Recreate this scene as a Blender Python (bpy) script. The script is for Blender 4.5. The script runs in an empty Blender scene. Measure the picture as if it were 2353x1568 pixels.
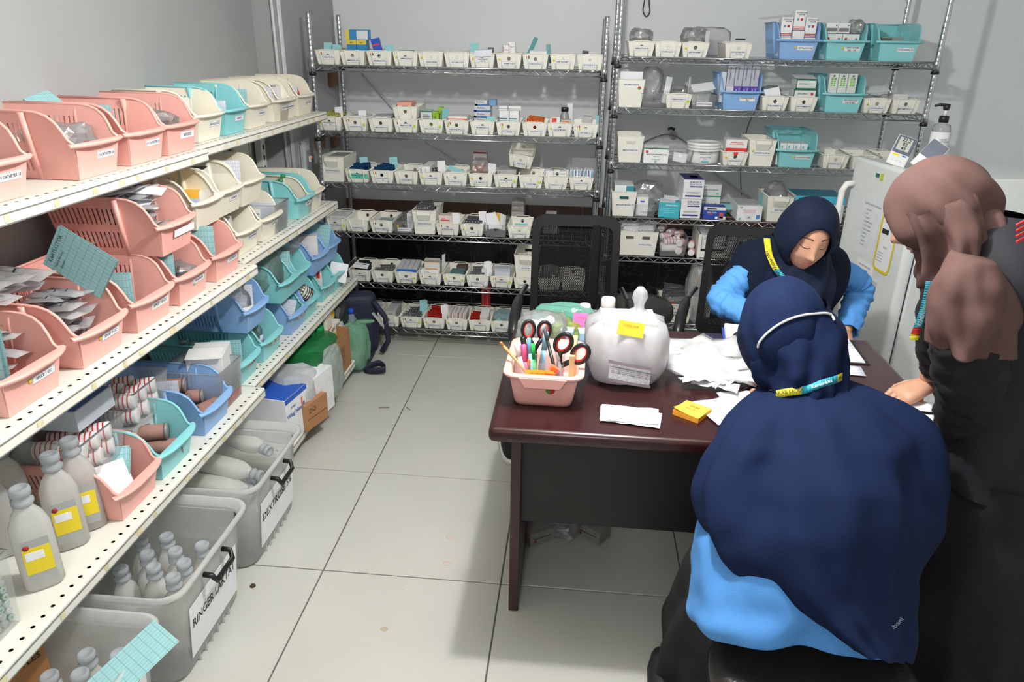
import bpy, bmesh, math, random
from mathutils import Vector, Matrix, noise
PI = math.pi
random.seed(7)
SC = bpy.context.scene
COL = SC.collection
# ------------------------------------------------------------------ camera, light, exposure
IMW, IMH = 2353, 1568
FPX = 1675.59
YAW, PITCH, ROLL = 0.08717, 0.39390, 0.01751
CAM = Vector((0.7895, -1.9017, 1.6614))
_f = Vector((-math.sin(YAW)*math.cos(PITCH), math.cos(YAW)*math.cos(PITCH), -math.sin(PITCH)))
_r = Vector((math.cos(YAW), math.sin(YAW), 0.0))
_u = _r.cross(_f)
RT = math.cos(ROLL)*_r + math.sin(ROLL)*_u
UP = -math.sin(ROLL)*_r + math.cos(ROLL)*_u
cd = bpy.data.cameras.new('camera'); co = bpy.data.objects.new('camera', cd); COL.objects.link(co)
cd.sensor_fit = 'HORIZONTAL'; cd.sensor_width = 36.0; cd.lens = FPX/IMW*36.0; cd.clip_start = 0.02
co.matrix_world = Matrix(((RT.x, UP.x, -_f.x, CAM.x), (RT.y, UP.y, -_f.y, CAM.y), (RT.z, UP.z, -_f.z, CAM.z), (0, 0, 0, 1)))
SC.camera = co
vs = SC.view_settings
vs.view_transform = 'Standard'; vs.look = 'None'; vs.gamma = 1.0; vs.use_curve_mapping = False
vs.exposure = 0.92
w = bpy.data.worlds.new('world'); SC.world = w; w.use_nodes = True
w.node_tree.nodes['Background'].inputs[0].default_value = (0.75, 0.8, 0.85, 1)
w.node_tree.nodes['Background'].inputs[1].default_value = 0.12
def lamp(name, kind, loc, power, size, color=(1, 1, 1), rot=(0, 0, 0)):
    d = bpy.data.lights.new(name, kind); d.energy = power; d.color = color
    if kind == 'POINT': d.shadow_soft_size = size
    else: d.shape = 'DISK'; d.size = size
    o = bpy.data.objects.new(name, d); o.location = loc; o.rotation_euler = rot; COL.objects.link(o); return o
lamp('bulb_or_fill_lamp', 'POINT', (0.80, -0.26, 2.12), 46, 0.034, (1.0, 0.985, 0.96))
lamp('bulb_or_fill_lamp', 'POINT', (0.55, -2.55, 2.12), 17, 0.08, (1.0, 0.985, 0.96))  # unseen fill lamp added behind the camera to lift front-facing surfaces

def ray(u, v):
    return RT*((u-IMW/2)/FPX) + UP*(-(v-IMH/2)/FPX) + _f
def onX(u, v, X): d = ray(u, v); return CAM + d*((X-CAM.x)/d.x)
def onY(u, v, Y): d = ray(u, v); return CAM + d*((Y-CAM.y)/d.y)
def onZ(u, v, Z): d = ray(u, v); return CAM + d*((Z-CAM.z)/d.z)

# ------------------------------------------------------------------ materials
def lin(c): return tuple((x/12.92 if x <= .04045 else ((x+.055)/1.055)**2.4) for x in (y/255.0 for y in c))
MATS = {}
def mat(name, rgb, rough=.5, metal=0.0, alpha=1.0, var=.06, nscale=30, bump=0.0, bscale=200, spec=.5, coat=0.0, trans=0.0, sheen=0.0, emit=0.0, sss=0.0):
    if name in MATS: return MATS[name]
    m = bpy.data.materials.new(name); m.use_nodes = True; nt = m.node_tree; b = nt.nodes['Principled BSDF']
    c = lin(rgb)
    tc = nt.nodes.new('ShaderNodeTexCoord')
    nz = nt.nodes.new('ShaderNodeTexNoise'); nz.inputs['Scale'].default_value = nscale; nz.inputs['Detail'].default_value = 3
    nt.links.new(tc.outputs['Object'], nz.inputs['Vector'])
    rp = nt.nodes.new('ShaderNodeValToRGB')
    rp.color_ramp.elements[0].position = .3; rp.color_ramp.elements[1].position = .7
    rp.color_ramp.elements[0].color = tuple(max(0, x*(1-var)) for x in c)+(1,)
    rp.color_ramp.elements[1].color = tuple(min(1, x*(1+var)) for x in c)+(1,)
    nt.links.new(nz.outputs['Fac'], rp.inputs['Fac']); nt.links.new(rp.outputs['Color'], b.inputs['Base Color'])
    b.inputs['Roughness'].default_value = rough; b.inputs['Metallic'].default_value = metal; b.inputs['Alpha'].default_value = alpha
    b.inputs['Specular IOR Level'].default_value = spec; b.inputs['Coat Weight'].default_value = coat
    b.inputs['Transmission Weight'].default_value = trans
    if sheen: b.inputs['Sheen Weight'].default_value = sheen
    if sss: b.inputs['Subsurface Weight'].default_value = sss; b.inputs['Subsurface Radius'].default_value = (.02, .008, .005)
    if emit: b.inputs['Emission Color'].default_value = c+(1,); b.inputs['Emission Strength'].default_value = emit
    if bump:
        n2 = nt.nodes.new('ShaderNodeTexNoise'); n2.inputs['Scale'].default_value = bscale; n2.inputs['Detail'].default_value = 2
        nt.links.new(tc.outputs['Object'], n2.inputs['Vector'])
        bp = nt.nodes.new('ShaderNodeBump'); bp.inputs['Strength'].default_value = bump; bp.inputs['Distance'].default_value = .002
        nt.links.new(n2.outputs['Fac'], bp.inputs['Height']); nt.links.new(bp.outputs['Normal'], b.inputs['Normal'])
    MATS[name] = m; return m
def grid_mat(name, paper, line, sx, sy, lw=.06, ax=('X', 'Y')):
    """ruled paper: thin printed lines on paper, in object coordinates (cell sizes in metres)"""
    if name in MATS: return MATS[name]
    m = mat(name, paper, .75, var=.03); nt = m.node_tree; b = nt.nodes['Principled BSDF']
    src = b.inputs['Base Color'].links[0].from_socket
    tc = nt.nodes.new('ShaderNodeTexCoord'); sp = nt.nodes.new('ShaderNodeSeparateXYZ'); nt.links.new(tc.outputs['Object'], sp.inputs[0])
    outs = []
    for a, s in ((ax[0], sx), (ax[1], sy)):
        d = nt.nodes.new('ShaderNodeMath'); d.operation = 'DIVIDE'; d.inputs[1].default_value = s; nt.links.new(sp.outputs[a], d.inputs[0])
        fr = nt.nodes.new('ShaderNodeMath'); fr.operation = 'FRACT'; nt.links.new(d.outputs[0], fr.inputs[0])
        l = nt.nodes.new('ShaderNodeMath'); l.operation = 'LESS_THAN'; l.inputs[1].default_value = lw*(.012/s)**.5*.9; nt.links.new(fr.outputs[0], l.inputs[0]); outs.append(l)
    mx = nt.nodes.new('ShaderNodeMath'); mx.operation = 'MAXIMUM'; nt.links.new(outs[0].outputs[0], mx.inputs[0]); nt.links.new(outs[1].outputs[0], mx.inputs[1])
    mix = nt.nodes.new('ShaderNodeMix'); mix.data_type = 'RGBA'; nt.links.new(mx.outputs[0], mix.inputs['Factor']); nt.links.new(src, mix.inputs['A'])
    mix.inputs['B'].default_value = lin(line)+(1,); nt.links.new(mix.outputs['Result'], b.inputs['Base Color'])
    return m

def frost(name, rgb, cover, rough=.25, gl=.12):
    """milky see-through plastic: part clear, part scattering light both ways, a thin gloss on top"""
    if name in MATS: return MATS[name]
    m = bpy.data.materials.new(name); m.use_nodes = True; nt = m.node_tree; nt.nodes.remove(nt.nodes['Principled BSDF']); out = nt.nodes['Material Output']
    tc = nt.nodes.new('ShaderNodeTexCoord'); nz_ = nt.nodes.new('ShaderNodeTexNoise'); nz_.inputs['Scale'].default_value = 18; nt.links.new(tc.outputs['Object'], nz_.inputs['Vector'])
    mr = nt.nodes.new('ShaderNodeMapRange'); mr.inputs['To Min'].default_value = cover*.85; mr.inputs['To Max'].default_value = min(1, cover*1.15); nt.links.new(nz_.outputs['Fac'], mr.inputs['Value'])
    c = lin(rgb)+(1,)
    d = nt.nodes.new('ShaderNodeBsdfDiffuse'); d.inputs[0].default_value = c; t = nt.nodes.new('ShaderNodeBsdfTranslucent'); t.inputs[0].default_value = c; tr = nt.nodes.new('ShaderNodeBsdfTransparent')
    a = nt.nodes.new('ShaderNodeMixShader'); a.inputs[0].default_value = .55; nt.links.new(d.outputs[0], a.inputs[1]); nt.links.new(t.outputs[0], a.inputs[2])
    b = nt.nodes.new('ShaderNodeMixShader'); nt.links.new(mr.outputs[0], b.inputs[0]); nt.links.new(tr.outputs[0], b.inputs[1]); nt.links.new(a.outputs[0], b.inputs[2])
    g = nt.nodes.new('ShaderNodeBsdfGlossy'); g.inputs['Roughness'].default_value = rough; lw = nt.nodes.new('ShaderNodeLayerWeight'); lw.inputs['Blend'].default_value = gl
    e = nt.nodes.new('ShaderNodeMixShader'); nt.links.new(lw.outputs['Fresnel'], e.inputs[0]); nt.links.new(b.outputs[0], e.inputs[1]); nt.links.new(g.outputs[0], e.inputs[2])
    if name.endswith('film') or 'bag' in name:
        n2 = nt.nodes.new('ShaderNodeTexNoise'); n2.inputs['Scale'].default_value = 70; nt.links.new(tc.outputs['Object'], n2.inputs['Vector']); bp = nt.nodes.new('ShaderNodeBump'); bp.inputs['Strength'].default_value = .5; bp.inputs['Distance'].default_value = .003
        nt.links.new(n2.outputs['Fac'], bp.inputs['Height']); nt.links.new(bp.outputs['Normal'], g.inputs['Normal']); nt.links.new(bp.outputs['Normal'], d.inputs['Normal'])
    nt.links.new(e.outputs[0], out.inputs[0]); MATS[name] = m; return m
WHITEP = lambda: mat('white_plastic', (238, 238, 230), .38, var=.02)
PAPER = lambda: mat('white_paper', (240, 241, 245), .7, var=.02)
INK = lambda: mat('black_ink', (38, 40, 48), .7, var=.02)
BLACKP = lambda: mat('black_plastic', (26, 26, 28), .42, var=.05)
CHROME = lambda: mat('chrome_wire', (205, 207, 210), .2, 1.0, var=.03)
CARDB = lambda: mat('brown_cardboard', (168, 122, 82), .8, var=.08, nscale=14)
CLEARBAG = lambda: frost('clear_bag', (246, 248, 250), .42, .1, .5)
CLEARPL = lambda: frost('clear_plastic', (240, 244, 244), .13, .15, .05)
# ------------------------------------------------------------------ mesh helpers
class MB:
    def __init__(s): s.v = []; s.f = []; s.m = []; s.smooth = []
    def add(s, vs, fs, mi=0, sm=False):
        o = len(s.v); s.v += [tuple(v) for v in vs]; s.f += [tuple(i+o for i in f) for f in fs]; s.m += [mi]*len(fs); s.smooth += [sm]*len(fs); return s
    def box(s, c, d, mi=0, rot=None, taper=1.0, tapery=None):
        x, y, z = d[0]/2, d[1]/2, d[2]/2; ty = taper if tapery is None else tapery
        vs = [Vector((a*x*(taper if e < 0 else 1), b*y*(ty if e < 0 else 1), e*z)) for e in (-1, 1) for b in (-1, 1) for a in (-1, 1)]
        if rot is not None: vs = [rot @ v for v in vs]
        c = Vector(c)
        return s.add([v+c for v in vs], [(0, 2, 3, 1), (4, 5, 7, 6), (0, 1, 5, 4), (2, 6, 7, 3), (0, 4, 6, 2), (1, 3, 7, 5)], mi)
    def tube(s, pts, r, n=6, mi=0, cap=True, rr=None, sm=True):
        pts = [Vector(p) for p in pts]; vs = []; L = len(pts)
        prev = None
        for i, p in enumerate(pts):
            t = (pts[min(i+1, L-1)]-pts[max(i-1, 0)]).normalized()
            if prev is None:
                a = Vector((0, 0, 1)) if abs(t.z) < .9 else Vector((1, 0, 0))
                nx = t.cross(a).normalized()
            else:
                nx = (prev - t*prev.dot(t)).normalized()
            prev = nx; ny = t.cross(nx)
            q = rr[i] if rr else r
            for k in range(n):
                a = 2*PI*k/n; vs.append(p + nx*(q*math.cos(a)) + ny*(q*math.sin(a)))
        fs = [(i*n+k, i*n+(k+1) % n, (i+1)*n+(k+1) % n, (i+1)*n+k) for i in range(L-1) for k in range(n)]
        s.add(vs, fs, mi, sm)
        if cap: o = len(s.v)-L*n; s.f += [tuple(o+k for k in range(n))[::-1], tuple(o+(L-1)*n+k for k in range(n))]; s.m += [mi]*2; s.smooth += [False]*2
        return s
    def lathe(s, prof, n=20, c=(0, 0, 0), mi=0, sm=True, sx=1, sy=1, rot=None, mis=None):
        c = Vector(c); vs = []
        for r, z in prof:
            for k in range(n):
                a = 2*PI*k/n; v = Vector((r*sx*math.cos(a), r*sy*math.sin(a), z)); v = (rot @ v) if rot is not None else v; vs.append(v+c)
        o = len(s.v)
        for i in range(len(prof)-1):
            pass
        fs = [(i*n+k, i*n+(k+1) % n, (i+1)*n+(k+1) % n, (i+1)*n+k) for i in range(len(prof)-1) for k in range(n)]
        s.add(vs, fs, mi, sm)
        if mis:
            for i in range(len(prof)-1):
                for k in range(n): s.m[len(s.m)-len(fs)+i*n+k] = mis[i]
        for i, rev in ((0, True), (len(prof)-1, False)):
            if prof[i][0] > 1e-6:
                t = tuple(o+i*n+k for k in range(n)); s.f.append(t[::-1] if rev else t); s.m.append(mis[min(i, len(mis)-1)] if mis else mi); s.smooth.append(False)
        return s
    def prism(s, poly, d, mi=0, M=None):
        """poly in local xy, extruded to +z by d"""
        n = len(poly); vs = [Vector((x, y, 0)) for x, y in poly]+[Vector((x, y, d)) for x, y in poly]
        if M is not None: vs = [M @ v for v in vs]
        return s.add(vs, [tuple(range(n))[::-1], tuple(range(n, 2*n))]+[(i, (i+1) % n, n+(i+1) % n, n+i) for i in range(n)], mi)
    def loft(s, rings, mi=0, capa=False, capb=False, closed=True, sm=True):
        n = len(rings[0]); vs = [p for r in rings for p in r]; kk = n if closed else n-1
        fs = [(i*n+k, i*n+(k+1) % n, (i+1)*n+(k+1) % n, (i+1)*n+k) for i in range(len(rings)-1) for k in range(kk)]
        o = len(s.v); s.add(vs, fs, mi, sm)
        if capa: s.f.append(tuple(o+k for k in range(n))[::-1]); s.m.append(mi); s.smooth.append(sm)
        if capb: s.f.append(tuple(o+(len(rings)-1)*n+k for k in range(n))); s.m.append(mi); s.smooth.append(sm)
        return s
    def mesh(s, name, mats, smooth=None):
        me = bpy.data.meshes.new(name); me.from_pydata([tuple(v) for v in s.v], [], s.f)
        for m in (mats if isinstance(mats, (list, tuple)) else [mats]): me.materials.append(m)
        me.polygons.foreach_set('material_index', s.m)
        me.polygons.foreach_set('use_smooth', s.smooth if smooth is None else [smooth]*len(s.f))
        me.update(); return me
    def obj(s, name, mats, parent=None, loc=(0, 0, 0), rot=(0, 0, 0), smooth=None, recalc=False):
        me = s.mesh(name, mats, smooth)
        if recalc: fixn(me)
        return link(name, me, parent, loc, rot)
def fixn(me):
    bm = bmesh.new(); bm.from_mesh(me); bmesh.ops.recalc_face_normals(bm, faces=bm.faces); bm.to_mesh(me); bm.free()
def link(name, me, parent=None, loc=(0, 0, 0), rot=(0, 0, 0)):
    o = bpy.data.objects.new(name, me); COL.objects.link(o); o.location = loc; o.rotation_euler = rot
    if parent: o.parent = parent
    return o
def tag(o, label, cat, group=None, kind=None):
    o['label'] = label; o['category'] = cat
    if group: o['group'] = group
    if kind: o['kind'] = kind
    return o
def thing(name, label, cat, loc=(0, 0, 0), rz=0.0, group=None, rot=None):
    o = bpy.data.objects.new(name, None); COL.objects.link(o); o.location = loc
    o.rotation_euler = rot if rot else (0, 0, rz); o.empty_display_size = .05
    return tag(o, label, cat, group)
def struct(o): o['kind'] = 'structure'; return o
def mod(o, kind, **kw):
    m = o.modifiers.new(kind.lower(), kind)
    for k, v in kw.items(): setattr(m, k, v)
    return m
def bake(o):
    dg = bpy.context.evaluated_depsgraph_get(); me = bpy.data.meshes.new_from_object(o.evaluated_get(dg)); o.modifiers.clear(); o.data = me; return o
R3 = lambda ax, a: Matrix.Rotation(a, 3, ax)
TXT = {}
def text_mesh(s, size, m, bold=0.0, align='CENTER'):
    key = (s, round(size, 5), m.name, bold, align)
    if key in TXT: return TXT[key]
    cu = bpy.data.curves.new('lettering', 'FONT'); cu.body = s; cu.size = size; cu.align_x = align; cu.align_y = 'CENTER'; cu.resolution_u = 2; cu.offset = bold
    cu.space_line = .95
    o = bpy.data.objects.new('lettering', cu); COL.objects.link(o)
    dg = bpy.context.evaluated_depsgraph_get(); me = bpy.data.meshes.new_from_object(o.evaluated_get(dg))
    me.materials.clear(); me.materials.append(m); bpy.data.objects.remove(o); TXT[key] = me; return me
FRONT = (PI/2, 0, 0)      # print plane standing upright, facing -Y (local front)
def lettering(parent, s, size, m, loc, rot=FRONT, bold=0.0, align='CENTER', fit=None):
    me = text_mesh(s, size, m, bold, align); o = link('lettering', me, parent, loc, rot)
    if fit:
        xs = [v.co.x for v in me.vertices]; wd = (max(xs)-min(xs)) if xs else 0
        if wd > fit: o.scale = (fit/wd, 1, 1)
    return o
def nz(p, s=1.0): return noise.noise(Vector(p)*s)
# ================================================================== THE ROOM
WALLM = mat('wall_paint_darkened', (166, 168, 168), .6, var=.03, nscale=2.2, bump=.15, bscale=40)  # same paint as the back wall, colour darkened against the near bulb's light
BACKM = mat('wall_paint_lightened', (236, 240, 242), .6, var=.02, nscale=2.0, bump=.15, bscale=40)  # wall paint lightened in colour to make up for the bulb's falloff
CEILM = mat('ceiling_paint', (236, 236, 232), .8, var=.02)
XL, XP, XR, YB, YF, ZC = -.80, -.68, 3.35, 2.62, -3.3, 2.30
def slab(name, a, b, m, parent=None):
    o = MB().box([(a[i]+b[i])/2 for i in range(3)], [b[i]-a[i] for i in range(3)]).obj(name, m, parent)
    return struct(o) if parent is None else o
floor = slab('floor', (XL-.1, YF-.1, -.06), (XR+.1, YB+.1, -.004), mat('grey_grout', (92, 90, 86), .9, var=.2))
TILEM = mat('floor_tile', (192, 192, 185), .24, var=.035, nscale=3.0, spec=.5)
tb = bmesh.new(); bmesh.ops.create_cube(tb, size=1)
bmesh.ops.scale(tb, vec=(.5955, .5955, .012), verts=tb.verts); bmesh.ops.bevel(tb, geom=list(tb.edges), offset=.0015, segments=1, affect='EDGES')
tme = bpy.data.meshes.new('tile'); tb.to_mesh(tme); tb.free(); tme.materials.append(TILEM)
for i in range(-2, 6):
    for j in range(-6, 5):
        o = link('tile', tme, floor, (i*.6+.3, j*.6+.3, -.006)); o.rotation_euler = (0, 0, 0)
slab('ceiling', (XL-.1, YF-.1, ZC), (XR+.1, YB+.1, ZC+.05), CEILM)
wb = slab('wall_back', (XL-.1, YB, 0), (XR+.1, YB+.1, ZC), BACKM)
MARB = mat('black_marble', (17, 17, 19), .25, var=.1)
nt = MARB.node_tree; bs = nt.nodes['Principled BSDF']
tc = nt.nodes.new('ShaderNodeTexCoord'); vz = nt.nodes.new('ShaderNodeTexNoise'); vz.inputs['Scale'].default_value = 5; vz.inputs['Detail'].default_value = 8; vz.inputs['Distortion'].default_value = 1.5
nt.links.new(tc.outputs['Object'], vz.inputs['Vector'])
cr = nt.nodes.new('ShaderNodeValToRGB'); e = cr.color_ramp.elements
e[0].position = .485; e[0].color = (.006, .006, .007, 1); e[1].position = .515; e[1].color = (.006, .006, .007, 1)
ne = cr.color_ramp.elements.new(.5); ne.color = (.07, .07, .07, 1)
nt.links.new(vz.outputs['Fac'], cr.inputs['Fac']); nt.links.new(cr.outputs['Color'], bs.inputs['Base Color'])
BRN = [mat('brown_tile_a', (100, 72, 60), .5, var=.12, nscale=8), mat('brown_tile_b', (92, 74, 62), .5, var=.12, nscale=8)]
x = XP
k = 0
while x < XR:
    x2 = min(x+.30, XR); MB().box(((x+x2)/2, YB-.006, .645), (x2-x-.002, .012, .113)).obj('tile', BRN[k % 2], wb); x = x2; k += 1
x = XP
while x < XR:
    x2 = min(x+.40, XR); MB().box(((x+x2)/2, YB-.005, .295), (x2-x-.002, .010, .586)).obj('panel', MARB, wb); x = x2
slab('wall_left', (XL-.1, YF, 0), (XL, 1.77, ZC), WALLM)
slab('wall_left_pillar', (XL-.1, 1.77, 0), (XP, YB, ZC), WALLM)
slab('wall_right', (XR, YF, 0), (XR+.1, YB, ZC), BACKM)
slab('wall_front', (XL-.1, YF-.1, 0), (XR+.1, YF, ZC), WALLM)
# conduits on the pillar edge, sockets, cords
for i, dx in enumerate((-.012, .012, .030)):
    p = (XP+dx-.004, 1.762-.004*(i == 0)) if dx < .01 else (XP+.007, 1.762+dx)
    o = MB().tube([(p[0], p[1], .95), (p[0], p[1], ZC-.02)], .0075, 8).obj('cable_conduit', mat('conduit_grey', (208, 210, 212), .4))
    tag(o, ['slim white conduit nearest the left wall on the corner pillar', 'slim white conduit in the middle of the three on the corner pillar', 'slim white conduit farthest right of the three on the corner pillar'][i], 'conduit', 'conduits on the corner pillar')
t = thing('power_switch', 'grey oblong switch box with small red light on the pillar', 'switch', (XP, 1.90, 1.06))
b = bmesh.new(); bmesh.ops.create_cube(b, size=1); bmesh.ops.scale(b, vec=(.045, .075, .17), verts=b.verts); bmesh.ops.bevel(b, geom=[e for e in b.edges], offset=.018, segments=3, affect='EDGES')
me = bpy.data.meshes.new('housing'); b.to_mesh(me); b.free(); me.materials.append(mat('switch_grey', (176, 178, 182), .4)); link('housing', me, t, (.0225, 0, 0))
MB().box((.046, 0, -.01), (.004, .05, .10)).obj('cover_plate', mat('switch_dark', (128, 130, 134), .5), t)
MB().box((.05, .005, -.005), (.006, .018, .028)).obj('rocker', WHITEP(), t)
MB().lathe([(.0001, .004), (.006, .003), (.006, 0)], 10, rot=R3('Y', PI/2), c=(.05, .024, .002)).obj('indicator_light', mat('red_glow', (235, 60, 40), .4, emit=.6), t)
def cord(name, pts, r, m, label):
    V = [Vector(p) for p in pts]; out = []
    for i in range(len(V)-1):
        a, b_, c_, d_ = V[max(i-1, 0)], V[i], V[i+1], V[min(i+2, len(V)-1)]
        for k in range(6):
            s = k/6; out.append(.5*((2*b_)+(c_-a)*s+(2*a-5*b_+4*c_-d_)*s*s+(3*b_-a-3*c_+d_)*s**3))
    out.append(V[-1])
    return tag(MB().tube(out, r, 6).obj(name, m), label, name.split('_')[-1])
yb = YB-.012
cord('wall_cable', [(1.105, yb, 2.0), (1.10, yb, 1.87), (1.095, yb-.01, 1.815), (1.115, yb-.015, 1.785), (1.133, yb-.01, 1.81), (1.125, yb, 1.87), (1.13, yb, 2.0)], .0035, BLACKP(), 'dark cable loop hanging on the wall above the right rack')
cord('loose_cable', [(1.05, yb, 1.02), (1.17, yb-.02, 1.11), (1.30, yb-.03, 1.155), (1.42, yb-.03, 1.10), (1.53, yb-.02, .99)], .0035, mat('grey_cord', (120, 120, 120), .6), 'grey cord draped over a wall hook behind the right rack')
t = thing('wall_hook', 'small pale and black hook holding the draped grey cord', 'hook', (1.32, YB, 1.16))
MB().lathe([(.024, 0), (.024, .012), (.015, .02), (.0001, .02)], 14, rot=R3('X', PI/2), c=(.01, 0, -.015)).obj('plate', mat('hook_grey', (185, 185, 183), .5), t)
MB().tube([(-.02, -.005, .022), (-.01, -.03, .03), (.012, -.035, .022)], .008, 6).obj('prong', BLACKP(), t)
cord('wall_conduit', [(-.524, yb, 1.455), (-.44, yb, 1.36), (-.345, yb, 1.253)], .008, mat('conduit_grey', (208, 210, 212), .4), 'pale diagonal rod on the wall under the top shelf of the left rack')
cord('loose_cable', [(-.16, yb, 1.07), (.02, yb, .97), (.19, yb, .87), (.3, yb, .84)], .005, mat('conduit_grey', (208, 210, 212), .4), 'pale cord slanting down the wall behind the left rack')
cord('loose_cable', [(1.78, yb, 1.29), (1.75, yb, 1.2), (1.74, yb, 1.02), (1.752, yb, .9), (1.77, yb, .81)], .003, mat('grey_cord', (120, 120, 120), .6), 'thin dark cord hanging down behind the right rack')
cord('wall_conduit', [(1.56, yb, .96), (1.72, yb, .86), (1.86, yb, .77)], .009, mat('conduit_grey', (208, 210, 212), .4), 'grey diagonal rod on the wall above the mask boxes')
for i, (y, z, lab) in enumerate(((2.50, 1.42, 'brown wooden block on the pillar under the top rack shelf'), (2.19, 1.10, 'brown wooden block on the pillar, front one under the second rack shelf'), (2.46, 1.08, 'brown wooden block on the pillar, rear one under the second rack shelf'))):
    tag(MB().box((XP+.011, y, z), (.02, .12, .075)).box((XP+.023, y, z+.02), (.006, .09, .02)).obj('wood_block', mat('block_wood', (128, 94, 66), .6, nscale=20, var=.15)), lab, 'block', 'wooden blocks on the pillar')

# ================================================================== CHROME WIRE RACKS
def rack(label, x0, x1, y0, y1, ztop, decks, name='wire_rack'):
    t = thing(name, label, 'rack', (x0, y0, 0))
    W, D = x1-x0, y1-y0
    prof = [(.016, 0), (.018, .012), (.0125, .02)]
    z = .03
    while z < ztop-.01: prof += [(.0125, z), (.01236, z+.0008), (.01236, z+.0022), (.0125, z+.003)]; z += .0254
    prof += [(.0125, ztop-.004), (.0105, ztop)]
    pm = MB().lathe(prof, 10).mesh('post', CHROME())
    for a in (0, W):
        for b_ in (0, D):
            p = link('post', pm, t, (a, b_, 0))
    n = int(W/.0255); sm = MB()
    for k in range(n+1):
        xx = .02+(W-.04)*k/n; sm.tube([(xx, .002, -.001), (xx, D-.002, -.001)], .0021, 4, cap=False)
    wires = sm.mesh('deck_wires', CHROME())
    fr = MB()
    for z in (0, -.027):
        r = .0036
        fr.tube([(.012, 0, z), (W-.012, 0, z)], r, 6).tube([(.012, D, z), (W-.012, D, z)], r, 6).tube([(0, .012, z), (0, D-.012, z)], r, 6).tube([(W, .012, z), (W, D-.012, z)], r, 6)
    for s in (.25, .5, .75): fr.tube([(0, D*s, -.006), (W, D*s, -.006)], .003, 5)
    for a in (0, W):
        for b_ in (0, D): fr.lathe([(.0165, -.036), (.0165, .006), (.0145, .009)], 10, c=(a, b_, 0))
    frm = fr.mesh('shelf', CHROME())
    zz = MB(); nz_ = int(W/.0305) & ~1
    for yy in (0, D): zz.tube([(.02+(W-.04)*k/nz_, yy, -.0015 if k % 2 else -.0255) for k in range(nz_+1)], .0024, 5, sm=False)
    nd = int(D/.0305) & ~1
    for xx in (0, W): zz.tube([(xx, .02+(D-.04)*k/nd, -.0015 if k % 2 else -.0255) for k in range(nd+1)], .0024, 5, sm=False)
    zzm = zz.mesh('truss_wire', CHROME())
    cm = MB().lathe([(.0185, 0), (.0185, .012), (.017, .014)], 10).mesh('collar', BLACKP())
    for z in decks:
        s = link('shelf', frm, t, (0, 0, z)); link('truss_wire', zzm, s); dw = link('deck_wires', wires, s); dw['kind'] = 'stuff'
        for a in (0, W):
            for b_ in (0, D): link('collar', cm, s, (a, b_, -.051))
    return t
AX0, AX1, RY0, RY1 = -.585, .885, 1.93, 2.41
BX0, BX1 = .948, 2.434
ADK = [1.520, 1.197, .930, .660, .373, .107]
BDK = [1.586, 1.350, 1.080, .800, .590, .215]
rack('chrome wire rack of small white labelled bins behind the desk, left one', AX0, AX1, RY0, RY1, 1.765, ADK)
rack('chrome wire rack with blue and cyan baskets, right one behind the fridge', BX0, BX1, RY0, RY1, 2.05, BDK)

# ================================================================== LEFT METAL SHELVING
SHM = mat('white_shelf_metal', (232, 231, 222), .38, var=.04, nscale=12)
def perf_strip(mb, x0, x1, y0, y1, z, rows, pitch=.033, r=.0052):
    """flat strip with real round holes; rows of cells across x0..x1"""
    n = max(1, int((y1-y0)/pitch)); dy = (y1-y0)/n; dx = (x1-x0)/rows
    for a in range(rows):
        for k in range(n):
            cx, cy = x0+dx*(a+.5), y0+dy*(k+.5); vs = []
            for q in range(8):
                an = PI/8+q*PI/4; vs.append((cx+r*math.cos(an), cy+r*math.sin(an), z))
            hx, hy = dx/2, dy/2
            vs += [(cx+hx, cy+hy, z), (cx-hx, cy+hy, z), (cx-hx, cy-hy, z), (cx+hx, cy-hy, z)]
            mb.add(vs, [(0, 8, 9, 2, 1) if False else (0, 8, 1), (1, 8, 9, 2), (2, 9, 3), (3, 9, 10, 4), (4, 10, 5), (5, 10, 11, 6), (6, 11, 7), (7, 11, 8, 0)])
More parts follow.
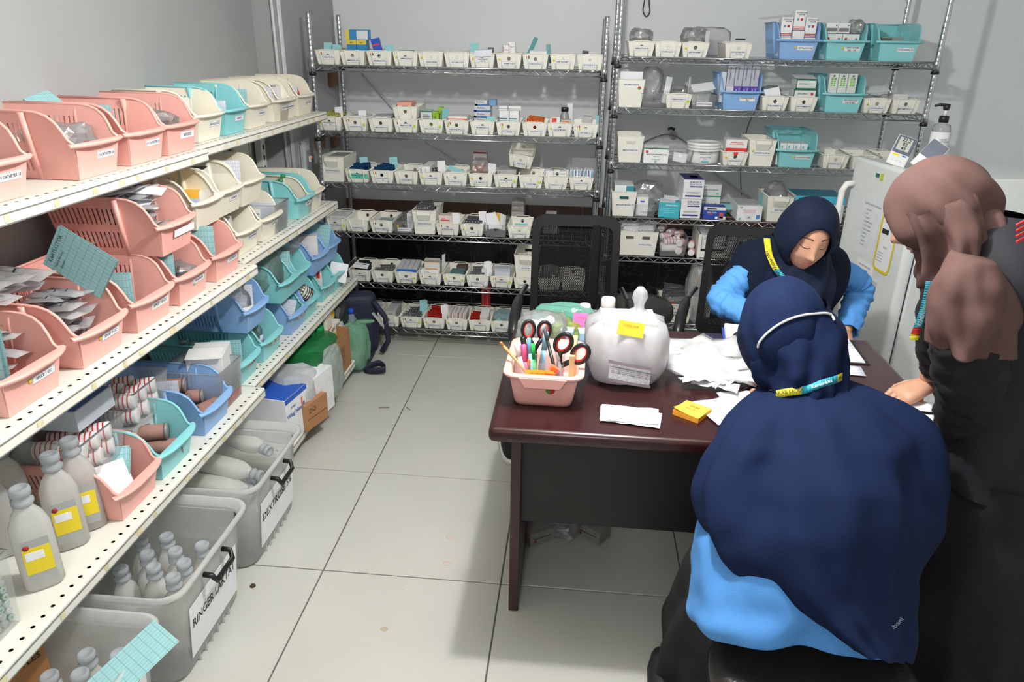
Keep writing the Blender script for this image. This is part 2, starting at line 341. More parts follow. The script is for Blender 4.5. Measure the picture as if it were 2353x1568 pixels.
def gondola_shelf(parent, xf, y0, y1, z, rows, org):
    ox, oy = org; d = xf-(XL+.03)
    m = MB(); pw = .028*rows+.01
    m.add([(xf-pw-d+pw, y0, z), (xf-pw, y0, z), (xf-pw, y1, z), (xf-pw-d+pw, y1, z)], [(0, 1, 2, 3)])
    perf_strip(m, xf-pw, xf-.008, y0, y1, z, rows)
    # rolled front edge and lip, ends, underside pan
    pr = [(xf-.008, z), (xf-.002, z-.002), (xf, z-.006), (xf, z-.034), (xf-.004, z-.038), (xf-.022, z-.038)]
    m.loft([[(px, yy, pz) for px, pz in pr] for yy in (y0, y1)], closed=False, sm=False)
    m.box((xf-d/2-.012, (y0+y1)/2, z-.031), (d-.03, y1-y0-.002, .002)); m.box((xf-.035, (y0+y1)/2, z-.012), (.062, y1-y0-.004, .002), 1)  # last box: dark plate added under the holes as painted shade
    for yy in (y0, y1): m.add([(xf-d, yy, z), (xf-.002, yy, z), (xf-.002, yy, z-.036), (xf-d, yy, z-.036)], [(0, 1, 2, 3)])
    m.v = [(a-ox, b-oy, c) for a, b, c in m.v]
    s = m.obj('shelf', [SHM, mat('hole_shade', (34, 33, 32), .6)], parent)
    g = MB().box((xf+.0012-ox, (y0+y1)/2-oy, z-.0105), (.0018, y1-y0, .0022)); g.box((xf+.0012-ox, (y0+y1)/2-oy, z-.034), (.0018, y1-y0, .002)); g.obj('price_rail', mat('rail_grey', (120, 120, 116), .5), s)
    tm = MB(); random.seed(int(z*1000)+int(y0*100)); yy = y0+.06
    while yy < y1-.05:
        ww = random.uniform(.012, .028); tm.box((xf+.001-ox, yy-oy, z-.022), (.0014, ww, random.uniform(.010, .018))); yy += random.uniform(.07, .2)
    tm.obj('tape_marks', mat('old_tape', (222, 212, 172), .7, var=.15), s)['kind'] = 'stuff'
    br = MB()
    for yy in (y0+.012, y1-.012): br.prism([(-d+.02, -.036), (-.06, -.036), (-.12, -.06), (-d+.02, -.11)], .003, M=Matrix.Translation((xf-ox, yy-oy+.0015, z)) @ Matrix.Rotation(PI/2, 4, 'X'))
    br.obj('bracket', SHM, s)
    return s
TOPZ, MIDZ, LOWZ = 1.303, .886, .430
XT1, XT2, XM1, XM2, XW1, XW2, XBO = -.445, -.485, -.360, -.415, -.350, -.395, -.328
bay1 = thing('metal_shelving', 'white perforated metal shelving along the left wall, near bay', 'shelving', (XL+.03, -.4, 0))
o1 = (XL+.03, -.4)
gondola_shelf(bay1, XT1, -1.6, .475, TOPZ, 1, o1); gondola_shelf(bay1, XM1, -1.6, .555, MIDZ, 1, o1); gondola_shelf(bay1, XW1, -1.6, .47, LOWZ, 1, o1)
bay2 = thing('metal_shelving', 'white perforated metal shelving along the left wall, far bay', 'shelving', (XL+.03, 1.1, 0))
o2 = (XL+.03, 1.1)
gondola_shelf(bay2, XT2, .48, 1.80, TOPZ+.004, 1, o2); gondola_shelf(bay2, XM2, .56, 1.66, MIDZ+.003, 2, o2); gondola_shelf(bay2, XW2, .476, 1.83, LOWZ+.003, 2, o2)
gondola_shelf(bay2, XBO, .52, 1.66, .095, 2, o2)
for bay, o_, ys in ((bay1, o1, (-.62,)), (bay2, o2, (.50, 1.62))):
    for yy in ys:
        m = MB(); m.box((0, yy-o_[1], .64), (.03, .05, 1.27))
        for k in range(24): m.box((.016, yy-o_[1], .1+k*.05), (.004, .012, .022), 1)
        m.obj('upright', [SHM, mat('slot_dark', (60, 58, 55), .7)], bay)
o = MB().box((.27, .575-.02, .05), (.33, .03, .085)).obj('base_foot', SHM, bay2)
tag(MB().box((XL+.022, 1.42, 1.13), (.012, .16, .17)).box((XL+.03, 1.50, 1.13), (.01, .008, .17)).obj('wall_panel', mat('cream_panel', (226, 222, 206), .5)), 'cream slotted metal plate on the wall under the top shelf', 'plate')
# ================================================================== DESK
def rbox(d, bev, seg=3, name='box'):
    b = bmesh.new(); bmesh.ops.create_cube(b, size=1); bmesh.ops.scale(b, vec=d, verts=b.verts)
    bmesh.ops.bevel(b, geom=list(b.edges), offset=bev, segments=seg, affect='EDGES', profile=.5)
    me = bpy.data.meshes.new(name); b.to_mesh(me); b.free()
    for p in me.polygons: p.use_smooth = len(p.vertices) == 4 and p.area < max(d)**2*.02
    return me
def rb(name, d, bev, m, parent, loc, rot=(0, 0, 0), seg=3, smooth=None):
    me = rbox(d, bev, seg, name); me.materials.append(m)
    if smooth is not None:
        for p in me.polygons: p.use_smooth = smooth
    return link(name, me, parent, loc, rot)
DESKM = mat('mahogany_laminate', (50, 21, 23), .26, var=.18, nscale=18, spec=.5)
DESKP = mat('dark_panel', (30, 26, 27), .5, var=.12, nscale=10)
DX0, DX1, DY0, DY1, DZ = .592, 1.782, -.300, .455, .750
desk = thing('office_desk', 'dark mahogany office desk covered with papers', 'desk', ((DX0+DX1)/2, (DY0+DY1)/2, 0))
dcx, dcy = (DX0+DX1)/2, (DY0+DY1)/2
rb('desktop', (DX1-DX0, DY1-DY0, .042), .016, DESKM, desk, (0, 0, DZ-.021), seg=4)
for xx in (.640, 1.715): rb('side_panel', (.030, .52, .705), .002, mat('desk_side', (58, 30, 28), .35, var=.15), desk, (xx-dcx+.012, .14-dcy, .3535), seg=1)
rb('modesty_panel', (1.05, .018, .385), .001, DESKP, desk, (1.19-dcx, -.085-dcy, .518), seg=1)
rb('apron', (1.05, .02, .06), .001, DESKP, desk, (1.19-dcx, .36-dcy, .675), seg=1)
# ================================================================== CHAIRS AND STOOLS
def mesh_mat():
    if 'chair_mesh' in MATS: return MATS['chair_mesh']
    m = mat('chair_mesh', (12, 12, 13), .8, spec=.2); nt = m.node_tree; b = nt.nodes['Principled BSDF']
    tc = nt.nodes.new('ShaderNodeTexCoord'); br = nt.nodes.new('ShaderNodeTexBrick'); mp = nt.nodes.new('ShaderNodeMapping')
    mp.inputs['Rotation'].default_value = (PI/2, 0, PI/2)
    sp = nt.nodes.new('ShaderNodeSeparateXYZ'); cb = nt.nodes.new('ShaderNodeCombineXYZ')
    nt.links.new(tc.outputs['Object'], sp.inputs[0]); nt.links.new(sp.outputs['Z'], cb.inputs[0]); nt.links.new(sp.outputs['X'], cb.inputs[1])
    nt.links.new(cb.outputs[0], br.inputs['Vector'])
    br.inputs['Scale'].default_value = 1.0; br.inputs['Brick Width'].default_value = .011; br.inputs['Row Height'].default_value = .0042; br.inputs['Mortar Size'].default_value = .00155; br.inputs['Mortar Smooth'].default_value = 0.0
    br.inputs['Color1'].default_value = (.0, .0, .0, 1); br.inputs['Color2'].default_value = (0, 0, 0, 1); br.inputs['Mortar'].default_value = (1, 1, 1, 1)
    nt.links.new(br.outputs['Fac'], b.inputs['Alpha'])
    return m
def rrect(w, h, r, n=5, cx=0, cy=0):
    pts = []
    for sx, sy, a0 in ((1, 1, 0), (-1, 1, PI/2), (-1, -1, PI), (1, -1, 3*PI/2)):
        for k in range(n+1):
            a = a0+k*PI/2/n; pts.append((cx+sx*(w/2-r)+r*math.cos(a), cy+sy*(h/2-r)+r*math.sin(a)))
    return pts
def office_chair(label, loc, rz, bw=.38, zt=.98, zb=.53, seatz=.45):
    t = thing('office_chair', label, 'chair', loc, rz, None)
    h = zt-zb; zc = (zt+zb)/2; lean = .10; BL = mat('chair_black', (16, 16, 17), .6, spec=.3)
    def P(x, z, off=0): return (x, .21+lean*((z-zb)/h)**1.3*.9+.04*(1-(x/(bw/2))**2)*.6+off, z)
    out = rrect(bw, h, .05, 5, 0, zc); inn = rrect(bw-.06, h-.085, .03, 5, 0, zc+.0)
    m = MB(); n = len(out)
    for off in (-.008, .010): m.add([P(x, z, off) for x, z in out]+[P(x, z, off) for x, z in inn], [(k, (k+1) % n, n+(k+1) % n, n+k) for k in range(n)], sm=True)
    m.add([P(x, z, -.008) for x, z in out]+[P(x, z, .010) for x, z in out], [(k, (k+1) % n, n+(k+1) % n, n+k) for k in range(n)], sm=True)
    m.add([P(x, z, -.008) for x, z in inn]+[P(x, z, .010) for x, z in inn], [(k, (k+1) % n, n+(k+1) % n, n+k) for k in range(n)], sm=True)
    m.obj('backrest_frame', BL, t)
    g = MB(); NX, NZ = 10, 12; ww, hh = bw-.05, h-.075
    g.loft([[P(-ww/2+ww*i/NX, zc-hh/2+hh*j/NZ) for i in range(NX+1)] for j in range(NZ+1)], closed=False)
    g.obj('backrest_mesh', mesh_mat(), t)
    m = MB(); m.tube([P(0, zb+.03, .03), (0, .22, .46), (0, .05, .40)], .018, 8); m.box((bw*.22, .245, zc), (.03, .012, h*.9)); m.obj('back_support', BL, t)
    rb('seat', (.47, .46, .08), .035, mat('seat_fabric', (24, 24, 26), .85, bump=.3), t, (0, -.02, seatz), seg=4)
    for s in (-1, 1):
        a = MB(); x = s*(bw/2+.045)
        a.tube([(x, .20, .655), (x, .10, .668), (x, -.06, .665), (x, -.13, .635), (x, -.15, .60)], .02, 8, rr=[.014, .02, .022, .022, .018]); o = a.obj('armrest', mat('arm_black', (30, 30, 32), .35), t)
        MB().tube([(x-s*.03, .235, .70), (x, .20, .655), (x, .10, .66)], .010, 8).obj('arm_bracket', CHROME(), o); MB().tube([(x, -.05, .65), (x, .03, .50), (x-s*.12, .05, .42)], .012, 8).obj('arm_strut', mat('arm_strut_black', (36, 36, 38), .3, .3), o)
    m = MB().lathe([(.028, .10), (.028, .28), (.018, .28), (.018, .42)], 12); m.obj('gas_column', BL, t)
    m = MB()
    for k in range(5):
        a = 2*PI*k/5+.3; m.tube([(0, 0, .10), (.16*math.cos(a), .16*math.sin(a), .09), (.29*math.cos(a), .29*math.sin(a), .065)], .02, 6, rr=[.026, .02, .013])
    m.obj('star_base', BL, t)
    for k in range(5):
        a = 2*PI*k/5+.3; MB().lathe([(.0001, -.02), (.022, -.018), (.026, 0), (.022, .018), (.0001, .02)], 12, c=(.29*math.cos(a), .29*math.sin(a), .027), rot=R3('Z', a+PI/2) @ R3('Y', PI/2)).obj('caster', BL, t)
    return t
office_chair('empty black mesh-back office chair pushed behind the desk', (.795, .80, 0), .02, .365, .985, .53)
office_chair('black mesh-back office chair the facing woman sits on', (1.475, .82, 0), -.22, .42, .96, .50, .44)
LEATH = mat('black_leather', (40, 38, 37), .36, var=.1, bump=.5, bscale=160)
def stool(label, loc, zs, r=.19):
    t = thing('round_stool', label, 'stool', loc, .2)
    MB().lathe([(.0001, zs-.085), (r*.9, zs-.085), (r*.985, zs-.07), (r, zs-.045), (r*.985, zs-.02), (r*.9, zs-.004), (r*.6, zs+.002), (.0001, zs+.003)], 40).obj('seat', LEATH, t)
    MB().lathe([(r*.994, zs-.060), (r+.003, zs-.055), (r*.994, zs-.050)], 40).obj('piping', mat('leather_piping', (17, 17, 18), .4), t)
    MB().lathe([(.026, .09), (.026, .27), (.016, .27), (.016, zs-.085)], 14).obj('gas_column', CHROME(), t)
    m = MB()
    for k in range(5):
        a = 2*PI*k/5; m.tube([(0, 0, .10), (.15*math.cos(a), .15*math.sin(a), .085), (.25*math.cos(a), .25*math.sin(a), .06)], .016, 6, rr=[.024, .018, .012])
    m.obj('star_base', BLACKP(), t)
    for k in range(5):
        a = 2*PI*k/5; MB().lathe([(.0001, -.018), (.02, -.016), (.024, 0), (.02, .016), (.0001, .018)], 12, c=(.25*math.cos(a), .25*math.sin(a), .025), rot=R3('Z', a+PI/2) @ R3('Y', PI/2)).obj('caster', BLACKP(), t)
    return t
stool('round black stool standing empty between chairs and right rack', (1.10, 1.40, 0), .52, .165)
# ================================================================== FRIDGE
FRM = mat('fridge_white', (226, 230, 230), .3, var=.02)
FRZ = -PI/2+.145
fr = thing('refrigerator', 'white single-door refrigerator with paper notices behind the desk', 'refrigerator', (2.0525, 1.301, 0), FRZ)
rb('cabinet', (.52, .56, 1.185), .006, FRM, fr, (0, .335, .5925+.005), seg=2)
rb('door', (.522, .05, 1.165), .016, FRM, fr, (0, .025, .5875+.03), seg=4)
MB().box((0, .0535, .6), (.50, .006, 1.15)).obj('door_gasket', mat('gasket_grey', (70, 70, 70), .7), fr)
MB().tube([(-.225, .0, 1.085), (-.225, -.035, 1.08), (-.225, -.05, 1.05), (-.225, -.05, .80), (-.225, -.035, .77), (-.225, 0, .765)], .014, 10).obj('handle', mat('fridge_handle', (236, 238, 236), .35), fr)
MB().box((0, .06, .02), (.5, .03, .04)).obj('kick_plate', mat('gasket_grey', (70, 70, 70), .7), fr)
TH = FRZ
def front_of_fridge(x, z, y=-.0012):     # point on the door, local -> world
    c, s = math.cos(FRZ), math.sin(FRZ); return Vector((2.0525+c*x-s*y, 1.301+s*x+c*y, z))
def door_note(name, label, x, z, w, h, m, lines=(), **kw):
    t = thing(name, label, 'notice', front_of_fridge(x, z), FRZ)
    MB().box((0, 0, 0), (w, .001, h)).obj('sheet', m, t)
    for s, sz, dx, dz, al in lines: lettering(t, s, sz, INK(), (dx, -.001, dz), align=al, fit=w*.92)
    return t
door_note('paper_notice', 'large white list taped to the refrigerator door', -.03, .93, .15, .25, mat('paper_cool', (226, 231, 234), .7), [('DAFTAR OBAT DI KULKAS', .0115, 0, .095, 'CENTER')]+[(s, .010, -.05, .07-.017*i, 'LEFT') for i, s in enumerate(('1. INSULIN', '2. ATS', '3. VAKSIN', '4. MISOPROSTOL', '5. OXYTOCIN', '6. ERGOTAMIN', '7. SUPPOS', '8. TETES', '9. SERUM', '10. LAIN'))])
t = door_note('paper_notice', 'white notice with small photo low on the refrigerator door', .0, .705, .135, .155, PAPER(), [('CARA PENYIMPANAN', .010, 0, .06, 'CENTER')]+[('xxxxxxxxxxxxxx'.replace('x', 'n'), .006, -.055, .045-.011*i, 'LEFT') for i in range(7)])
MB().box((.036, -.001, -.012), (.045, .0006, .075)).obj('photo', mat('tiny_photo', (188, 176, 110), .5, var=.6, nscale=55), t)
t = door_note('card_holder', 'yellow framed card hanging on the refrigerator door', .125, .90, .125, .24, PAPER(), [('SUHU', .012, 0, -.02, 'CENTER')]+[('nnnnnnnnnnnnn', .007, -.05, -.045-.012*i, 'LEFT') for i in range(4)])
m = MB(); pts = rrect(.13, .25, .03, 5); pin = rrect(.108, .228, .02, 5); n = len(pts)
m.add([(x, -.002, z) for x, z in pts]+[(x, -.002, z) for x, z in pin], [(k, (k+1) % n, n+(k+1) % n, n+k) for k in range(n)]); m.obj('frame', mat('yellow_frame', (226, 205, 30), .5), t)
MB().box((-.02, -.002, .045), (.05, .0006, .02)).obj('black_bar', INK(), t)
for nm, lb, x, z, w_, h_, rgb in (('sticker', 'small green sticker at the top of the refrigerator door', -.045, 1.15, .028, .016, (30, 120, 80)), ('sticker', 'small yellow and green sticker beside the green one on the refrigerator', -.01, 1.148, .022, .03, (200, 205, 60)), ('sticker', 'silver torn sticker beside the photo notice on the refrigerator', .098, .70, .045, .055, (196, 198, 200)), ('sticker', 'tiny grey square sticker above the yellow card on the refrigerator', .085, 1.045, .016, .026, (120, 122, 122))):
    o = MB().box((0, 0, 0), (w_, .0012, h_)).obj(nm, mat('st_%d_%d' % (rgb[0], rgb[1]), rgb, .5), None, front_of_fridge(x, z), (0, 0, FRZ)); tag(o, lb, 'sticker')
# ================================================================== BINS AND BASKETS (builders)
def wl(loc, rz, p):
    c, s = math.cos(rz), math.sin(rz); return Vector((loc[0]+c*p[0]-s*p[1], loc[1]+s*p[0]+c*p[1], loc[2]+p[2]))
def solid(me_builder, name, mats, thick, extra=None):
    """mesh with Solidify applied, joined with an already-thick extra builder"""
    o = me_builder.obj(name, mats, recalc=False); bm = bmesh.new(); bm.from_mesh(o.data); bmesh.ops.remove_doubles(bm, verts=bm.verts, dist=.0002)
    bmesh.ops.recalc_face_normals(bm, faces=bm.faces); bm.to_mesh(o.data); bm.free()
    mod(o, 'SOLIDIFY', thickness=thick, offset=0.0, use_even_offset=False); bake(o)
    if extra:
        bm = bmesh.new(); bm.from_mesh(o.data); e = extra.mesh('tmp', mats); bm.from_mesh(e); bm.to_mesh(o.data); bm.free()
    me = o.data; bpy.data.objects.remove(o); return me
def basket_mesh(m, W=.202, D=.335, H=.170, F=.088):
    b = MB(); hb = W/2-.022; ht = W/2
    X = lambda z: hb+(ht-hb)*z/H
    YB_ = lambda z: D-.03+.03*z/H          # back wall
    top = [(-.004, F), (.012, F+.012), (.022, F+.035), (.034, F+.056), (.052, F+.071), (.075, H-.003), (.105, H)]
    def side(s):
        Y0 = .105
        ys = [y for y, _ in top]
        for i in range(len(top)-1):        # curved front cheek
            (ya, za), (yb_, zb) = top[i], top[i+1]
            n = 5
            ra = [((s*X(za*k/n)), max(ya, .012*(1-za*k/n/F)) if za*k/n < F else ya, za*k/n) for k in range(n+1)]
            rb_ = [((s*X(zb*k/n)), max(yb_, .012*(1-zb*k/n/F)) if zb*k/n < F else yb_, zb*k/n) for k in range(n+1)]
            for k in range(n): b.add([ra[k], rb_[k], rb_[k+1], ra[k+1]], [(0, 1, 2, 3)])
        zs = [0, .022, .070, .092, .140, H]
        ns = 15
        for j in range(5):
            za, zb = zs[j], zs[j+1]
            for k in range(ns*2+1):
                if j in (1, 3) and k % 2 == 1: continue
                f = lambda k: (k//2)*(1/(ns+.58))+(.58/(ns+.58) if k % 2 else 0)
                fa, fb = f(k), f(k+1)
                P = lambda u, z: (s*X(z), Y0+(YB_(z)-Y0)*min(u, 1), z)
                b.add([P(fa, za), P(fb, za), P(fb, zb), P(fa, zb)], [(0, 1, 2, 3)])
    side(-1); side(1)
    def wall(yf, z0, z1, n=4):
        for k in range(n):
            za, zb = z0+(z1-z0)*k/n, z0+(z1-z0)*(k+1)/n
            b.add([(-X(za), yf(za), za), (X(za), yf(za), za), (X(zb), yf(zb), zb), (-X(zb), yf(zb), zb)], [(0, 1, 2, 3)])
    wall(lambda z: .012*(1-z/F)-.004*z/F, 0, F); wall(YB_, 0, H)
    b.add([(-hb, .012, 0), (hb, .012, 0), (hb, D-.03, 0), (-hb, D-.03, 0)], [(0, 1, 2, 3)])
    # thick parts: rim, bulging front lip, corner posts
    e = MB()
    for s in (-1, 1):
        pts = [(s*(X(z)+.002), y, z) for y, z in top]+[(s*(ht+.002), D, H)]
        e.tube(pts, .0042, 6)
        e.tube([(s*(X(0)-.001), .112, .0), (s*(X(.08)+.005), .112, .08), (s*(ht+.006), .112, H-.002)], .007, 6, rr=[.0055, .0075, .0085])
    e.tube([(-ht, D, H), (ht, D, H)], .004, 6)
    n = 14; lip = []
    for k in range(n+1):
        u = -1+2*k/n; xx = u*(ht+.010); yo = -.004-.026*(1-abs(u)**3.2)
        inn = (max(-ht, min(ht, xx)), 0.0 if abs(u) < .9 else .012, F)
        lip.append([(inn[0], inn[1], F+.0035), (xx, yo+.004, F+.0045), (xx*1.004, yo-.002, F), (xx, yo+.004, F-.0065), (inn[0], inn[1], F-.004)])
    e.loft(lip, closed=False)
    e.add(lip[0], [(0, 1, 2, 3, 4)]); e.add(lip[-1], [(4, 3, 2, 1, 0)])
    me = solid(b, 'basket', m, .0024, e)
    return me
BCOL = {'pink': (240, 178, 168), 'cream': (240, 234, 216), 'cyan': (140, 212, 216), 'blue': (140, 182, 232)}
BME = {}
def basket_me(c):
    if c not in BME:
        if not BME: BME[c] = basket_mesh(mat('plastic_'+c, BCOL[c], .36, var=.02, sss=0.0))
        else:
            k0 = next(iter(BME)); me = BME[k0].copy(); me.materials.clear(); me.materials.append(mat('plastic_'+c, BCOL[c], .36, var=.02)); BME[c] = me
    return BME[c]
def label_on(parent, w, h, x, z, yf, a, text='', size=.009, paper=None, ink=None, border=True, yaw=0):
    """sticker label on a slanted front: yf(z) front wall depth, a slope angle"""
    y = yf(z)-.0022
    l = MB().box((0, 0, 0), (w, h, .0008)).obj('label', paper or PAPER(), parent, (x, y, z), (PI/2+a, 0, yaw))
    if border:
        m = MB()
        for dy in (-1, 1): m.box((0, dy*(h/2-.0012), .0006), (w-.002, .0007, .0003))
        for dx in (-1, 1): m.box((dx*(w/2-.0012), 0, .0006), (.0007, h-.002, .0003))
        m.obj('border', mat('label_border', (120, 126, 140), .7), l)
    if text: lettering(l, text, size, ink or INK(), (0, 0, .0008), (0, 0, 0), bold=size*.02, fit=w*.9)
    return l
STK = {'y': (236, 206, 40), 'g': (190, 220, 60), 'r': (216, 60, 60)}
def sticker_on(parent, code, x, z, yf, a):
    y = yf(z)-.0028
    if code == 'g': MB().box((0, 0, 0), (.013, .013, .0006)).obj('sticker', mat('stk_g', STK['g'], .5), parent, (x, y, z), (PI/2+a, 0, 0))
    elif code == 'rg':
        m = MB(); n = 12
        m.add([(0, 0, 0)]+[(.0085*math.cos(PI*k/n), .0085*math.sin(PI*k/n), 0) for k in range(n+1)], [(0, k+1, k+2) for k in range(n)], 0)
        m.add([(0, 0, 0)]+[(.0085*math.cos(PI+PI*k/n), .0085*math.sin(PI+PI*k/n), 0) for k in range(n+1)], [(0, k+1, k+2) for k in range(n)], 1)
        m.obj('sticker', [mat('stk_red', (206, 52, 46), .5), mat('stk_green', (86, 150, 60), .5)], parent, (x, y, z), (PI/2+a, 0, 0))
    else: MB().lathe([(.0055, 0), (.0055, .0006), (.0001, .0007)], 12).obj('sticker', mat('stk_'+code, STK[code], .5), parent, (x, y, z), (PI/2+a, 0, 0))
def basket(label, color, loc, rz=0.0, text='', stk=None, scale=1.0, group=None, hand=False):
    t = thing('stacking_basket', label, 'basket', loc, rz, group)
    o = link('basket_body', basket_me(color), t)
    if scale != 1.0: o.scale = (scale,)*3
    yf = lambda z: (.012*(1-z/.088)-.004*z/.088)*scale; a = math.atan(.016/.088)
    if text: label_on(t, .075 if not hand else .085, .020, .032, .052*scale, yf, a, text, .0105 if not hand else .013, border=not hand)
    if stk: sticker_on(t, stk, -.012, .055*scale, yf, a)
    return t
def tray_mesh(m, W=.127, D=.228, H=.066):
    b = MB(); hb, ht = W/2-.011, W/2; off = .011
    X = lambda z: hb+(ht-hb)*z/H
    YF = lambda z: off*(1-z/H)
    YK = lambda z: D-off*(1-z/H)
    def endwall(Y):
        P = lambda x, z: (x*X(z)/ht, Y(z), z)
        c0, c1, z0, z1 = -.02, .02, .026, .060
        for (xa, xb, za, zb) in ((-ht, c0, 0, z0), (-ht, c0, z0, z1), (-ht, c0, z1, H), (c1, ht, 0, z0), (c1, ht, z0, z1), (c1, ht, z1, H), (c0, c1, 0, z0), (c0, c1, z1, H)):
            b.add([P(xa, za), P(xb, za), P(xb, zb), P(xa, zb)], [(0, 1, 2, 3)])
        cx, cz, r = 0, .043, .0092; n = 16
        hole = [P(cx+r*math.cos(2*PI*k/n), cz+r*math.sin(2*PI*k/n)) for k in range(n)]
        def sq(a):
            c, s = math.cos(a), math.sin(a); k = 1/max(abs(c), abs(s)); x, z = c*k, s*k
            return P(x*.02, (cz if False else 0)+(z0+z1)/2+z*(z1-z0)/2)
        outer = [sq(2*PI*k/n) for k in range(n)]
        b.add(hole+outer, [(k, (k+1) % n, n+(k+1) % n, n+k) for k in range(n)])
    endwall(YF); endwall(YK)
    for s in (-1, 1):
        for k in range(3):
            za, zb = H*k/3, H*(k+1)/3
            b.add([(s*X(za), YF(za), za), (s*X(za), YK(za), za), (s*X(zb), YK(zb), zb), (s*X(zb), YF(zb), zb)], [(0, 1, 2, 3)])
    b.add([(-hb, off, 0), (hb, off, 0), (hb, D-off, 0), (-hb, D-off, 0)], [(0, 1, 2, 3)])
    e = MB()
    def dip(u): return -.0055*max(0, math.cos(u*PI*.62))**2 if abs(u) < .8 else 0
    fr = [(ht*u, -.001, H+.0005-dip(u)*0) for u in (-1, -.6, -.5, .5, .6, 1)]
    fr = [(ht*u, -.001, H+(.003 if abs(u) < .55 else 0)) for u in (-1, -.7, -.5, 0, .5, .7, 1)]
    bk = [(ht*u, D+.001, H+(.007 if abs(u) < .55 else 0)) for u in (1, .7, .5, 0, -.5, -.7, -1)]
    e.tube(fr+bk+[fr[0]], .0026, 5)
    for s in (-.62, .62): e.tube([(s*X(.002)*1.0, YF(.0)-.0015, .002), (s*ht, -.0015, H)], .004, 5)
    return solid(b, 'tray', m, .002, e)
TRAYM = {}
def tray_me(kind='white'):
    if kind not in TRAYM: TRAYM[kind] = tray_mesh(mat('bin_white', (238, 237, 226), .4, var=.02) if kind == 'white' else CLEARPL())
    return TRAYM[kind]
TRA = math.atan(.011/.066); TRY = lambda z: .011*(1-z/.066)
def tray(label, loc, text='', stk=(), rz=0.0, lz=.022, kind='white', rot=None, paper=None, ink=None, group=None, name='storage_bin', big=False):
    t = thing(name, label, 'bin', loc, rz, group, rot)
    link('bin_body', tray_me(kind), t)
    if text: label_on(t, .078 if not big else .108, .021 if not big else .026, .004, lz, TRY, TRA, text, .0105 if '\n' not in text else .008, paper=paper, ink=ink)
    for i, s in enumerate(stk): sticker_on(t, s, {'rg': -.036, 'y': -.044, 'g': .046, 'r': -.04}[s]+(.012*i if s == 'y' and i else 0), {'rg': .051, 'y': .040, 'g': .032, 'r': .046}[s], TRY, TRA)
    return t
def tall_mesh(m, style, W=.130, D=.235, H=.130):
    b = MB(); hb, ht, off = W/2-.012, W/2, .012
    X = lambda z: hb+(ht-hb)*z/H; YF = lambda z: off*(1-z/H); YK = lambda z: D-off*(1-z/H)
    for s in (-1, 1): b.add([(s*hb, off, 0), (s*hb, D-off, 0), (s*ht, D, H), (s*ht, 0, H)], [(0, 1, 2, 3)])
    b.add([(-hb, off, 0), (hb, off, 0), (hb, D-off, 0), (-hb, D-off, 0)], [(0, 1, 2, 3)])
    def end(Y, hole):
        P = lambda x, z: (x*X(z)/ht, Y(z), z)
        if not hole: b.add([P(-ht, 0), P(ht, 0), P(ht, H), P(-ht, H)], [(0, 1, 2, 3)]); return
        c, z0, z1 = .024, H-.040, H-.024
        for (xa, xb, za, zb) in ((-ht, -c, 0, H), (c, ht, 0, H), (-c, c, 0, z0), (-c, c, z1, H)): b.add([P(xa, za), P(xb, za), P(xb, zb), P(xa, zb)], [(0, 1, 2, 3)])
    end(YF, style == 'slot'); end(YK, True)
    e = MB(); e.tube([(-ht, 0, H), (ht, 0, H), (ht, D, H), (-ht, D, H), (-ht, 0, H)], .0026, 5)
    if style == 'scoop':
        w1, w2 = .040, .030
        e.add([(-w1, -.002, H), (w1, -.002, H), (w1-.004, -.016, H-.004), (-w1+.004, -.016, H-.004), (-w2-.006, -.017, H-.020), (w2+.006, -.017, H-.020), (-w2, .001, H-.052), (w2, .001, H-.052)], [(0, 1, 2, 3), (3, 2, 5, 4), (4, 5, 7, 6), (0, 3, 4, 6), (1, 7, 5, 2)])
    return solid(b, 'tall_bin', m, .002, e)
TALLM = {}
TLA = math.atan(.012/.130); TLY = lambda z: .012*(1-z/.130)
def tall_bin(label, loc, text='', style='scoop', stk=(), rz=0.0, lz=.058, group=None):
    if style not in TALLM: TALLM[style] = tall_mesh(mat('bin_white', (238, 237, 226), .4, var=.02), style)
    t = thing('tall_storage_bin', label, 'bin', loc, rz, group); link('bin_body', TALLM[style], t)
    if text: label_on(t, .082, .024, 0, lz, TLY, TLA, text, .011, border=style == 'scoop')
    for s in stk: sticker_on(t, s, {'rg': .04, 'y': -.046}.get(s, .04), {'rg': .09, 'y': .075}.get(s, .08), TLY, TLA)
    return t
# ---- contents
GRID = {'cyan': grid_mat('stock_card_cyan', (158, 206, 210), (96, 136, 144), .0105, .019), 'white': grid_mat('stock_card_white', (226, 230, 240), (130, 140, 165), .0085, .013)}
PLAINC = {'cyan': mat('cyan_card', (150, 208, 214), .7, var=.03), 'teal': mat('teal_card', (88, 150, 156), .7, var=.04), 'white': PAPER()}
def card(label, loc, w, h, rot, color='cyan', fold=.5, grid=False, group=None):
    """folded stock card: two leaves hinged along one upright edge"""
    t = thing('stock_card', label, 'card', loc, 0, group, rot)
    gm = GRID.get(color, GRID['cyan']) if grid else PLAINC[color]
    lf = MB().box((w/2, h/2, 0), (w, h, .0006)).obj('leaf', gm, t, (0, 0, 0), (PI/2, 0, 0))
    if fold: MB().box((w/2, h/2, 0), (w, h, .0006)).obj('leaf', gm, t, (0, .0015, 0), (PI/2, 0, fold))
    return t
BXM = {}
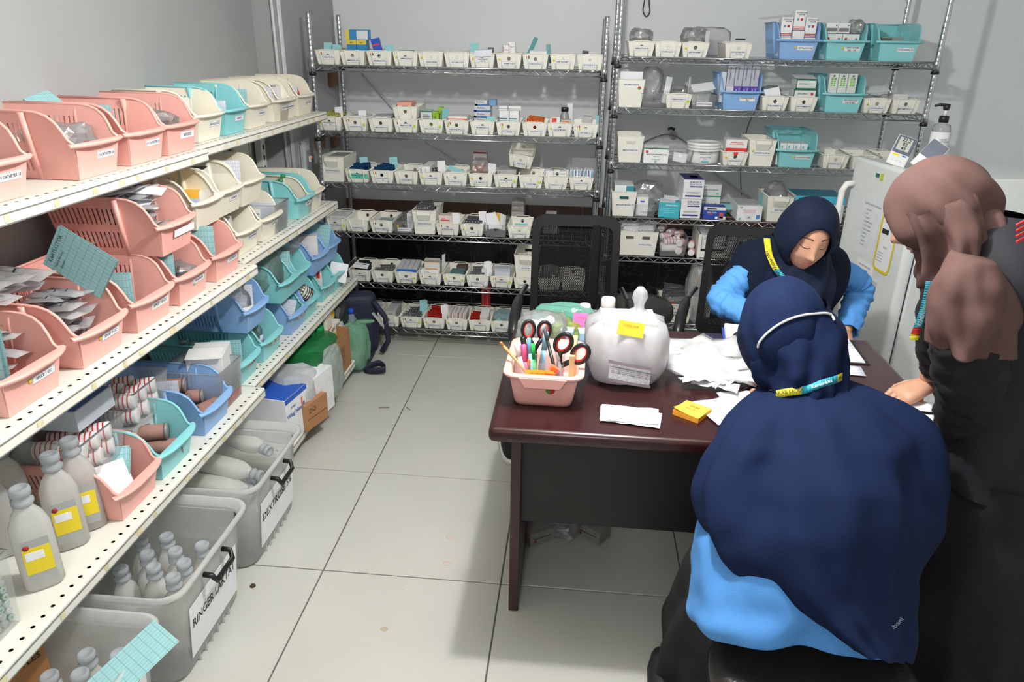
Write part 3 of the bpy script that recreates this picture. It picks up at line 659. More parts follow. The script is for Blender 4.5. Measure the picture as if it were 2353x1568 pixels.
def med_box(label, loc, size, base, decor=(), texts=(), rz=0.0, rot=None, group=None, name='medicine_box', tops=(), cat='box', open_flap=False):
    """carton: body, printed bands (x, z, w, h, rgb) and lettering (text, size, x, z, rgb) on the front (-Y) face"""
    t = thing(name, label, cat, loc, rz, group, rot); w, d, h = size
    key = ('b', round(w, 4), round(d, 4), round(h, 4), base)
    if key not in BXM:
        me = rbox((w, d, h), min(.0012, w*.05), 1, 'carton'); me.materials.append(mat('carton_%d_%d_%d' % base, base, .5, var=.03)); BXM[key] = me
    link('carton', BXM[key], t, (0, d/2, h/2))
    for x, z, ww, hh, rgb in decor: MB().box((x, -.0004, z), (ww, .0008, hh)).obj('print_band', mat('print_%d_%d_%d' % rgb, rgb, .5, var=.03), t)
    for x, y, ww, hh, rgb in tops: MB().box((x, y, h+.0003), (ww, hh, .0008)).obj('print_band', mat('print_%d_%d_%d' % rgb, rgb, .5, var=.03), t)
    for s, sz, x, z, rgb in texts: lettering(t, s, sz, mat('ink_%d_%d_%d' % rgb, rgb, .6, var=.02), (x, -.0012, z), bold=sz*.02, fit=w*.94)
    if open_flap: MB().box((0, d*.25, h+.004), (w*.98, d*.5, .001)).obj('flap', mat('carton_%d_%d_%d' % base, base, .5, var=.03), t, rot=(.15, 0, 0))
    return t
def blob(name, dims, seed, amp=.25, m=None, parent=None, loc=(0, 0, 0), fine=1.0, sub=3, flat=True, rot=(0, 0, 0)):
    """crumpled film bag: noise-creased pillow"""
    b = bmesh.new(); bmesh.ops.create_icosphere(b, subdivisions=sub, radius=1.0)
    for v in b.verts:
        p = v.co.copy(); q = Vector((max(-.82, min(.82, p.x))/.82, max(-.82, min(.82, p.y))/.82, max(-.8, min(.8, p.z))/.8))
        k = 1+amp*(abs(noise.noise(p*1.7*fine+Vector((seed*7.1, 0, 0))))*1.6-.4)+amp*.5*noise.noise(p*4.3*fine+Vector((0, seed*3.3, 0)))+amp*.3*noise.noise(p*9*fine+Vector((0, 0, seed)))
        v.co = Vector((q.x*dims[0]/2*k, q.y*dims[1]/2*k, (q.z*k if q.z > 0 or not flat else q.z*min(1, k))*dims[2]/2+dims[2]/2))
    me = bpy.data.meshes.new(name); b.to_mesh(me); b.free(); me.materials.append(m or CLEARBAG())
    for p in me.polygons: p.use_smooth = False
    return link(name, me, parent, loc, rot)
def bag(label, loc, dims, seed, amp=.25, m=None, rz=0, group=None, inner=(), name='plastic_bag', cat='bag', fine=1.0):
    t = thing(name, label, cat, loc, rz, group); blob('film', dims, seed, amp, m, t, fine=fine)
    for i, (p, r, rgb) in enumerate(inner): MB().lathe([(.0001, -r*1.2), (r*.8, -r), (r, 0), (r*.8, r), (.0001, r*1.2)], 10, c=p, rot=R3('Y', 1.2+i)).obj('packed_item', mat('packed_%d_%d_%d' % rgb, rgb, .4), t)
    return t
FOIL = {'silver': mat('foil_silver', (176, 178, 184), .28, .85, var=.12, nscale=120), 'bluefoil': mat('foil_blue', (40, 84, 128), .35, .4, var=.15, nscale=90), 'dark': mat('foil_dark', (42, 58, 58), .5, var=.2), 'red': mat('foil_red', (190, 44, 32), .35, .2, var=.25, nscale=70), 'orange': mat('foil_orange', (226, 118, 60), .35, .3, var=.35, nscale=60), 'yellow': mat('foil_yellow', (190, 186, 110), .4, .3, var=.4, nscale=80), 'white': mat('foil_white', (226, 228, 232), .4, 0, var=.06)}
BLM = {}
def blisters(desc, ref, loc, rz, n, kind, w=.08, h=.055, y0=.03, y1=.17, z=.02, seed=0, lean=.35):
    """row of blister strips / sachets standing in a bin; indistinguishable, one group"""
    rnd = random.Random(seed+n)
    key = (kind, w, h)
    if key not in BLM:
        m = MB().box((0, 0, h/2), (w, .0015, h))
        for i in range(5):
            for j in range(2): m.lathe([(.005, 0), (.0042, .003), (.0001, .0036)], 8, c=(-w*.4+w*.2*i, -.0006, h*.3+j*h*.42), rot=R3('X', PI/2))
        BLM[key] = m.mesh('strip', FOIL[kind])
    for i in range(n):
        f = (i+.5)/n
        o = link('blister_strip', BLM[key], None, wl(loc, rz, (rnd.uniform(-.012, .012), y0+(y1-y0)*f, z+rnd.uniform(-.004, .012))), (lean+rnd.uniform(-.15, .15), rnd.uniform(-.12, .12), rz+rnd.uniform(-.15, .15)))
        tag(o, '%s standing in the %s' % (desc, ref), 'blister pack', '%s in the %s' % (desc, ref))
def bottle(label, loc, prof, m, cap=None, capm=None, n=18, lab=None, group=None, rot=None, name='bottle', cat='bottle', labm=None, text=None):
    t = thing(name, label, cat, loc, 0, group, rot)
    MB().lathe(prof, n).obj('bottle_body', m, t)
    if cap: MB().lathe(cap, n).obj('cap', capm, t)
    if lab:
        r, z0, z1 = lab; MB().lathe([(r, z0), (r, z1)], n).obj('label', labm or PAPER(), t)
    return t
ORD = ['first', 'second', 'third', 'fourth', 'fifth', 'sixth', 'seventh', 'eighth', 'ninth', 'tenth', 'eleventh', 'twelfth']
# ================================================================== WHITE BINS ON THE LEFT RACK
BY = RY0+.004           # bin fronts stand just behind the front rail
LV = ['top', 'second', 'third', 'fourth', 'fifth', 'bottom']
def ax(px, z): 
    lo, hi = -1.0, 3.0                     # world x whose front-of-rack point appears above pixel column px
    d = None
    for _ in range(40):
        mid = (lo+hi)/2; p = Vector((mid, BY, z))-CAM; u = IMW/2+FPX*p.dot(RT)/p.dot(_f)
        if u < px: lo = mid
        else: hi = mid
    return mid
ROWS_A = [
 [(752.6, 'ACYCLOVIR 400 mg', ('rg',), ['cyan:-.03:.06:.3', 'cyan:.012:.052:-.1']), (809.3, 'AMBROXOL 30 mg', (), ['bluebox']), (870.9, 'AMOXICILLIN 500 mg', ('rg',), ['bluepack', 'cyan:.028:.055:.2']), (931, 'AMINOFILIN', ('y',), ['tealflat']), (989.2, 'ANALGESIK', ('y',), []), (1049.5, 'ATTAPULGIT', (), []), (1107.4, 'AZITROMISIN\n500 mg', ('y',), ['cyan:-.055:.072:.1', 'paper', 'sil:.035']), (1169, 'ASAM FOLAT', ('y',), ['folat']), (1230, 'ATORVASTATIN 20 mg', ('rg',), ['tealstrip', 'whiterow']), (1293.6, 'ASAM TRANEXAMAT TAB', ('y',), ['cyan:-.058:.07:.9']), (1355.8, 'ANTASIDA TAB', (), ['sil:-.02'])],
 [(756.4, 'ASAM MEFENAMAT 500\nmg', ('y',), ['bl:yellow:7', 'wcard:.032:.075']), (815.5, 'ALLOPURINOL 100 mg', ('rg', 'g'), ['flatbox', 'wcard:.02:.06']), (874.4, 'AMLODIPIN 10 mg', (), ['greybox']), (931.9, 'AMBROXOL SIRUP', ('r', 'g'), ['stackbin']), (990.4, 'BISACODYL 5 mg', ('g',), ['dulco']), (1048.9, 'BETAHISTIN 6 mg', ('y', 'rg'), ['orangebox']), (1108, 'BROMHEXIN 8 mg', (), ['bromo']), (1168, 'BISOPROLOL 5 mg', ('rg', 'y'), ['biso']), (1228.5, 'CALOVIT C', (), ['bl:orange:5']), (1286, 'CALSIUM SIRUP', ('y',), ['siron']), (1345.5, 'CAPTOPRIL 25 mg', ('rg', 'y'), ['capto'])],
 [(820.3, 'CEFIXIME TRIHYDRATE\n200 mg', ('y',), ['bl:bluefoil:6', 'cyan:.015:.075:.3']), (877, 'CIPROFLOXACIN 500\nmg', ('rg',), ['bl:bluefoil:8', 'cyan:.045:.08:.25']), (933, 'CLINDAMYCIN', (), ['lowgrey']), (989.5, 'CLOPIDOGREL', ('y',), ['clopi', 'bl:silver:6', 'wcard:.045:.08']), (1045.8, 'CANDESARTAN 8 mg', ('r',), ['cyanlean']), (1104, 'CO AMOXICLAV', ('y',), ['orangebag']), (1162, 'COTRIMOXAZOLE 480\nmg', ('g',), ['greyctn']), (1219.6, 'CURCUMA', ('g',), ['tiltbin']), (1277, 'DOMPERIDON 10 mg', (), ['domp']), (1335.5, 'DOXYCYCLIN', (), ['diabox'])],
 [(770, 'FUROSEMIDE', ('g',), ['flatbox']), (819, 'GLIMEPIRIDE', (), []), (876, 'GLIBENCLAMIDE 5 mg', ('rg',), ['lowteal']), (1028, 'IBUPROFEN 400 mg', ('rg',), ['ibu', 'wcard:.035:.07']), (1084, 'ISDN', ('y',), ['bl:silver:10', 'wcard:.05:.085']), (1193, 'LANSOPRAZOLE', (), ['lansop'])],
 [(826, 'LOPERAMIDE', (), ['papers5']), (878, 'LORATADINE', (), ['bl:silver:4']), (932.6, 'METFORMIN 500', ('g',), ['bluetops']), (988, 'METRONIDAZOL 500 mg', ('r',), ['metro']), (1043, 'METIL PREDNISOLON\n4 mg', ('y', 'g'), ['tealbox']), (1097, 'PROPRANOLOL HCl\nTABLET 10 mg', (), ['bl:silver:3', 'propbox', 'wcard:.05:.09']), (1152, 'NATRIUM DIKLOFENAK', ('g', 'rg'), ['silverbox']), (1206, 'NIFEDIPIN 10 mg', (), ['talltop']), (1262, 'OMEPRAZOL', (), ['tealtop']), (1316, 'ONDANSETRON', (), [])],
 [(784, 'PARACETAMOL', (), ['bl:dark:7', 'cyan:.03:.095:.15']), (841, 'PIROXICAM 20 mg', ('g',), ['lowgrey']), (892, 'PREDNISON 5 mg', ('y',), ['greyctn2']), (944, 'RANITIDIN 150 mg', ('rg', 'g'), ['bl:silver:5', 'cyan:.05:.09:.12']), (997, 'ROSUVASTATIN', ('y',), ['bl:red:7', 'wcard:.05:.085']), (1049, 'SALBUTAMOL 4 mg', ('y',), ['whitestand']), (1102, 'SIMVASTATIN TAB', (), ['redbox']), (1152, 'SPIRONOLAKTON', ('g',), ['tealbag']), (1208, 'VITAMIN B', (), [])]]
LAWARNA = (60, 90, 170)
def put(code, loc, ref, k):
    a = code.split(':'); c = a[0]; W = lambda x, y, z: wl(loc, 0, (x, y, z-.008 if z > .02 else z)); L = ref
    if c == 'cyan':
        x, h, f = map(float, a[1:4]); card('folded cyan stock card standing in the '+L if x > 0 else 'cyan stock card leaning at the left of the '+L, W(x-.02, .10, .03), .045, h+.02, (-.12, .05*math.sin(k), .25+f), 'cyan', .5)
    elif c == 'wcard': x, h = map(float, a[1:3]); card('folded white stock card standing in the '+L, W(x-.015, .06, .025), .042, h+.02, (-.15, .08, .9), 'white', -.9)
    elif c == 'bl': blisters({'silver': 'silver blister strip', 'yellow': 'yellow-green blister strip', 'bluefoil': 'dark blue foil sachet', 'orange': 'orange foil sachet', 'dark': 'dark green foil sachet', 'red': 'red foil sachet'}[a[1]], L, loc, 0, int(a[2]), a[1], z=.022 if a[1] not in ('red',) else .03, h=.062 if a[1] in ('bluefoil', 'yellow', 'orange') else .05, seed=k)
    elif c == 'sil': blisters('silver blister strip', L, W(float(a[1]), .06, .015), 0, 2, 'silver', .03, .07, 0, .03, 0, seed=k)
    elif c == 'bluebox':
        for i, (dx, dz, r) in enumerate(((-.03, .072, 0), (.022, .072, 0), (.0, .128, .0))): med_box(['blue and yellow carton, lower left of the stack on the ', 'blue and yellow carton, lower right of the stack on the ', 'blue carton with white end, on top of the stack on the '][i]+L, W(dx, .10, dz-.003), (.05 if i < 2 else .115, .06, .055 if i < 2 else .048), (52, 140, 200), [(0, .044, .05, .020, (235, 208, 60))] if i < 2 else [(-.048, .024, .018, .048, (235, 208, 60)), (.028, .022, .058, .042, (225, 228, 230))], [('MIX', .01, 0, .043, (60, 70, 60))] if i < 2 else [])
        med_box('flat yellow packet tucked beside the '+L, W(-.075, .02, .062), (.04, .05, .016), (232, 200, 60))
    elif c == 'bluepack': med_box('bright blue foil pack tilted in the '+L, W(-.022, .09, .05), (.046, .012, .085), (40, 92, 200), [(0, .055, .04, .008, (220, 70, 80)), (.004, .02, .036, .007, (220, 70, 80))], rot=(.1, -.22, 0), name='foil_pack')
    elif c == 'tealflat': med_box('flat teal booklet lying on the '+L, W(-.015, .05, .075), (.062, .09, .006), (40, 140, 150), name='booklet', cat='booklet')
    elif c == 'paper': o = thing('paper_sheet', 'white paper sheet hanging over the front of the '+L, 'paper', W(.005, -.006, .058)); MB().add([(-.04, -.004, 0), (.046, -.004, .004), (.046, .0, .034), (-.04, .0, .028), (.046, .05, .038), (-.04, .05, .030)], [(0, 1, 2, 3), (3, 2, 4, 5)]).obj('sheet', GRID['white'], o)
    elif c == 'folat':
        med_box('white medicine box with red print standing in the '+L, W(-.025, .07, .04), (.03, .03, .072), (236, 236, 238), [(-.011, .04, .004, .05, (190, 110, 120))], [('FOLAT', .007, .004, .05, (90, 90, 100))], rot=(0, .04, .2))
        med_box('taller white medicine box with red print in the '+L, W(.008, .08, .055), (.035, .03, .075), (238, 238, 240), [(-.013, .04, .004, .05, (190, 110, 120))], [('FOLAT', .007, .004, .05, (90, 90, 100))], rot=(0, -.06, -.1))
    elif c == 'tealstrip': card('long narrow teal card sticking out between bins at the '+L, W(-.062, .12, .05), .022, .115, (0, .42, .1), 'teal', 0)
    elif c == 'whiterow': med_box('row of white ampoule cartons in the '+L, W(.01, .06, .04), (.085, .09, .05), (234, 234, 236), [(0, .046, .08, .003, (190, 190, 196))])
    elif c == 'flatbox': med_box('flat white carton lying in the '+L, W(0, .05, .055), (.09, .13, .025), (226, 227, 228), [(.0, .012, .07, .006, (170, 172, 180))])
    elif c == 'greybox':
        for i in range(2): med_box(('left' if i == 0 else 'right')+' grey striped carton lying in the '+L, W(-.025+.048*i, .04, .05), (.044, .15, .032), (198, 200, 204), [(x*.01-.015, .016, .003, .024, (120, 122, 128)) for x in range(4)])
    elif c == 'stackbin':
        tray('small white bin with salmon cards stacked on the second shelf row', W(0, .0, .069), '', (), 0); med_box('salmon card pad in the stacked white bin', W(-.01, .03, .135), (.075, .12, .02), (240, 170, 150), name='card_pad', cat='pad')
    elif c == 'dulco':
        med_box('white and green laxative box with Arabic print in the '+L, W(-.03, .03, .035), (.058, .05, .085), (206, 212, 210), [(0, .012, .058, .024, (150, 196, 70)), (0, .078, .058, .008, (70, 120, 110)), (0, .052, .04, .003, (70, 76, 80)), (.0, .044, .034, .002, (70, 76, 80))], [('DULCO', .008, 0, .06, (60, 66, 70))])
        for i, (dx, dy, dz, r) in enumerate(((.012, .06, .04, .1), (.034, .02, .035, -.1), (.035, .09, .06, .05))): med_box(['lime green carton standing in the ', 'lime green and black carton at the front right of the ', 'lime green carton at the back of the '][i]+L, W(dx, dy, dz), (.026, .05, .07), (150, 200, 40), [(.008, .035, .008, .07, (60, 66, 70))] if i == 1 else [], rz=r)
        card('cyan stock card at the right of the '+L, W(.052, .03, .03), .06, .10, (-.05, .12, 1.1), 'cyan', .2)
    elif c == 'orangebox': med_box('flat white box with orange stripe lying on the '+L, W(0, .03, .068), (.1, .12, .024), (238, 236, 234), [(0, .009, .1, .008, (238, 110, 60))])
    elif c == 'bromo':
        for i, (dx, dz, w_) in enumerate(((0, .055, .085), (0, .085, .085), (-.0, .115, .085), (-.005, .144, .062))): med_box(['blue-striped carton, lowest of the stack on the ', 'blue-striped carton, second of the stack on the ', 'blue-striped carton, third of the stack on the ', 'blue-striped carton, topmost of the stack on the '][i]+L, W(dx-.01, .07, dz), (w_, .09, .0285), (206, 208, 212), [(0, .004, w_, .008, (60, 116, 180)), (-w_/2+.006, .004, .012, .008, (40, 36, 90))], [('Bromhexin', .009, -.005, .018, (70, 72, 78))])
        med_box('small blue card box beside the carton stack on the '+L, W(.045, .08, .144), (.034, .05, .03), (110, 160, 206)); card('cyan stock card in front of the cartons on the '+L, W(.02, .03, .04), .04, .055, (-.1, 0, .1), 'cyan', .2)
    elif c == 'biso':
        for i in range(2): med_box(['left', 'right'][i]+' white carton with teal arcs standing in the '+L, W(-.028+.052*i, .05, .05), (.048, .06, .075), (236, 237, 240), [(-.004, .035, .04, .006, (60, 110, 100)), (-.002, .024, .038, .007, (90, 190, 190 if i == 0 else 206)), (.004, .012, .03, .006, (236, 237, 240))])
        for i in range(2): med_box('flat white leaflet box, %s on the cartons of the ' % ['left', 'right'][i]+L, W(-.03+.055*i, .05, .126), (.05+.02*i, .06, .022), (232, 233, 236), [(0, .008, .06, .002, (150, 150, 156))])
    elif c == 'siron':
        bottle('grey medicine bottle with black cap standing in the '+L, W(.02, .10, .045), [(.024, 0), (.025, .004), (.025, .05), (.02, .066), (.015, .074), (.015, .08)], mat('grey_bottle', (150, 150, 150), .3), [(.019, .079), (.019, .098), (.017, .1), (.0001, .1)], BLACKP(), lab=(.0255, .012, .045), labm=mat('bottle_label_grey', (176, 176, 174), .6))
        med_box('red and white carton in front of the grey bottle in the '+L, W(-.022, .03, .04), (.042, .03, .062), (236, 234, 234), [(-.008, .028, .024, .056, (226, 62, 50))], [('SIRUP', .008, -.008, .02, (240, 230, 230))])
        med_box('orange and grey carton at the right of the '+L, W(.03, .04, .04), (.05, .05, .048), (196, 190, 184), [(0, .036, .035, .010, (226, 130, 60))]); card('grey card upright behind the bottle in the '+L, W(.03, .16, .04), .03, .12, (0, 0, .3), 'white', 0)
    elif c == 'capto':
        med_box('grey captopril carton propped at the back of the '+L, W(.005, .14, .06), (.055, .03, .055), (176, 176, 172), [], [('CAPTOPRIL', .009, 0, .04, (60, 60, 64))], rot=(-.2, .06, 0)); card('narrow cyan card at the right end of the '+L, W(.05, .02, .03), .022, .085, (0, 0, .3), 'cyan', 0)
    elif c in ('lowgrey', 'lowteal'): med_box(('grey flat pack' if c == 'lowgrey' else 'pale teal flat pack')+' lying low in the '+L, W(0, .05, .03), (.085, .12, .025), (150, 152, 152) if c == 'lowgrey' else (150, 180, 182), name='flat_pack')
    elif c == 'clopi': med_box('long white carton lying in the '+L, W(-.03, .02, .06), (.045, .19, .04), (238, 238, 238), [(0, .02, .006, .02, (200, 200, 206))])
    elif c == 'cyanlean': card('cyan stock card lying slanted in the '+L, W(-.05, .06, .085), .085, .03, (-.9, .35, 0), 'cyan', 0)
    elif c == 'orangebag':
        bag('clear bag of orange capsules lying on the '+L, W(-.015, .08, .055), (.095, .09, .085), 3, .2, None, inner=[((-.02+.02*(i % 3), -.02+.012*(i//3), .03+.012*(i % 2)), .014, (240, 112, 30)) for i in range(6)])
        card('white leaflet standing beside the orange bag in the '+L, W(.025, .05, .05), .05, .075, (-.1, .2, .6), 'white', .8)
        for i in range(2): med_box(['lower', 'upper'][i]+' grey and red carton behind the orange bag on the third shelf', W(-.03-.0*i, .20, .0+.085*i), (.095-.02*i, .04, .08), (170, 166, 164), [(0, .07, .09-.02*i, .010, (120, 60, 60))], [('AMOXICLAV', .01, 0, .04, (130, 80, 80))])
    elif c == 'greyctn': med_box('grey carton lying in the '+L, W(-.0, .03, .06), (.10, .15, .035), (176, 178, 176), [(-.035, .022, .008, .008, (120, 120, 122))], [('Cotrimoxazole', .009, .01, .012, (60, 60, 62))])
    elif c == 'tiltbin': tray('small white bin tilted on top of two bins of the third shelf', (loc[0]-.062, loc[1]+.03, loc[2]+.098), 'DEXTRAL', (), rot=(.18, .13, .03))
    elif c == 'domp':
        med_box('white box with orange stripe at the left of the '+L, W(-.035, .02, .045), (.04, .05, .055), (234, 234, 236), [(0, .022, .04, .008, (226, 130, 80))]); med_box('white box at the right of the '+L, W(.035, .02, .045), (.036, .05, .055), (232, 232, 234), [(0, .04, .03, .003, (150, 150, 156))])
    elif c == 'diabox':
        for i in range(7): med_box('%s white and blue upright carton in the ' % ORD[i]+L, W(-.048+.0158*i, .03, .03), (.0145, .07, .078), (236, 238, 242), [(.002, .04, .005, .07, (70, 150, 206) if i % 2 == 0 else (40, 50, 110))], rot=(0, -.06+.02*i, 0))
        for i in range(2): med_box(['lower', 'upper'][i]+' clear-wrapped grey carton behind the '+L, W(.01, .20, .0+.11*i), (.13, .04, .105 if i == 0 else .035), (150, 152, 156))
    elif c == 'ibu': med_box('pale pink box with red Arabic print in the '+L, W(-.02, .05, .045), (.075, .06, .06), (228, 214, 208), [(0, .034, .05, .006, (196, 70, 80)), (-.01, .042, .02, .005, (196, 70, 80)), (0, .02, .04, .003, (160, 120, 120))])
    elif c == 'lansop':
        card('cyan card lying in the '+L, W(-.03, .05, .06), .07, .03, (-1.2, 0, 0), 'cyan', 0)
        for i in range(2): med_box(['lower', 'upper'][i]+' grey carton stacked behind the '+L, W(-.03, .24, .045+.058*i), (.07, .11, .055), (176, 174, 170), [], [('LANSOPRAZOLE', .009, 0, .03, (60, 60, 62))])
        med_box('grey carton with white ends behind the chair on the fourth shelf', W(.16, .13, .06), (.06, .14, .045), (196, 196, 196), [], [('OMEPRAZOLE', .009, 0, .02, (60, 60, 62))]); med_box('plain grey carton under the white-ended one on the fourth shelf', W(.16, .13, 0), (.08, .14, .058), (150, 150, 150))
    elif c == 'papers5': card('white leaflet lying across the '+L, W(-.045, .02, .085), .085, .06, (-1.35, .1, .05), 'white', 0); blisters('silver blister strip', L, loc, 0, 4, 'dark', .07, .05, .06, .18, .03, seed=k)
    elif c == 'bluetops':
        for i in range(4): med_box('%s grey carton with blue end in the ' % ORD[i]+L, W(-.042+.028*i, .03, .03), (.026, .14, .058), (196, 198, 202), [(0, .048, .026, .018, (40, 120, 206))], rot=(.12, 0, 0))
    elif c == 'metro':
        med_box('grey and white carton at the back of the '+L, W(.0, .06, .05), (.085, .04, .085), (214, 214, 212), [(0, .078, .085, .012, (150, 130, 108))]); med_box('flat white and orange carton at the front of the '+L, W(-.005, .015, .066), (.105, .045, .022), (240, 240, 240), [], [('handling', .009, -.015, .01, (80, 110, 180))], tops=[(.005, .028, .07, .022, (238, 160, 70))]); card('grey card rising at the right of the '+L, W(.045, .12, .05), .03, .10, (0, .05, 1.1), 'white', 0)
    elif c == 'tealbox': med_box('flat teal carton lying in the '+L, W(.008, .04, .042), (.078, .09, .03), (84, 128, 126)); med_box('brown blister carton at the back of the '+L, W(.02, .15, .05), (.06, .05, .03), (96, 72, 66))
    elif c == 'propbox': med_box('narrow white carton upright at the right of the '+L, W(.03, .04, .03), (.026, .06, .07), (234, 234, 234), [], [('PIL', .012, 0, .03, (90, 90, 96))])
    elif c == 'silverbox': med_box('silver plastic-wrapped carton in the '+L, W(0, .05, .04), (.09, .06, .065), (188, 194, 206), [(0, .03, .08, .03, (214, 220, 232))], name='wrapped_carton')
    elif c == 'talltop': tall_bin('tall white bin standing on bins beside the empty chair', W(.004, .0, .069), 'GLUKOSA', 'scoop')
    elif c == 'tealtop': bag('clear bag with teal packets behind the empty chair mesh', W(0, .1, .05), (.1, .1, .07), 5, .2, None, inner=[((.0, 0, .03), .018, (60, 130, 140))])
    elif c == 'greyctn2': med_box('pale grey carton standing in the '+L, W(.005, .04, .035), (.058, .15, .055), (190, 190, 188), [(0, .04, .02, .008, (150, 150, 150))])
    elif c == 'whitestand':
        for i in range(5): med_box('%s white and red upright carton in the ' % ORD[i]+L, W(-.042+.02*i, .03, .03), (.0185, .12, .068), (226, 220, 220), [(.003, .034, .004, .066, (196, 120, 120))], rot=(0, .03*i-.06, 0))
    elif c == 'redbox':
        blisters('red foil sachet', L, wl(loc, 0, (-.03, 0, 0)), 0, 5, 'red', .05, .05, .03, .14, .03, seed=k); med_box('white carton standing in the '+L, W(.025, .02, .03), (.05, .09, .07), (226, 226, 226), [(.022, .035, .004, .07, (190, 60, 60)), (.012, .03, .008, .004, (90, 90, 90))], rot=(.2, 0, 0)); med_box('tall red carton upright behind the bottom row of bins', W(.005, .245, .0), (.055, .03, .205), (196, 40, 38), [(-.018, .12, .003, .09, (230, 190, 190)), (.012, .12, .003, .1, (230, 190, 190))], )
    elif c == 'tealbag': bag('pale teal plastic bag lying in the '+L, W(0, .10, .03), (.1, .15, .07), 8, .15, mat('teal_film', (150, 184, 188), .2, alpha=.7, bump=.5, bscale=60))
k = 0
for r, row in enumerate(ROWS_A):
    z = ADK[r]+.0035
    for i, (px, text, stk, cont) in enumerate(row):
        short = text.replace('\n', ' '); k += 1
        loc = (ax(px, z+.04), BY, z)
        kw = {}
        if text.startswith('CEFIXIME'): kw = dict(paper=mat('mint_label', (96, 206, 180), .6), big=True)
        if text.startswith('PROPRAN'): kw = dict(big=True)
        tray('white bin labelled %s on the %s shelf, left rack' % (short, LV[r]), loc, text, stk, lz=.021+.013*((i*7+r*3) % 3 == 0), **kw)
        for c in cont: put(c, loc, short.split(' mg')[0]+' bin', k)
def atA(px, r, dy=0): z = ADK[r]+.0035; return (ax(px, z+.05), BY+dy, z)
tall_bin('tall white bin labelled KETOKONAZOL at left of the third shelf, left rack', atA(764, 2), 'KETOKONAZOL', 'scoop')
med_box('grey carton lying in the KETOKONAZOL bin', wl(atA(764, 2), 0, (.01, .05, .10)), (.08, .13, .03), (150, 148, 144))
tall_bin('tall white bin labelled HIDROKLOROTIAZID on the fourth shelf, left rack', atA(975, 3), 'HIDROKLOROTIAZID', 'scoop')
blisters('grey blister carton', 'HIDROKLOROTIAZID bin', wl(atA(975, 3), 0, (-.015, 0, .09)), 0, 6, 'silver', .06, .06, .05, .19, 0, seed=4)
tray('clear small bin labelled ISONIAZID on the fourth shelf, left rack', atA(927, 3), 'ISONIAZID 300 mg', ('rg', 'y'), kind='clear')
med_box('white carton upright in the clear ISONIAZID bin', wl(atA(927, 3), 0, (.028, .04, .02)), (.034, .07, .085), (222, 222, 224), [(0, .05, .02, .04, (180, 180, 186))])
tray('clear small bin full of leaflets on the fourth shelf, left rack', atA(1138, 3), '', (), kind='clear')
for i in range(5): card('white leaflet fanned out in the clear bin on the fourth shelf', wl(atA(1138, 3), 0, (-.045+.012*i, .05+.01*i, .03)), .06, .085, (-.25, -.1+.13*i, .5+.1*i), 'white', .15, group='leaflets in the clear bin on the fourth shelf')
med_box('yellow edged envelope in the clear bin of leaflets', wl(atA(1138, 3), 0, (-.02, .10, .03)), (.07, .006, .08), (220, 180, 80), name='envelope', cat='envelope')
# ================================================================== RIGHT RACK
LB = ['top', 'second', 'third', 'fourth', 'fifth', 'bottom']
def atB(px, r, dy=0.0, dz=0): z = BDK[r]+.0035; return (ax(px, z+.05), BY+dy, z+dz)
def trayB(px, r, text, stk=(), cont=(), **kw):
    loc = atB(px, r); tray('white bin labelled %s on the %s shelf, right rack' % (text.replace('\n', ' '), LB[r]), loc, text, stk, **kw)
    for c in cont: put(c, loc, text.split('\n')[0]+' bin', int(px))
    return loc
# top shelf
l = trayB(1474.5, 0, 'AMINOFILIN INJ', (), lz=.036)
bag('clear bag of amber ampoules in the AMINOFILIN INJ bin', wl(l, 0, (0, .10, .04)), (.11, .12, .085), 11, .15, inner=[((-.035+.014*i, -.03, .04), .006, (150, 84, 40)) for i in range(6)])
l = trayB(1535.8, 0, 'ATROPIN SULFAT INJ', ())
l = trayB(1598.7, 0, 'ASAM TRANEXAMAT INJ', ('y',))
bag('clear bag of green-ringed ampoules in the ASAM TRANEXAMAT INJ bin', wl(l, 0, (0, .10, .045)), (.12, .13, .09), 12, .2, inner=[((-.04+.02*i, -.03, .035+.01*(i % 2)), .007, (176, 206, 190)) for i in range(5)])
card('white card upright at the right of the ASAM TRANEXAMAT INJ bin', wl(l, 0, (.045, .03, .03)), .03, .09, (0, .02, .8), 'white', .5)
o = bag('flat clear bag of ampoule trays behind the top shelf bins', (l[0]+.10, BY+.30, l[2]), (.22, .03, .14), 13, .08)
l = trayB(1697.7, 0, 'BUPIVACAINE SPINAL\n0,5 % INJ', ())
med_box('black strip resting across the BUPIVACAINE SPINAL bin', wl(l, 0, (.02, .08, .08)), (.045, .02, .008), (40, 40, 42), name='marker_strip', cat='strip')
def basketB(px, r, color, text, extra, **kw):
    loc = atB(px, r); basket('%s stacking basket labelled %s on the right rack' % (color, text.replace('\n', ' ')), color, loc, 0.0, text, scale=.96, **kw); return loc
RDK, BLU = (196, 40, 52), (90, 150, 180)
l = basketB(1834, 0, 'blue', 'CEFTRIAXON INJ', None, stk='y')
for i, (dx, dz, dy) in enumerate(((-.055, .012, .04), (.002, .012, .035), (.058, .012, .04), (-.055, .100, .05), (.002, .130, .05), (.058, .100, .05))):
    hi = i > 2
    med_box(['lower left', 'lower middle', 'lower right', 'upper left', 'topmost middle', 'upper right'][i]+' ceftriaxone carton in the blue top-shelf basket', wl(l, 0, (dx, dy, dz)), (.052, .06, .085 if i != 1 else .115), (238, 238, 238), [(0, .012, .052, .004, RDK), (0, .005, .052, .003, RDK), (.008, .045, .011, .011, RDK), (-.009, .045, .010, .010, BLU)] if hi else [(.015, .06, .012, .008, (60, 60, 66))], [('CEFTRIAXONE\nSODIUM', .0085, .004, .070, (50, 50, 56))], rz=.03*(i % 3-1))
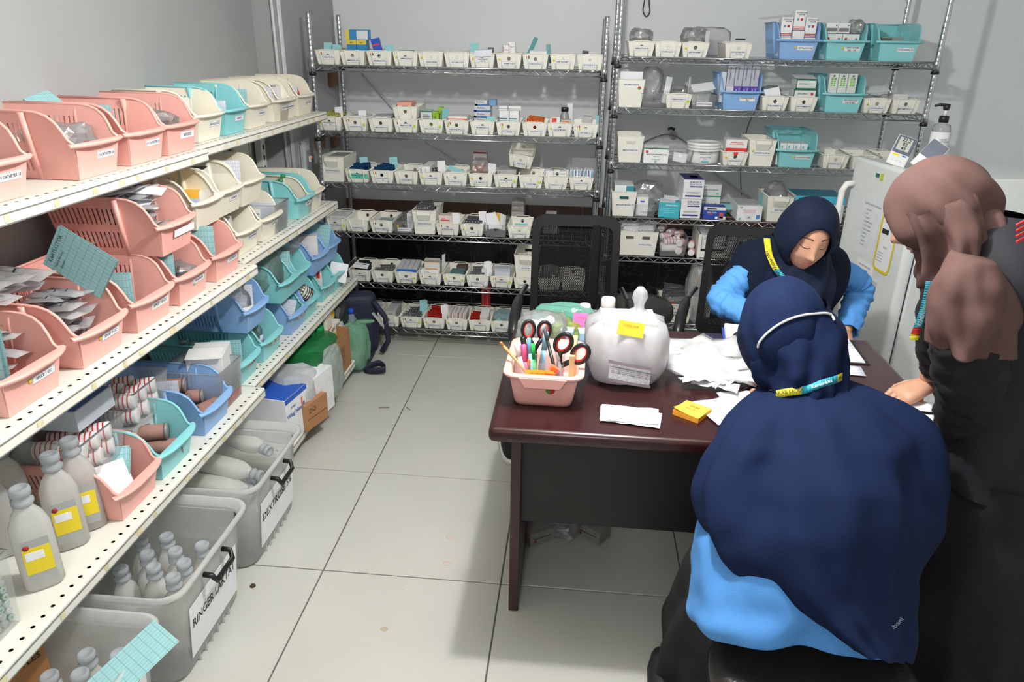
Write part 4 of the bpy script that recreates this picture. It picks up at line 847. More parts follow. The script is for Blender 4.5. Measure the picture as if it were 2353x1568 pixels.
card('large white leaflet lying on top of the blue CEFTRIAXON basket', wl(l, 0, (-.16, .10, .172)), .18, .10, (-1.45, -.10, .1), 'white', 0)
l = basketB(1942, 0, 'cyan', 'CEFOTAXIME\nINJ 1 GR', None, stk='y')
for i, (dx, dz) in enumerate(((-.045, .055), (.035, .055), (-.06, .118), (-.005, .118))):
    med_box(['lower left', 'lower right', 'upper left', 'upper right'][i]+' cefotaxime carton in the cyan top-shelf basket', wl(l, 0, (dx, .05, dz)), (.076 if i < 2 else .053, .06, .060 if i < 2 else .045), (236, 234, 234), [(-.024, .038, .011, .011, RDK), (.024, .038, .010, .010, BLU), (0, .004, .07, .003, RDK)] if i < 2 else [(0, .015, .045, .016, (120, 120, 124)), (.018, .034, .007, .007, BLU)])
med_box('hidden white carton under the cefotaxime cartons', wl(l, 0, (-.005, .05, .004)), (.15, .06, .05), (232, 232, 232))
bag('clear bag with tubing in the cyan CEFOTAXIME basket', wl(l, 0, (.055, .08, .118)), (.07, .08, .06), 15, .2)
l = basketB(2064, 0, 'cyan', 'CEFOPERAZONE INJ 1 GR', None)
med_box('flat grey printed pack low in the CEFOPERAZONE basket', wl(l, 0, (-.02, .06, .06)), (.11, .09, .045), (150, 156, 150), [(-.02, .035, .05, .012, (90, 96, 90))], name='flat_pack')
# second shelf
l = atB(1449, 1); tall_bin('tall white bin labelled DEXAMETHASON with white card on the second shelf', l, 'DEXAMETHASON', 'plain', ('rg',), lz=.105)
card('wide white card standing in the DEXAMETHASON bin', wl(l, 0, (-.056, .03, .06)), .11, .105, (-.05, 0, .03), 'white', .05)
l = atB(1503, 1); tray('clear bin holding a bag of vials beside the DEXAMETHASON bin', l, '', kind='clear'); bag('rounded clear bag of small vials on the second shelf, right rack', wl(l, 0, (-.01, .09, .025)), (.11, .14, .16), 16, .16, inner=[((-.03+.015*(i % 5), -.04, .04+.02*(i//5)), .008, (206, 208, 210)) for i in range(10)])
med_box('clear plastic strip box leaning beside the bag of vials', wl(l, 0, (.055, .02, .02)), (.03, .05, .125), (196, 202, 206), [(0, .07, .026, .02, (226, 228, 230))], rot=(0, .12, 0), name='strip_box')
l = trayB(1560, 1, 'DIMENHIDRINAT INJ', ('g',), lz=.042); bag('clear bag of black-capped vials in the DIMENHIDRINAT INJ bin', wl(l, 0, (0, .1, .05)), (.1, .1, .055), 17, .15, inner=[((-.02+.016*i, -.03, .035), .007, (60, 60, 62)) for i in range(4)])
card('thin white card upright in the DIMENHIDRINAT INJ bin', wl(l, 0, (.05, .06, .03)), .03, .115, (0, .03, 1.2), 'white', .3)
l = atB(1618, 1); tray('clear bin with a folded leaflet on the second shelf, right rack', l, 'DIPHENHYDRAMIN', kind='clear'); card('white folded leaflet lying open on the clear DIPHENHYDRAMIN bin', wl(l, 0, (-.05, .03, .075)), .11, .07, (-1.1, -.15, .1), 'white', 0)
l = basketB(1702, 1, 'blue', 'EPHINEPHRINE\nINJ', None)
for i in range(4):
    med_box('%s tall grey and violet carton in the blue EPHINEPHRINE basket' % ORD[i], wl(l, 0, (-.05+.039*i, .06, .105)), (.037, .05, .115), (180, 184, 194), [(-.004, .06, .004, .06, (110, 112, 124))], rot=(-.06, .03, 0))
    med_box('%s lower carton with %s front in the blue EPHINEPHRINE basket' % (ORD[i], 'white' if i == 0 else 'violet'), wl(l, 0, (-.05+.039*i, .045, .004)), (.037, .06, .102), (216, 218, 224) if i == 0 else (96, 70, 170), [] if i == 0 else [(-.008, .07, .004, .04, (206, 196, 236)), (.006, .07, .003, .05, (206, 196, 236))])
med_box('grey-white carton at the left side of the EPHINEPHRINE basket', wl(l, 0, (-.084, .05, .03)), (.024, .05, .14), (206, 212, 220))
l = trayB(1782, 1, 'FUROSEMID INJ', ()); bag('clear bag at the back of the FUROSEMID INJ bin', wl(l, 0, (0, .12, .04)), (.09, .10, .07), 18, .2); card('white leaflet poking out of the FUROSEMID INJ bin', wl(l, 0, (-.04, .03, .05)), .075, .05, (-.5, -.2, .1), 'white', 0)
l = trayB(1848, 1, 'GENTAMISIN INJ', ())
for i in range(2): med_box(['lower', 'upper'][i]+' white and green carton on the GENTAMISIN INJ bin', wl(l, 0, (.005, .03, .055+.046*i)), (.105-.01*i, .09, .044), (222, 226, 226), [(0, .042, .105-.01*i, .005, (40, 120, 84)), (0, .003, .105-.01*i, .005, (40, 120, 84)), (-.05+.005*i, .022, .004, .044, (40, 100, 70))]+([(.035, .024, .012, .012, RDK)] if i == 0 else []), [('GENTAMICIN', .008, -.01, .024, (80, 90, 100))])
card('white leaflet on top of the green cartons of the GENTAMISIN bin', wl(l, 0, (-.05, .03, .15)), .10, .08, (-1.4, 0, 0), 'white', 0)
l = basketB(1938.6, 1, 'cyan', 'KETOROLAK\nINJ 30 MG', None)
for i in range(3): med_box('%s white carton with green squares in the cyan KETOROLAK basket' % ORD[i], wl(l, 0, (-.045+.045*i, .06, .085)), (.042, .05, .09), (222, 224, 222), [(-.007, .035+.009*j, .009, .006, (120, 196, 60)) for j in range(4)]+[(.006, .035+.009*j, .009, .006, (120, 196, 60)) for j in range(4)]+[(.0, .078, .010, .009, (96, 110, 100))], [('30 mg', .009, 0, .068, (70, 76, 70))], rz=.04*(i-1))
for i in range(4): med_box('%s low white carton in the cyan KETOROLAK basket' % ORD[i], wl(l, 0, (-.06+.04*i, .045, .004)), (.038, .06, .08), (226, 230, 232), [(0, .06, .025, .006, (150, 190, 200))])
l = trayB(2017, 1, 'LIDOKAIN INJ', ('y',)); card('clear leaflet lying on the LIDOKAIN INJ bin', wl(l, 0, (-.05, .05, .09)), .12, .08, (-1.3, -.08, 0), 'white', 0)
l = trayB(2083, 1, 'METAMIZOLE INJ', ()); med_box('crumpled white pouch in the METAMIZOLE INJ bin', wl(l, 0, (0, .08, .05)), (.07, .07, .035), (228, 228, 226), name='pouch', cat='pouch')
# third shelf
l = atB(1448, 2); tall_bin('tall white bin with slot and handwritten MESOS PAED INJ label', l, 'MESOS PAED INJ', 'slot', lz=.06)
med_box('white metoclopramide carton with red dot on the third shelf', atB(1508, 2), (.125, .10, .075), (236, 238, 238), [(-.046, .056, .013, .013, RDK), (0, .072, .125, .004, (60, 140, 110)), (0, .008, .012, .012, (150, 190, 170)), (0, .019, .04, .003, (130, 170, 150))], [('METOCLOPRAMIDE HCl', .0095, .003, .043, (60, 62, 66)), ('INJECTION', .006, .003, .033, (90, 92, 96))], open_flap=True)
l = atB(1563.5, 2); tray('clear bin with crumpled label papers on the third shelf', l, '', kind='clear'); card('crumpled white paper in the clear bin on the third shelf', wl(l, 0, (-.035, .02, .012)), .075, .045, (-.2, .15, .15), 'white', .3)
t = thing('round_tub', 'round white tub with printed label on the third shelf, right rack', 'tub', (ax(1621, BDK[2]+.05), BY+.085, BDK[2]+.0035))
MB().lathe([(.072, 0), (.077, .01), (.080, .045), (.080, .062), (.084, .062), (.084, .071), (.081, .073)], 32).obj('tub_body', mat('tub_white', (236, 238, 236), .4), t)
MB().lathe([(.0855, .088), (.087, .098), (.084, .104), (.078, .104), (.076, .099), (.0001, .099)], 32).lathe([(.0835, .073), (.0865, .080), (.0855, .088)], 32).obj('lid', mat('tub_lid', (232, 234, 230), .35), t)
for s, sz, z in (('ETHANOL SWAB', .009, .060), ('SWAB ALKOHOL', .007, .050), ('ETHANOL SWAB', .007, .035), ('SWAB', .006, .027)): lettering(t, s, sz, INK(), (0, -.0822, z), fit=.09)
MB().box((0, -.0815, .016), (.036, .001, .008)).obj('print_band', mat('print_cyan', (110, 180, 216), .5), t)
l = trayB(1690, 2, 'OMEPRAZOLE INJ', ('y',)); med_box('white and red omeprazole sodium carton in the OMEPRAZOLE INJ bin', wl(l, 0, (.005, .03, .05)), (.105, .08, .075), (236, 234, 236), [(0, .020, .105, .026, (222, 50, 40)), (.0, .06, .06, .004, (220, 130, 126)), (0, .052, .07, .004, (220, 130, 126))], [('Omeprazole Sodium', .0105, 0, .013, (240, 230, 230))]); MB().lathe([(.0001, .0012), (.011, .0012), (.011, 0)], 14, rot=R3('X', PI/2)).obj('red_dot', mat('dot_red', (222, 52, 44), .5), None, wl(l, 0, (.0, .0, .06)))
tag(bpy.context.scene.collection.objects[-1], 'round red sticker on the front of the OMEPRAZOLE INJ bin', 'sticker')
l = atB(1750, 2); tall_bin('tall white bin labelled ONDANSETRON INJ on the third shelf, right rack', l, 'ONDANSETRON INJ 4 MG/2 ML', 'scoop', ('y',), lz=.065)
l = basketB(1830, 2, 'cyan', 'ONDANSETRON 8 MG', None, stk='y')
for i in range(4): med_box('%s small white carton with red dot in the cyan third-shelf basket' % ORD[i], wl(l, 0, (-.06+.034*i, .04, .06)), (.032, .10, .052), (224, 230, 232), [(.008, .016, .008, .008, (150, 30, 50)), (-.006, .034, .008, .012, (120, 190, 180))])
med_box('low white carton under the red-dot cartons in the cyan basket', wl(l, 0, (-.01, .045, .004)), (.15, .1, .055), (226, 228, 230))
l = trayB(1921.5, 2, 'RANITIDIN INJ 25 MG', ())
trayB(1990, 2, 'VITAMIN K INJ', ()); trayB(2058, 2, 'PHYTOMENADION INJ', ())
# fourth shelf
l = atB(1432.6, 3); tall_bin('tall white bin holding a teal mask box on the fourth shelf', l, 'MASKER BEDAH', 'slot', lz=.06)
TEAL = (64, 178, 194)
med_box('white and teal mask carton inside the tall bin on the fourth shelf', wl(l, 0, (0, .04, .085)), (.100, .16, .07), (236, 240, 240), [(0, .014, .1, .028, TEAL), (.03, .05, .04, .036, (50, 150, 160))], [('Surgical Mask', .010, .01, .016, (236, 244, 244))])
l = atB(1480.5, 3); tray('clear bin holding a small white carton on the fourth shelf', l, '', kind='clear'); med_box('small white carton with violet oval in the clear fourth-shelf bin', wl(l, 0, (-.01, .015, .004)), (.06, .10, .098), (232, 232, 234), [(0, .075, .022, .008, (96, 90, 190)), (.01, .02, .04, .004, (170, 170, 176))]); bag('clear plastic bag behind the small violet-oval carton', wl(l, 0, (.03, .16, .0)), (.16, .12, .16), 21, .2)
med_box('teal surgical mask carton with leaflet on top on the fourth shelf', atB(1537.6, 3), (.108, .19, .082), TEAL, [(.0, .04, .09, .002, (150, 214, 222)), (0, .05, .09, .002, (150, 214, 222)), (0, .03, .06, .002, (150, 214, 222))], [('Surgical Mask', .011, .012, .068, (230, 244, 246))], tops=[(-.012, .095, .08, .19, (226, 236, 238))], rz=-.12)
card('white leaflet lying on the teal surgical mask carton', wl(atB(1537.6, 3), 0, (-.025, .06, .088)), .085, .07, (-1.45, .12, -.1), 'white', 0)
NAVY = (50, 48, 120)
l = atB(1588, 3)
for i in range(2): med_box(['lower', 'upper'][i]+' white surgical face mask carton with navy bars on the right rack', wl(l, 0, (.003*i, .012, .101*i)), (.104, .19, .100), (234, 235, 238), [(.012, .064, .062, .006, NAVY), (0, .016, .080, .008, NAVY), (0, .036, .075, .0025, (150, 150, 160)), (0, .031, .06, .002, (150, 150, 160))], [('SURGICAL', .0135, .010, .086, (50, 52, 84)), ('FACE MASK', .0115, .010, .0745, (120, 124, 140))], tops=[(0, .095, .10, .19, NAVY), (.01, .09, .04, .06, (150, 152, 190))] if i else [], rz=.04)
l = atB(1638.7, 3, .20)
for i in range(2): med_box(['lower', 'upper'][i]+' white insulin pen needle carton with green stripe on the right rack', wl(l, 0, (.01, 0, .075*i)), (.115, .08, .074), (228, 231, 230), [(0, .008, .115, .007, (60, 160, 120)), (-.035, .06, .026, .007, (130, 200, 176)), (.038, .022, .016, .011, (150, 206, 180))], [('Insulin Pen Needle', .011, 0, .043, (90, 100, 104)), ('31G x 5 mm', .007, -.03, .018, (140, 146, 150))])
med_box('dark blue plaster carton reading ROL KAIN on the fourth shelf', atB(1642.6, 3), (.112, .075, .066), (44, 74, 164), [(0, .058, .112, .016, (234, 236, 240)), (.036, .022, .020, .030, (214, 92, 66)), (.042, .010, .034, .016, (232, 226, 226)), (-.02, .028, .02, .004, (216, 66, 80)), (.012, .010, .014, .014, (232, 234, 236)), (-.015, .052, .05, .016, (28, 36, 100))], [('Hansaplast', .0105, -.015, .052, (238, 240, 244)), ('ROL KAIN', .0105, -.014, .037, (238, 240, 244))])
card('cyan card lying on the shelf beside the ROL KAIN carton', wl(atB(1678, 3), 0, (-.03, .12, .03)), .075, .09, (-1.4, 0, 0), 'cyan', 0)
l = atB(1722.7, 3); med_box('white mask carton with red 3M mark on the fourth shelf', l, (.126, .19, .078), (232, 233, 236), [(0, .05, .06, .020, (226, 206, 210)), (-.045, .010, .011, .011, (110, 190, 150)), (.045, .022, .018, .022, (70, 140, 206)), (0, .018, .03, .02, (214, 214, 220)), (0, .018, .009, .004, (206, 60, 60))], [('3M', .010, -.045, .069, (206, 40, 46)), ('N95', .006, -.03, .058, (140, 140, 150))], tops=[(0, .1, .12, .15, (186, 188, 192))]); card('cyan card standing behind the 3M carton', wl(l, 0, (.05, .06, .03)), .07, .105, (-.05, .25, 1.0), 'cyan', .1)
l = atB(1790, 3, 0); tall_bin('tall white bin handwritten EZO on the fourth shelf', l, 'EZO PAD', 'scoop', lz=.06); bag('clear film rising from the EZO bin', wl(l, 0, (-.01, .1, .06)), (.1, .12, .13), 23, .2)
med_box('large white carton with blue top band behind the seated woman', atB(1882, 3, .02), (.25, .20, .135), (228, 230, 232), [(0, .115, .25, .04, (80, 190, 226)), (.06, .09, .016, .026, (214, 84, 50)), (.05, .04, .03, .003, (170, 172, 176)), (.05, .055, .03, .003, (170, 172, 176))], tops=[(0, .1, .24, .19, (36, 130, 156))])
# fifth shelf
l = atB(1447, 4); tall_bin('tall white bin half hidden by the empty chair on the fifth shelf', l, '', 'slot'); blisters('white gauze envelope', 'half-hidden tall bin', wl(l, 0, (0, 0, .07)), 0, 6, 'white', .08, .085, .04, .2, 0, seed=3)
l = atB(1482, 4); tall_bin('tall white slotted bin of gauze packs on the fifth shelf', l, 'KASSA STERIL', 'slot', lz=.06); blisters('white gauze pack', 'slotted KASSA STERIL bin', wl(l, 0, (.01, 0, .07)), 0, 7, 'white', .075, .085, .05, .21, 0, seed=5)
l = atB(1547, 4); 
t = thing('clear_crate', 'clear plastic crate of white bandage rolls on the fifth shelf', 'crate', (l[0], BY+.005, l[2]))
def open_box(w, d, h, tp, th=.002):
    b = MB(); a, c = w/2*tp, d/2*tp
    lo = [(-a, -c, 0), (a, -c, 0), (a, c, 0), (-a, c, 0)]; hi = [(-w/2, -d/2, h), (w/2, -d/2, h), (w/2, d/2, h), (-w/2, d/2, h)]
    b.add(lo+hi, [(0, 3, 2, 1)]+[(i, (i+1) % 4, 4+(i+1) % 4, 4+i) for i in range(4)]); return b
link('crate_body', solid(open_box(.15, .22, .10, .86), 'crate', CLEARPL(), .002, MB().tube([(-.075, -.11, .1), (.075, -.11, .1), (.075, .11, .1), (-.075, .11, .1), (-.075, -.11, .1)], .003, 5)), t, (0, .11, 0))
def roll(label, loc, r, ln, rot, group, m=None, band=None, name='bandage_roll'):
    t = thing(name, label, 'bandage', loc, 0, group, rot)
    MB().lathe([(.0001, -ln/2), (r*.35, -ln/2), (r*.9, -ln/2), (r, -ln/2+.003), (r, ln/2-.003), (r*.9, ln/2), (r*.35, ln/2), (.0001, ln/2)], 18, rot=R3('Y', PI/2)).obj('roll', m or mat('gauze_white', (236, 234, 234), .75, bump=.6, bscale=150), t)
    if band:
        for i in range(4): MB().lathe([(r+.0006, -ln*.38+i*ln*.2), (r+.0006, -ln*.32+i*ln*.2)], 18, rot=R3('Y', PI/2)).obj('print_ring', band, t)
    return t
PINKB = mat('pink_print', (222, 96, 110), .6)
rnd = random.Random(5)
for i, (x, y, z, rz) in enumerate(((-.005, .035, .075, .3), (-.015, .03, .035, .15), (.04, .03, .025, 1.3), (.045, .04, .065, 1.2), (-.04, .10, .03, 1.4), (-.035, .09, .085, .5), (.03, .10, .05, .7), (.0, .15, .05, 0), (.0, .12, .1, .9), (.045, .13, .09, 1.0), (-.045, .15, .115, 1.2))):
    roll('wrapped white bandage roll heaped in the fifth shelf crate', (l[0]+x, BY+y+.03, l[2]+z), .019, .085 if i < 2 else .055, (0, -.15*(i == 0), rz), 'bandage rolls in the fifth shelf crate', None, PINKB if i not in (1,) else None)
for i in range(2): roll('white bandage roll %s beside the fifth shelf crate' % ['lying on the shelf', 'resting higher'][i], (l[0]+.105, BY+.05+.03*i, l[2]+.02+.034*i), .018, .05, (0, 0, 1.35), None, None, PINKB)
l = atB(1645, 4); t = thing('letter_tray', 'white open-fronted tray of suture boxes on the fifth shelf', 'tray', (l[0], BY, l[2]))
m = MB().box((0, .12, .002), (.19, .24, .004)).box((-.093, .12, .065), (.004, .24, .13)).box((.093, .12, .065), (.004, .24, .13)).box((0, .238, .065), (.19, .004, .13)).box((0, .002, .02), (.19, .004, .04)); m.obj('tray_body', mat('bin_white', (238, 237, 226), .4), t)
for s in (-1, 1): MB().box((s*.088, 0, .065), (.016, .008, .13)).obj('front_post', mat('bin_white', (238, 237, 226), .4), t)
for i in range(2): med_box(['left', 'right'][i]+' white suture carton in the open tray on the fifth shelf', wl(l, 0, (-.045+.064*i, .025, .045)), (.060, .19, .075), (228, 229, 231), [(.02, .04, .004, .055, (140, 150, 190)), (-.005, .055, .03, .004, (170, 172, 180)), (0, .03, .014, .012, (206, 206, 210))], [('SILK', .008, -.006, .062, (110, 114, 130))])
blisters('white suture packet', 'open tray on the fifth shelf', wl(l, 0, (.058, 0, .01)), PI/2, 4, 'white', .1, .09, -.03, .01, .03, seed=9)
med_box('white and navy carton behind the facing woman on the fifth shelf', atB(1720, 4), (.11, .2, .11), (226, 228, 230), [(0, .09, .1, .016, (40, 70, 140)), (-.045, .045, .006, .09, (40, 70, 140))])
# bottom shelf
l = atB(1553, 5); t = thing('flower_basket', 'cream basket with cut-out flower pattern on the bottom shelf', 'basket', (l[0], BY, l[2]))
W_, H_, D_ = .165, .105, .26
def flower_basket():
    b = MB(); tp = .88
    X = lambda z: W_/2*(tp+(1-tp)*z/H_)
    nx, nzz = 34, 22
    def hole(u, v):                       # flower cut-outs: ring of petals round a dot
        cx, cz = .038, .034
        i = math.floor(v/cz); uu = (u+(.5*cx if i % 2 else 0)) % cx-cx/2; vv = v % cz-cz/2
        r = math.hypot(uu, vv); a = math.atan2(vv, uu)
        return r < .0035 or (.0065 < r < .0145 and math.cos(3*a) ** 2 > .42)
    def wall(P, wd):
        for i in range(nx):
            for j in range(nzz):
                u, v = wd*(i+.5)/nx, H_*(j+.5)/nzz
                if .008 < v < H_-.016 and .008 < u < wd-.008 and hole(u, v): continue
                b.add([P(wd*i/nx, H_*j/nzz), P(wd*(i+1)/nx, H_*j/nzz), P(wd*(i+1)/nx, H_*(j+1)/nzz), P(wd*i/nx, H_*(j+1)/nzz)], [(0, 1, 2, 3)])
    wall(lambda u, z: ((u/W_-.5)*2*X(z), .012*(1-z/H_), z), W_)
    wall(lambda u, z: (-X(z), .012+(D_-.02)*u/W_, z), W_); wall(lambda u, z: (X(z), .012+(D_-.02)*u/W_, z), W_)
    b.add([(-X(0), .012, 0), (X(0), .012, 0), (X(0), D_, 0), (-X(0), D_, 0)], [(0, 1, 2, 3)]); b.add([(-X(0), D_, 0), (X(0), D_, 0), (X(H_), D_, H_), (-X(H_), D_, H_)], [(0, 1, 2, 3)])
    return solid(b, 'basket_body', mat('basket_cream', (226, 226, 212), .5), .002, MB().tube([(-W_/2, 0, H_), (W_/2, 0, H_), (W_/2, D_, H_), (-W_/2, D_, H_), (-W_/2, 0, H_)], .005, 6))
link('basket_body', flower_basket(), t)
blisters('silver sachet', 'cream flower basket on the bottom shelf', wl(l, 0, (0, 0, .06)), 0, 26, 'silver', .10, .095, .03, .24, 0, seed=12, lean=.25)
med_box('small brown carton poking out of the flower basket', wl(l, 0, (-.035, .012, .085)), (.045, .03, .04), (140, 70, 44))
l = atB(1603, 5, .06); bag('tall clear bag of packets on the bottom shelf beside the flower basket', l, (.13, .16, .33), 31, .12, mat('clear_bag_thick', (206, 208, 208), .2, alpha=.4, bump=.6, bscale=50), inner=[((-.02, -.03, .24), .02, (150, 110, 50)), ((.02, -.04, .19), .018, (170, 80, 70))])
card('white sheet inside the tall clear bag', wl(l, 0, (.01, -.05, .04)), .06, .14, (0, .03, .1), 'white', 0)
# ================================================================== LEFT SHELVING: BASKETS AND THEIR CONTENTS
H90 = PI/2
def yat(a, b, X): return (onX(a[0], a[1], X).y+onX(b[0], b[1], X).y)/2
def lb(level, color, pts, text, label, stk=None, dz=0.0, dx=0.0, hand=False, dyaw=0.0, y=None):
    xs, z = level; X = xs-.010+dx
    yy = yat(pts[0], pts[1], X) if y is None else y
    loc = (xs-.036+dx, yy, z+.002+dz)
    basket(label, color, loc, H90+dyaw, text, stk, hand=hand); return loc
def IN(loc, a, dpt, z): return wl(loc, H90, (a, dpt, z))      # a: along the basket front (+ = away from camera), dpt: depth in from the front
LT1, LT2, LM1, LM2, LW1, LW2 = (XT1, TOPZ), (XT2, TOPZ+.004), (XM1, MIDZ), (XM2, MIDZ+.003), (XW1, LOWZ), (XW2, LOWZ+.003)
def gcard(label, loc, a, dpt, z, w, h, tilt=-.12, yaw=0.0, color='cyan', fold=.12, writing=None):
    """ruled stock card standing across the basket (face turned to the camera side)"""
    dpt = max(dpt, w*math.cos(yaw)+.022)
    t = card(label, IN(loc, a, dpt, z), w, h, (tilt, 0, yaw), color, fold, grid=True)
    if writing:
        for i, s in enumerate(writing): lettering(t, s, .0085, INK(), (w*.48, -.0016, h-.012-.012*i), fit=w*.85)
    return t
# --- top shelf
l = lb(LT1, 'pink', None, 'I.V CATHETER 18', 'pink basket at the left end of the top shelf, labelled I.V CATHETER 18', y=-.395)
gcard('ruled cyan stock card in the leftmost pink top-shelf basket', l, .07, .27, .05, .14, .085, yaw=.25); bag('clear bag of catheters in the leftmost pink top-shelf basket', IN(l, -.02, .10, .03), (.16, .14, .085), 41, .25)
l = lb(LT1, 'pink', ((186, 344), (297, 327)), 'I.V CATHETER 20', 'second pink basket on the top shelf, labelled I.V CATHETER 20')
bag('clear bag of catheters in the second pink top-shelf basket', IN(l, 0, .11, .04), (.15, .16, .09), 42, .28, inner=[((.02, 0, .05), .012, (230, 190, 180))])
l = lb(LT1, 'pink', ((300, 319), (403, 305)), 'I.V CATHETER 22', 'third pink basket on the top shelf, labelled I.V CATHETER 22')
gcard('ruled cyan card standing at the back of the third pink top-shelf basket', l, .065, .26, .06, .15, .09, yaw=.2); t = card('cyan card sloping down in the third pink top-shelf basket', IN(l, -.08, .24, .135), .10, .17, (-1.15, 0, 1.2), 'cyan', 0, grid=True)
l = lb(LT1, 'pink', ((389, 296), (475, 289)), 'INFUSED', 'fourth pink basket on the top shelf, handwritten INFUSED', hand=True)
bag('clear bag in the pink INFUSED basket', IN(l, 0, .09, .05), (.14, .12, .075), 43, .25)
l = lb(LT2, 'cream', ((458, 277), (534, 267)), 'BISOLVON SOL', 'cream basket next to the pink ones on the top shelf')
med_box('white and yellow Bisolvon carton in the cream top-shelf basket', IN(l, -.02, .12, .03), (.085, .05, .11), (238, 236, 228), [(0, .03, .085, .058, (244, 196, 40)), (.01, .03, .03, .035, (250, 214, 80))], [('Bisolvon', .016, 0, .09, (60, 64, 70))], rz=.1)
l = lb(LT2, 'cyan', ((520, 263), (587, 252)), 'BICNAT', 'cyan basket on the top shelf among cream ones')
gcard('white ruled card in the cyan top-shelf basket', l, -.03, .13, .04, .10, .08, color='white', yaw=.1)
l = lb(LT2, 'cream', ((568, 250), (642, 240)), 'BURNAZIN', 'cream basket with pale ruled card just past the cyan one')
gcard('pale green ruled card in the cream basket past the cyan one', l, -.07, .09, .04, .13, .11, color='cyan', yaw=.05)
l = lb(LT2, 'cream', ((630, 239), (689, 233)), 'CENDO XITROL', 'cream basket with printed white card, third from the far end')
gcard('white printed card in the third cream basket from the far end', l, -.06, .09, .04, .12, .10, color='white', yaw=.05)
l = lb(LT2, 'cream', ((675, 227), (714, 222)), 'CHLORAMFENIKOL', 'cream basket with a white carton, second from the far end', y=1.40)
med_box('white carton with teal base in the second cream basket from the far end', IN(l, -.01, .08, .05), (.09, .05, .09), (236, 236, 236), [(0, .006, .09, .012, (90, 190, 180)), (0, .05, .07, .003, (120, 120, 126)), (0, .06, .07, .003, (120, 120, 126)), (0, .07, .05, .004, (60, 60, 66))], open_flap=True)
l = lb(LT2, 'cream', ((720, 220), (761, 215)), 'CENDO FENICOL', 'cream basket at the far end of the top shelf with red-capped bottle', y=1.625)
bottle('small yellow bottle with red dropper cap in the far-end top basket', IN(l, .02, .05, .04), [(.017, 0), (.018, .004), (.018, .03), (.010, .042)], mat('yellow_bottle', (240, 196, 60), .4), [(.0135, .042), (.0135, .062), (.009, .064), (.006, .084), (.0001, .085)], mat('red_cap', (206, 40, 44), .4))
gcard('white card at the back of the far-end top basket', l, -.06, .14, .04, .12, .09, color='white')
# --- middle shelf, near bay
SYW = frost('syringe_wrap_film', (244, 246, 248), .72, .12, .35); SYC = frost('syringe_barrel', (222, 230, 234), .4, .1, .3)
SYM = {}
def syringes(desc, n, loc, spread, ln, wd, seed, flat=.0, lift=0.0, printed=None):
    rnd = random.Random(seed)
    key = (ln, wd, printed)
    if key not in SYM:
        w_ = MB(); NX, NY = 5, 10
        for sgn in (0, 1):
            w_.loft([[(-wd/2+wd*i/NX, -ln/2+ln*j/NY, (1 if sgn else -.2)*(.0105*math.cos((i/NX-.5)*PI*.9)*(1-abs(j/NY*2-1)**6))+.0012*noise.noise(Vector((i*.9, j*.8, sgn*3+seed)))) for i in range(NX+1)] for j in range(NY+1)], closed=False)
        s_ = MB().tube([(0, -ln*.33, .004), (0, ln*.18, .004)], wd*.2, 8).tube([(0, ln*.18, .004), (0, ln*.4, .004)], wd*.1, 6)
        p_ = MB().tube([(0, ln*.10, .004), (0, ln*.13, .004)], wd*.205, 8)
        pr = MB().box((0, -ln*.05, .0125), (wd*.7, ln*.5, .0006)) if printed else None
        SYM[key] = (w_.mesh('wrapper', SYW), s_.mesh('syringe', SYC), p_.mesh('plunger_seal', mat('rubber_dark', (44, 48, 54), .6)), pr.mesh('print_band', mat('print_blue_bar', (66, 74, 176), .5)) if pr else None)
    ms = SYM[key]
    for i in range(n):
        sx, sy, sz = spread; p = IN(loc, rnd.uniform(-sx, sx), ln*.5+.02+rnd.uniform(0, sy*.6), lift+sz*(i+.3)/n)
        t = thing('syringe_pack', desc, 'syringe', p, 0, desc, (rnd.uniform(-.15, .2)+flat*.5, rnd.uniform(-.25, .25), -H90+rnd.uniform(-.35, .35)))
        link('wrapper', ms[0], t); link('syringe', ms[1], t); link('plunger_seal', ms[2], t)
        if ms[3]: link('print_band', ms[3], t)
l = lb(LM1, 'pink', ((20, 910), (172, 820)), 'SPUIT 1 CC', 'pink basket labelled SPUIT 1 CC at the near end of the middle shelf', stk='y')
gcard('ruled cyan card with handwriting in the pink SPUIT 1 CC basket', l, -.10, .17, .06, .19, .125, yaw=.25, writing=['spuit 1 cc terumo', 'stok'])
syringes('wrapped slim syringe in the pink SPUIT 1 CC basket', 14, l, (.05, .10, .09), .16, .04, 51, .25, .04)
l = lb(LM1, 'pink', ((182, 810), (325, 734)), 'SPUIT 3 CC', 'pink basket labelled SPUIT 3 CC on the middle shelf', stk='y')
syringes('wrapped syringe heaped in the pink SPUIT 3 CC basket', 22, l, (.055, .11, .125), .14, .05, 52, .35, .03)
syringes('long wrapped syringe lying on top of the SPUIT 3 CC heap', 9, (l[0]-.06, l[1]-.05, l[2]), (.09, .10, .05), .25, .055, 53, .15, .17)
t_ = card('large cyan KARTU STOK card tilted behind the SPUIT 3 CC basket', onY(98, 608, -.24)+Vector((.136, 0, -.085)), .120, .160, (0, -1.0, 0), 'cyan', .06, grid=True)
lettering(t_, 'KARTU STOK', .014, INK(), (.06, -.0016, .145)); lettering(t_, 'Nama Barang :', .009, INK(), (.04, -.0016, .128)); lettering(t_, 'Satuan :', .009, INK(), (.033, -.0016, .115))
l2 = l
l = lb(LM1, 'pink', ((320, 724), (422, 676)), 'SPUIT 10 CC', 'pink basket handwritten SPUIT 10 CC on the middle shelf', hand=True)
gcard('wide ruled cyan card with handwriting in the SPUIT 10 CC basket', l, -.10, .14, .05, .175, .115, yaw=.18, writing=['spuit 10 cc sterile', 'sisa stok lama'])
syringes('wrapped syringe in the pink SPUIT 10 CC basket', 4, l, (.04, .05, .02), .15, .045, 54, .1, .03)
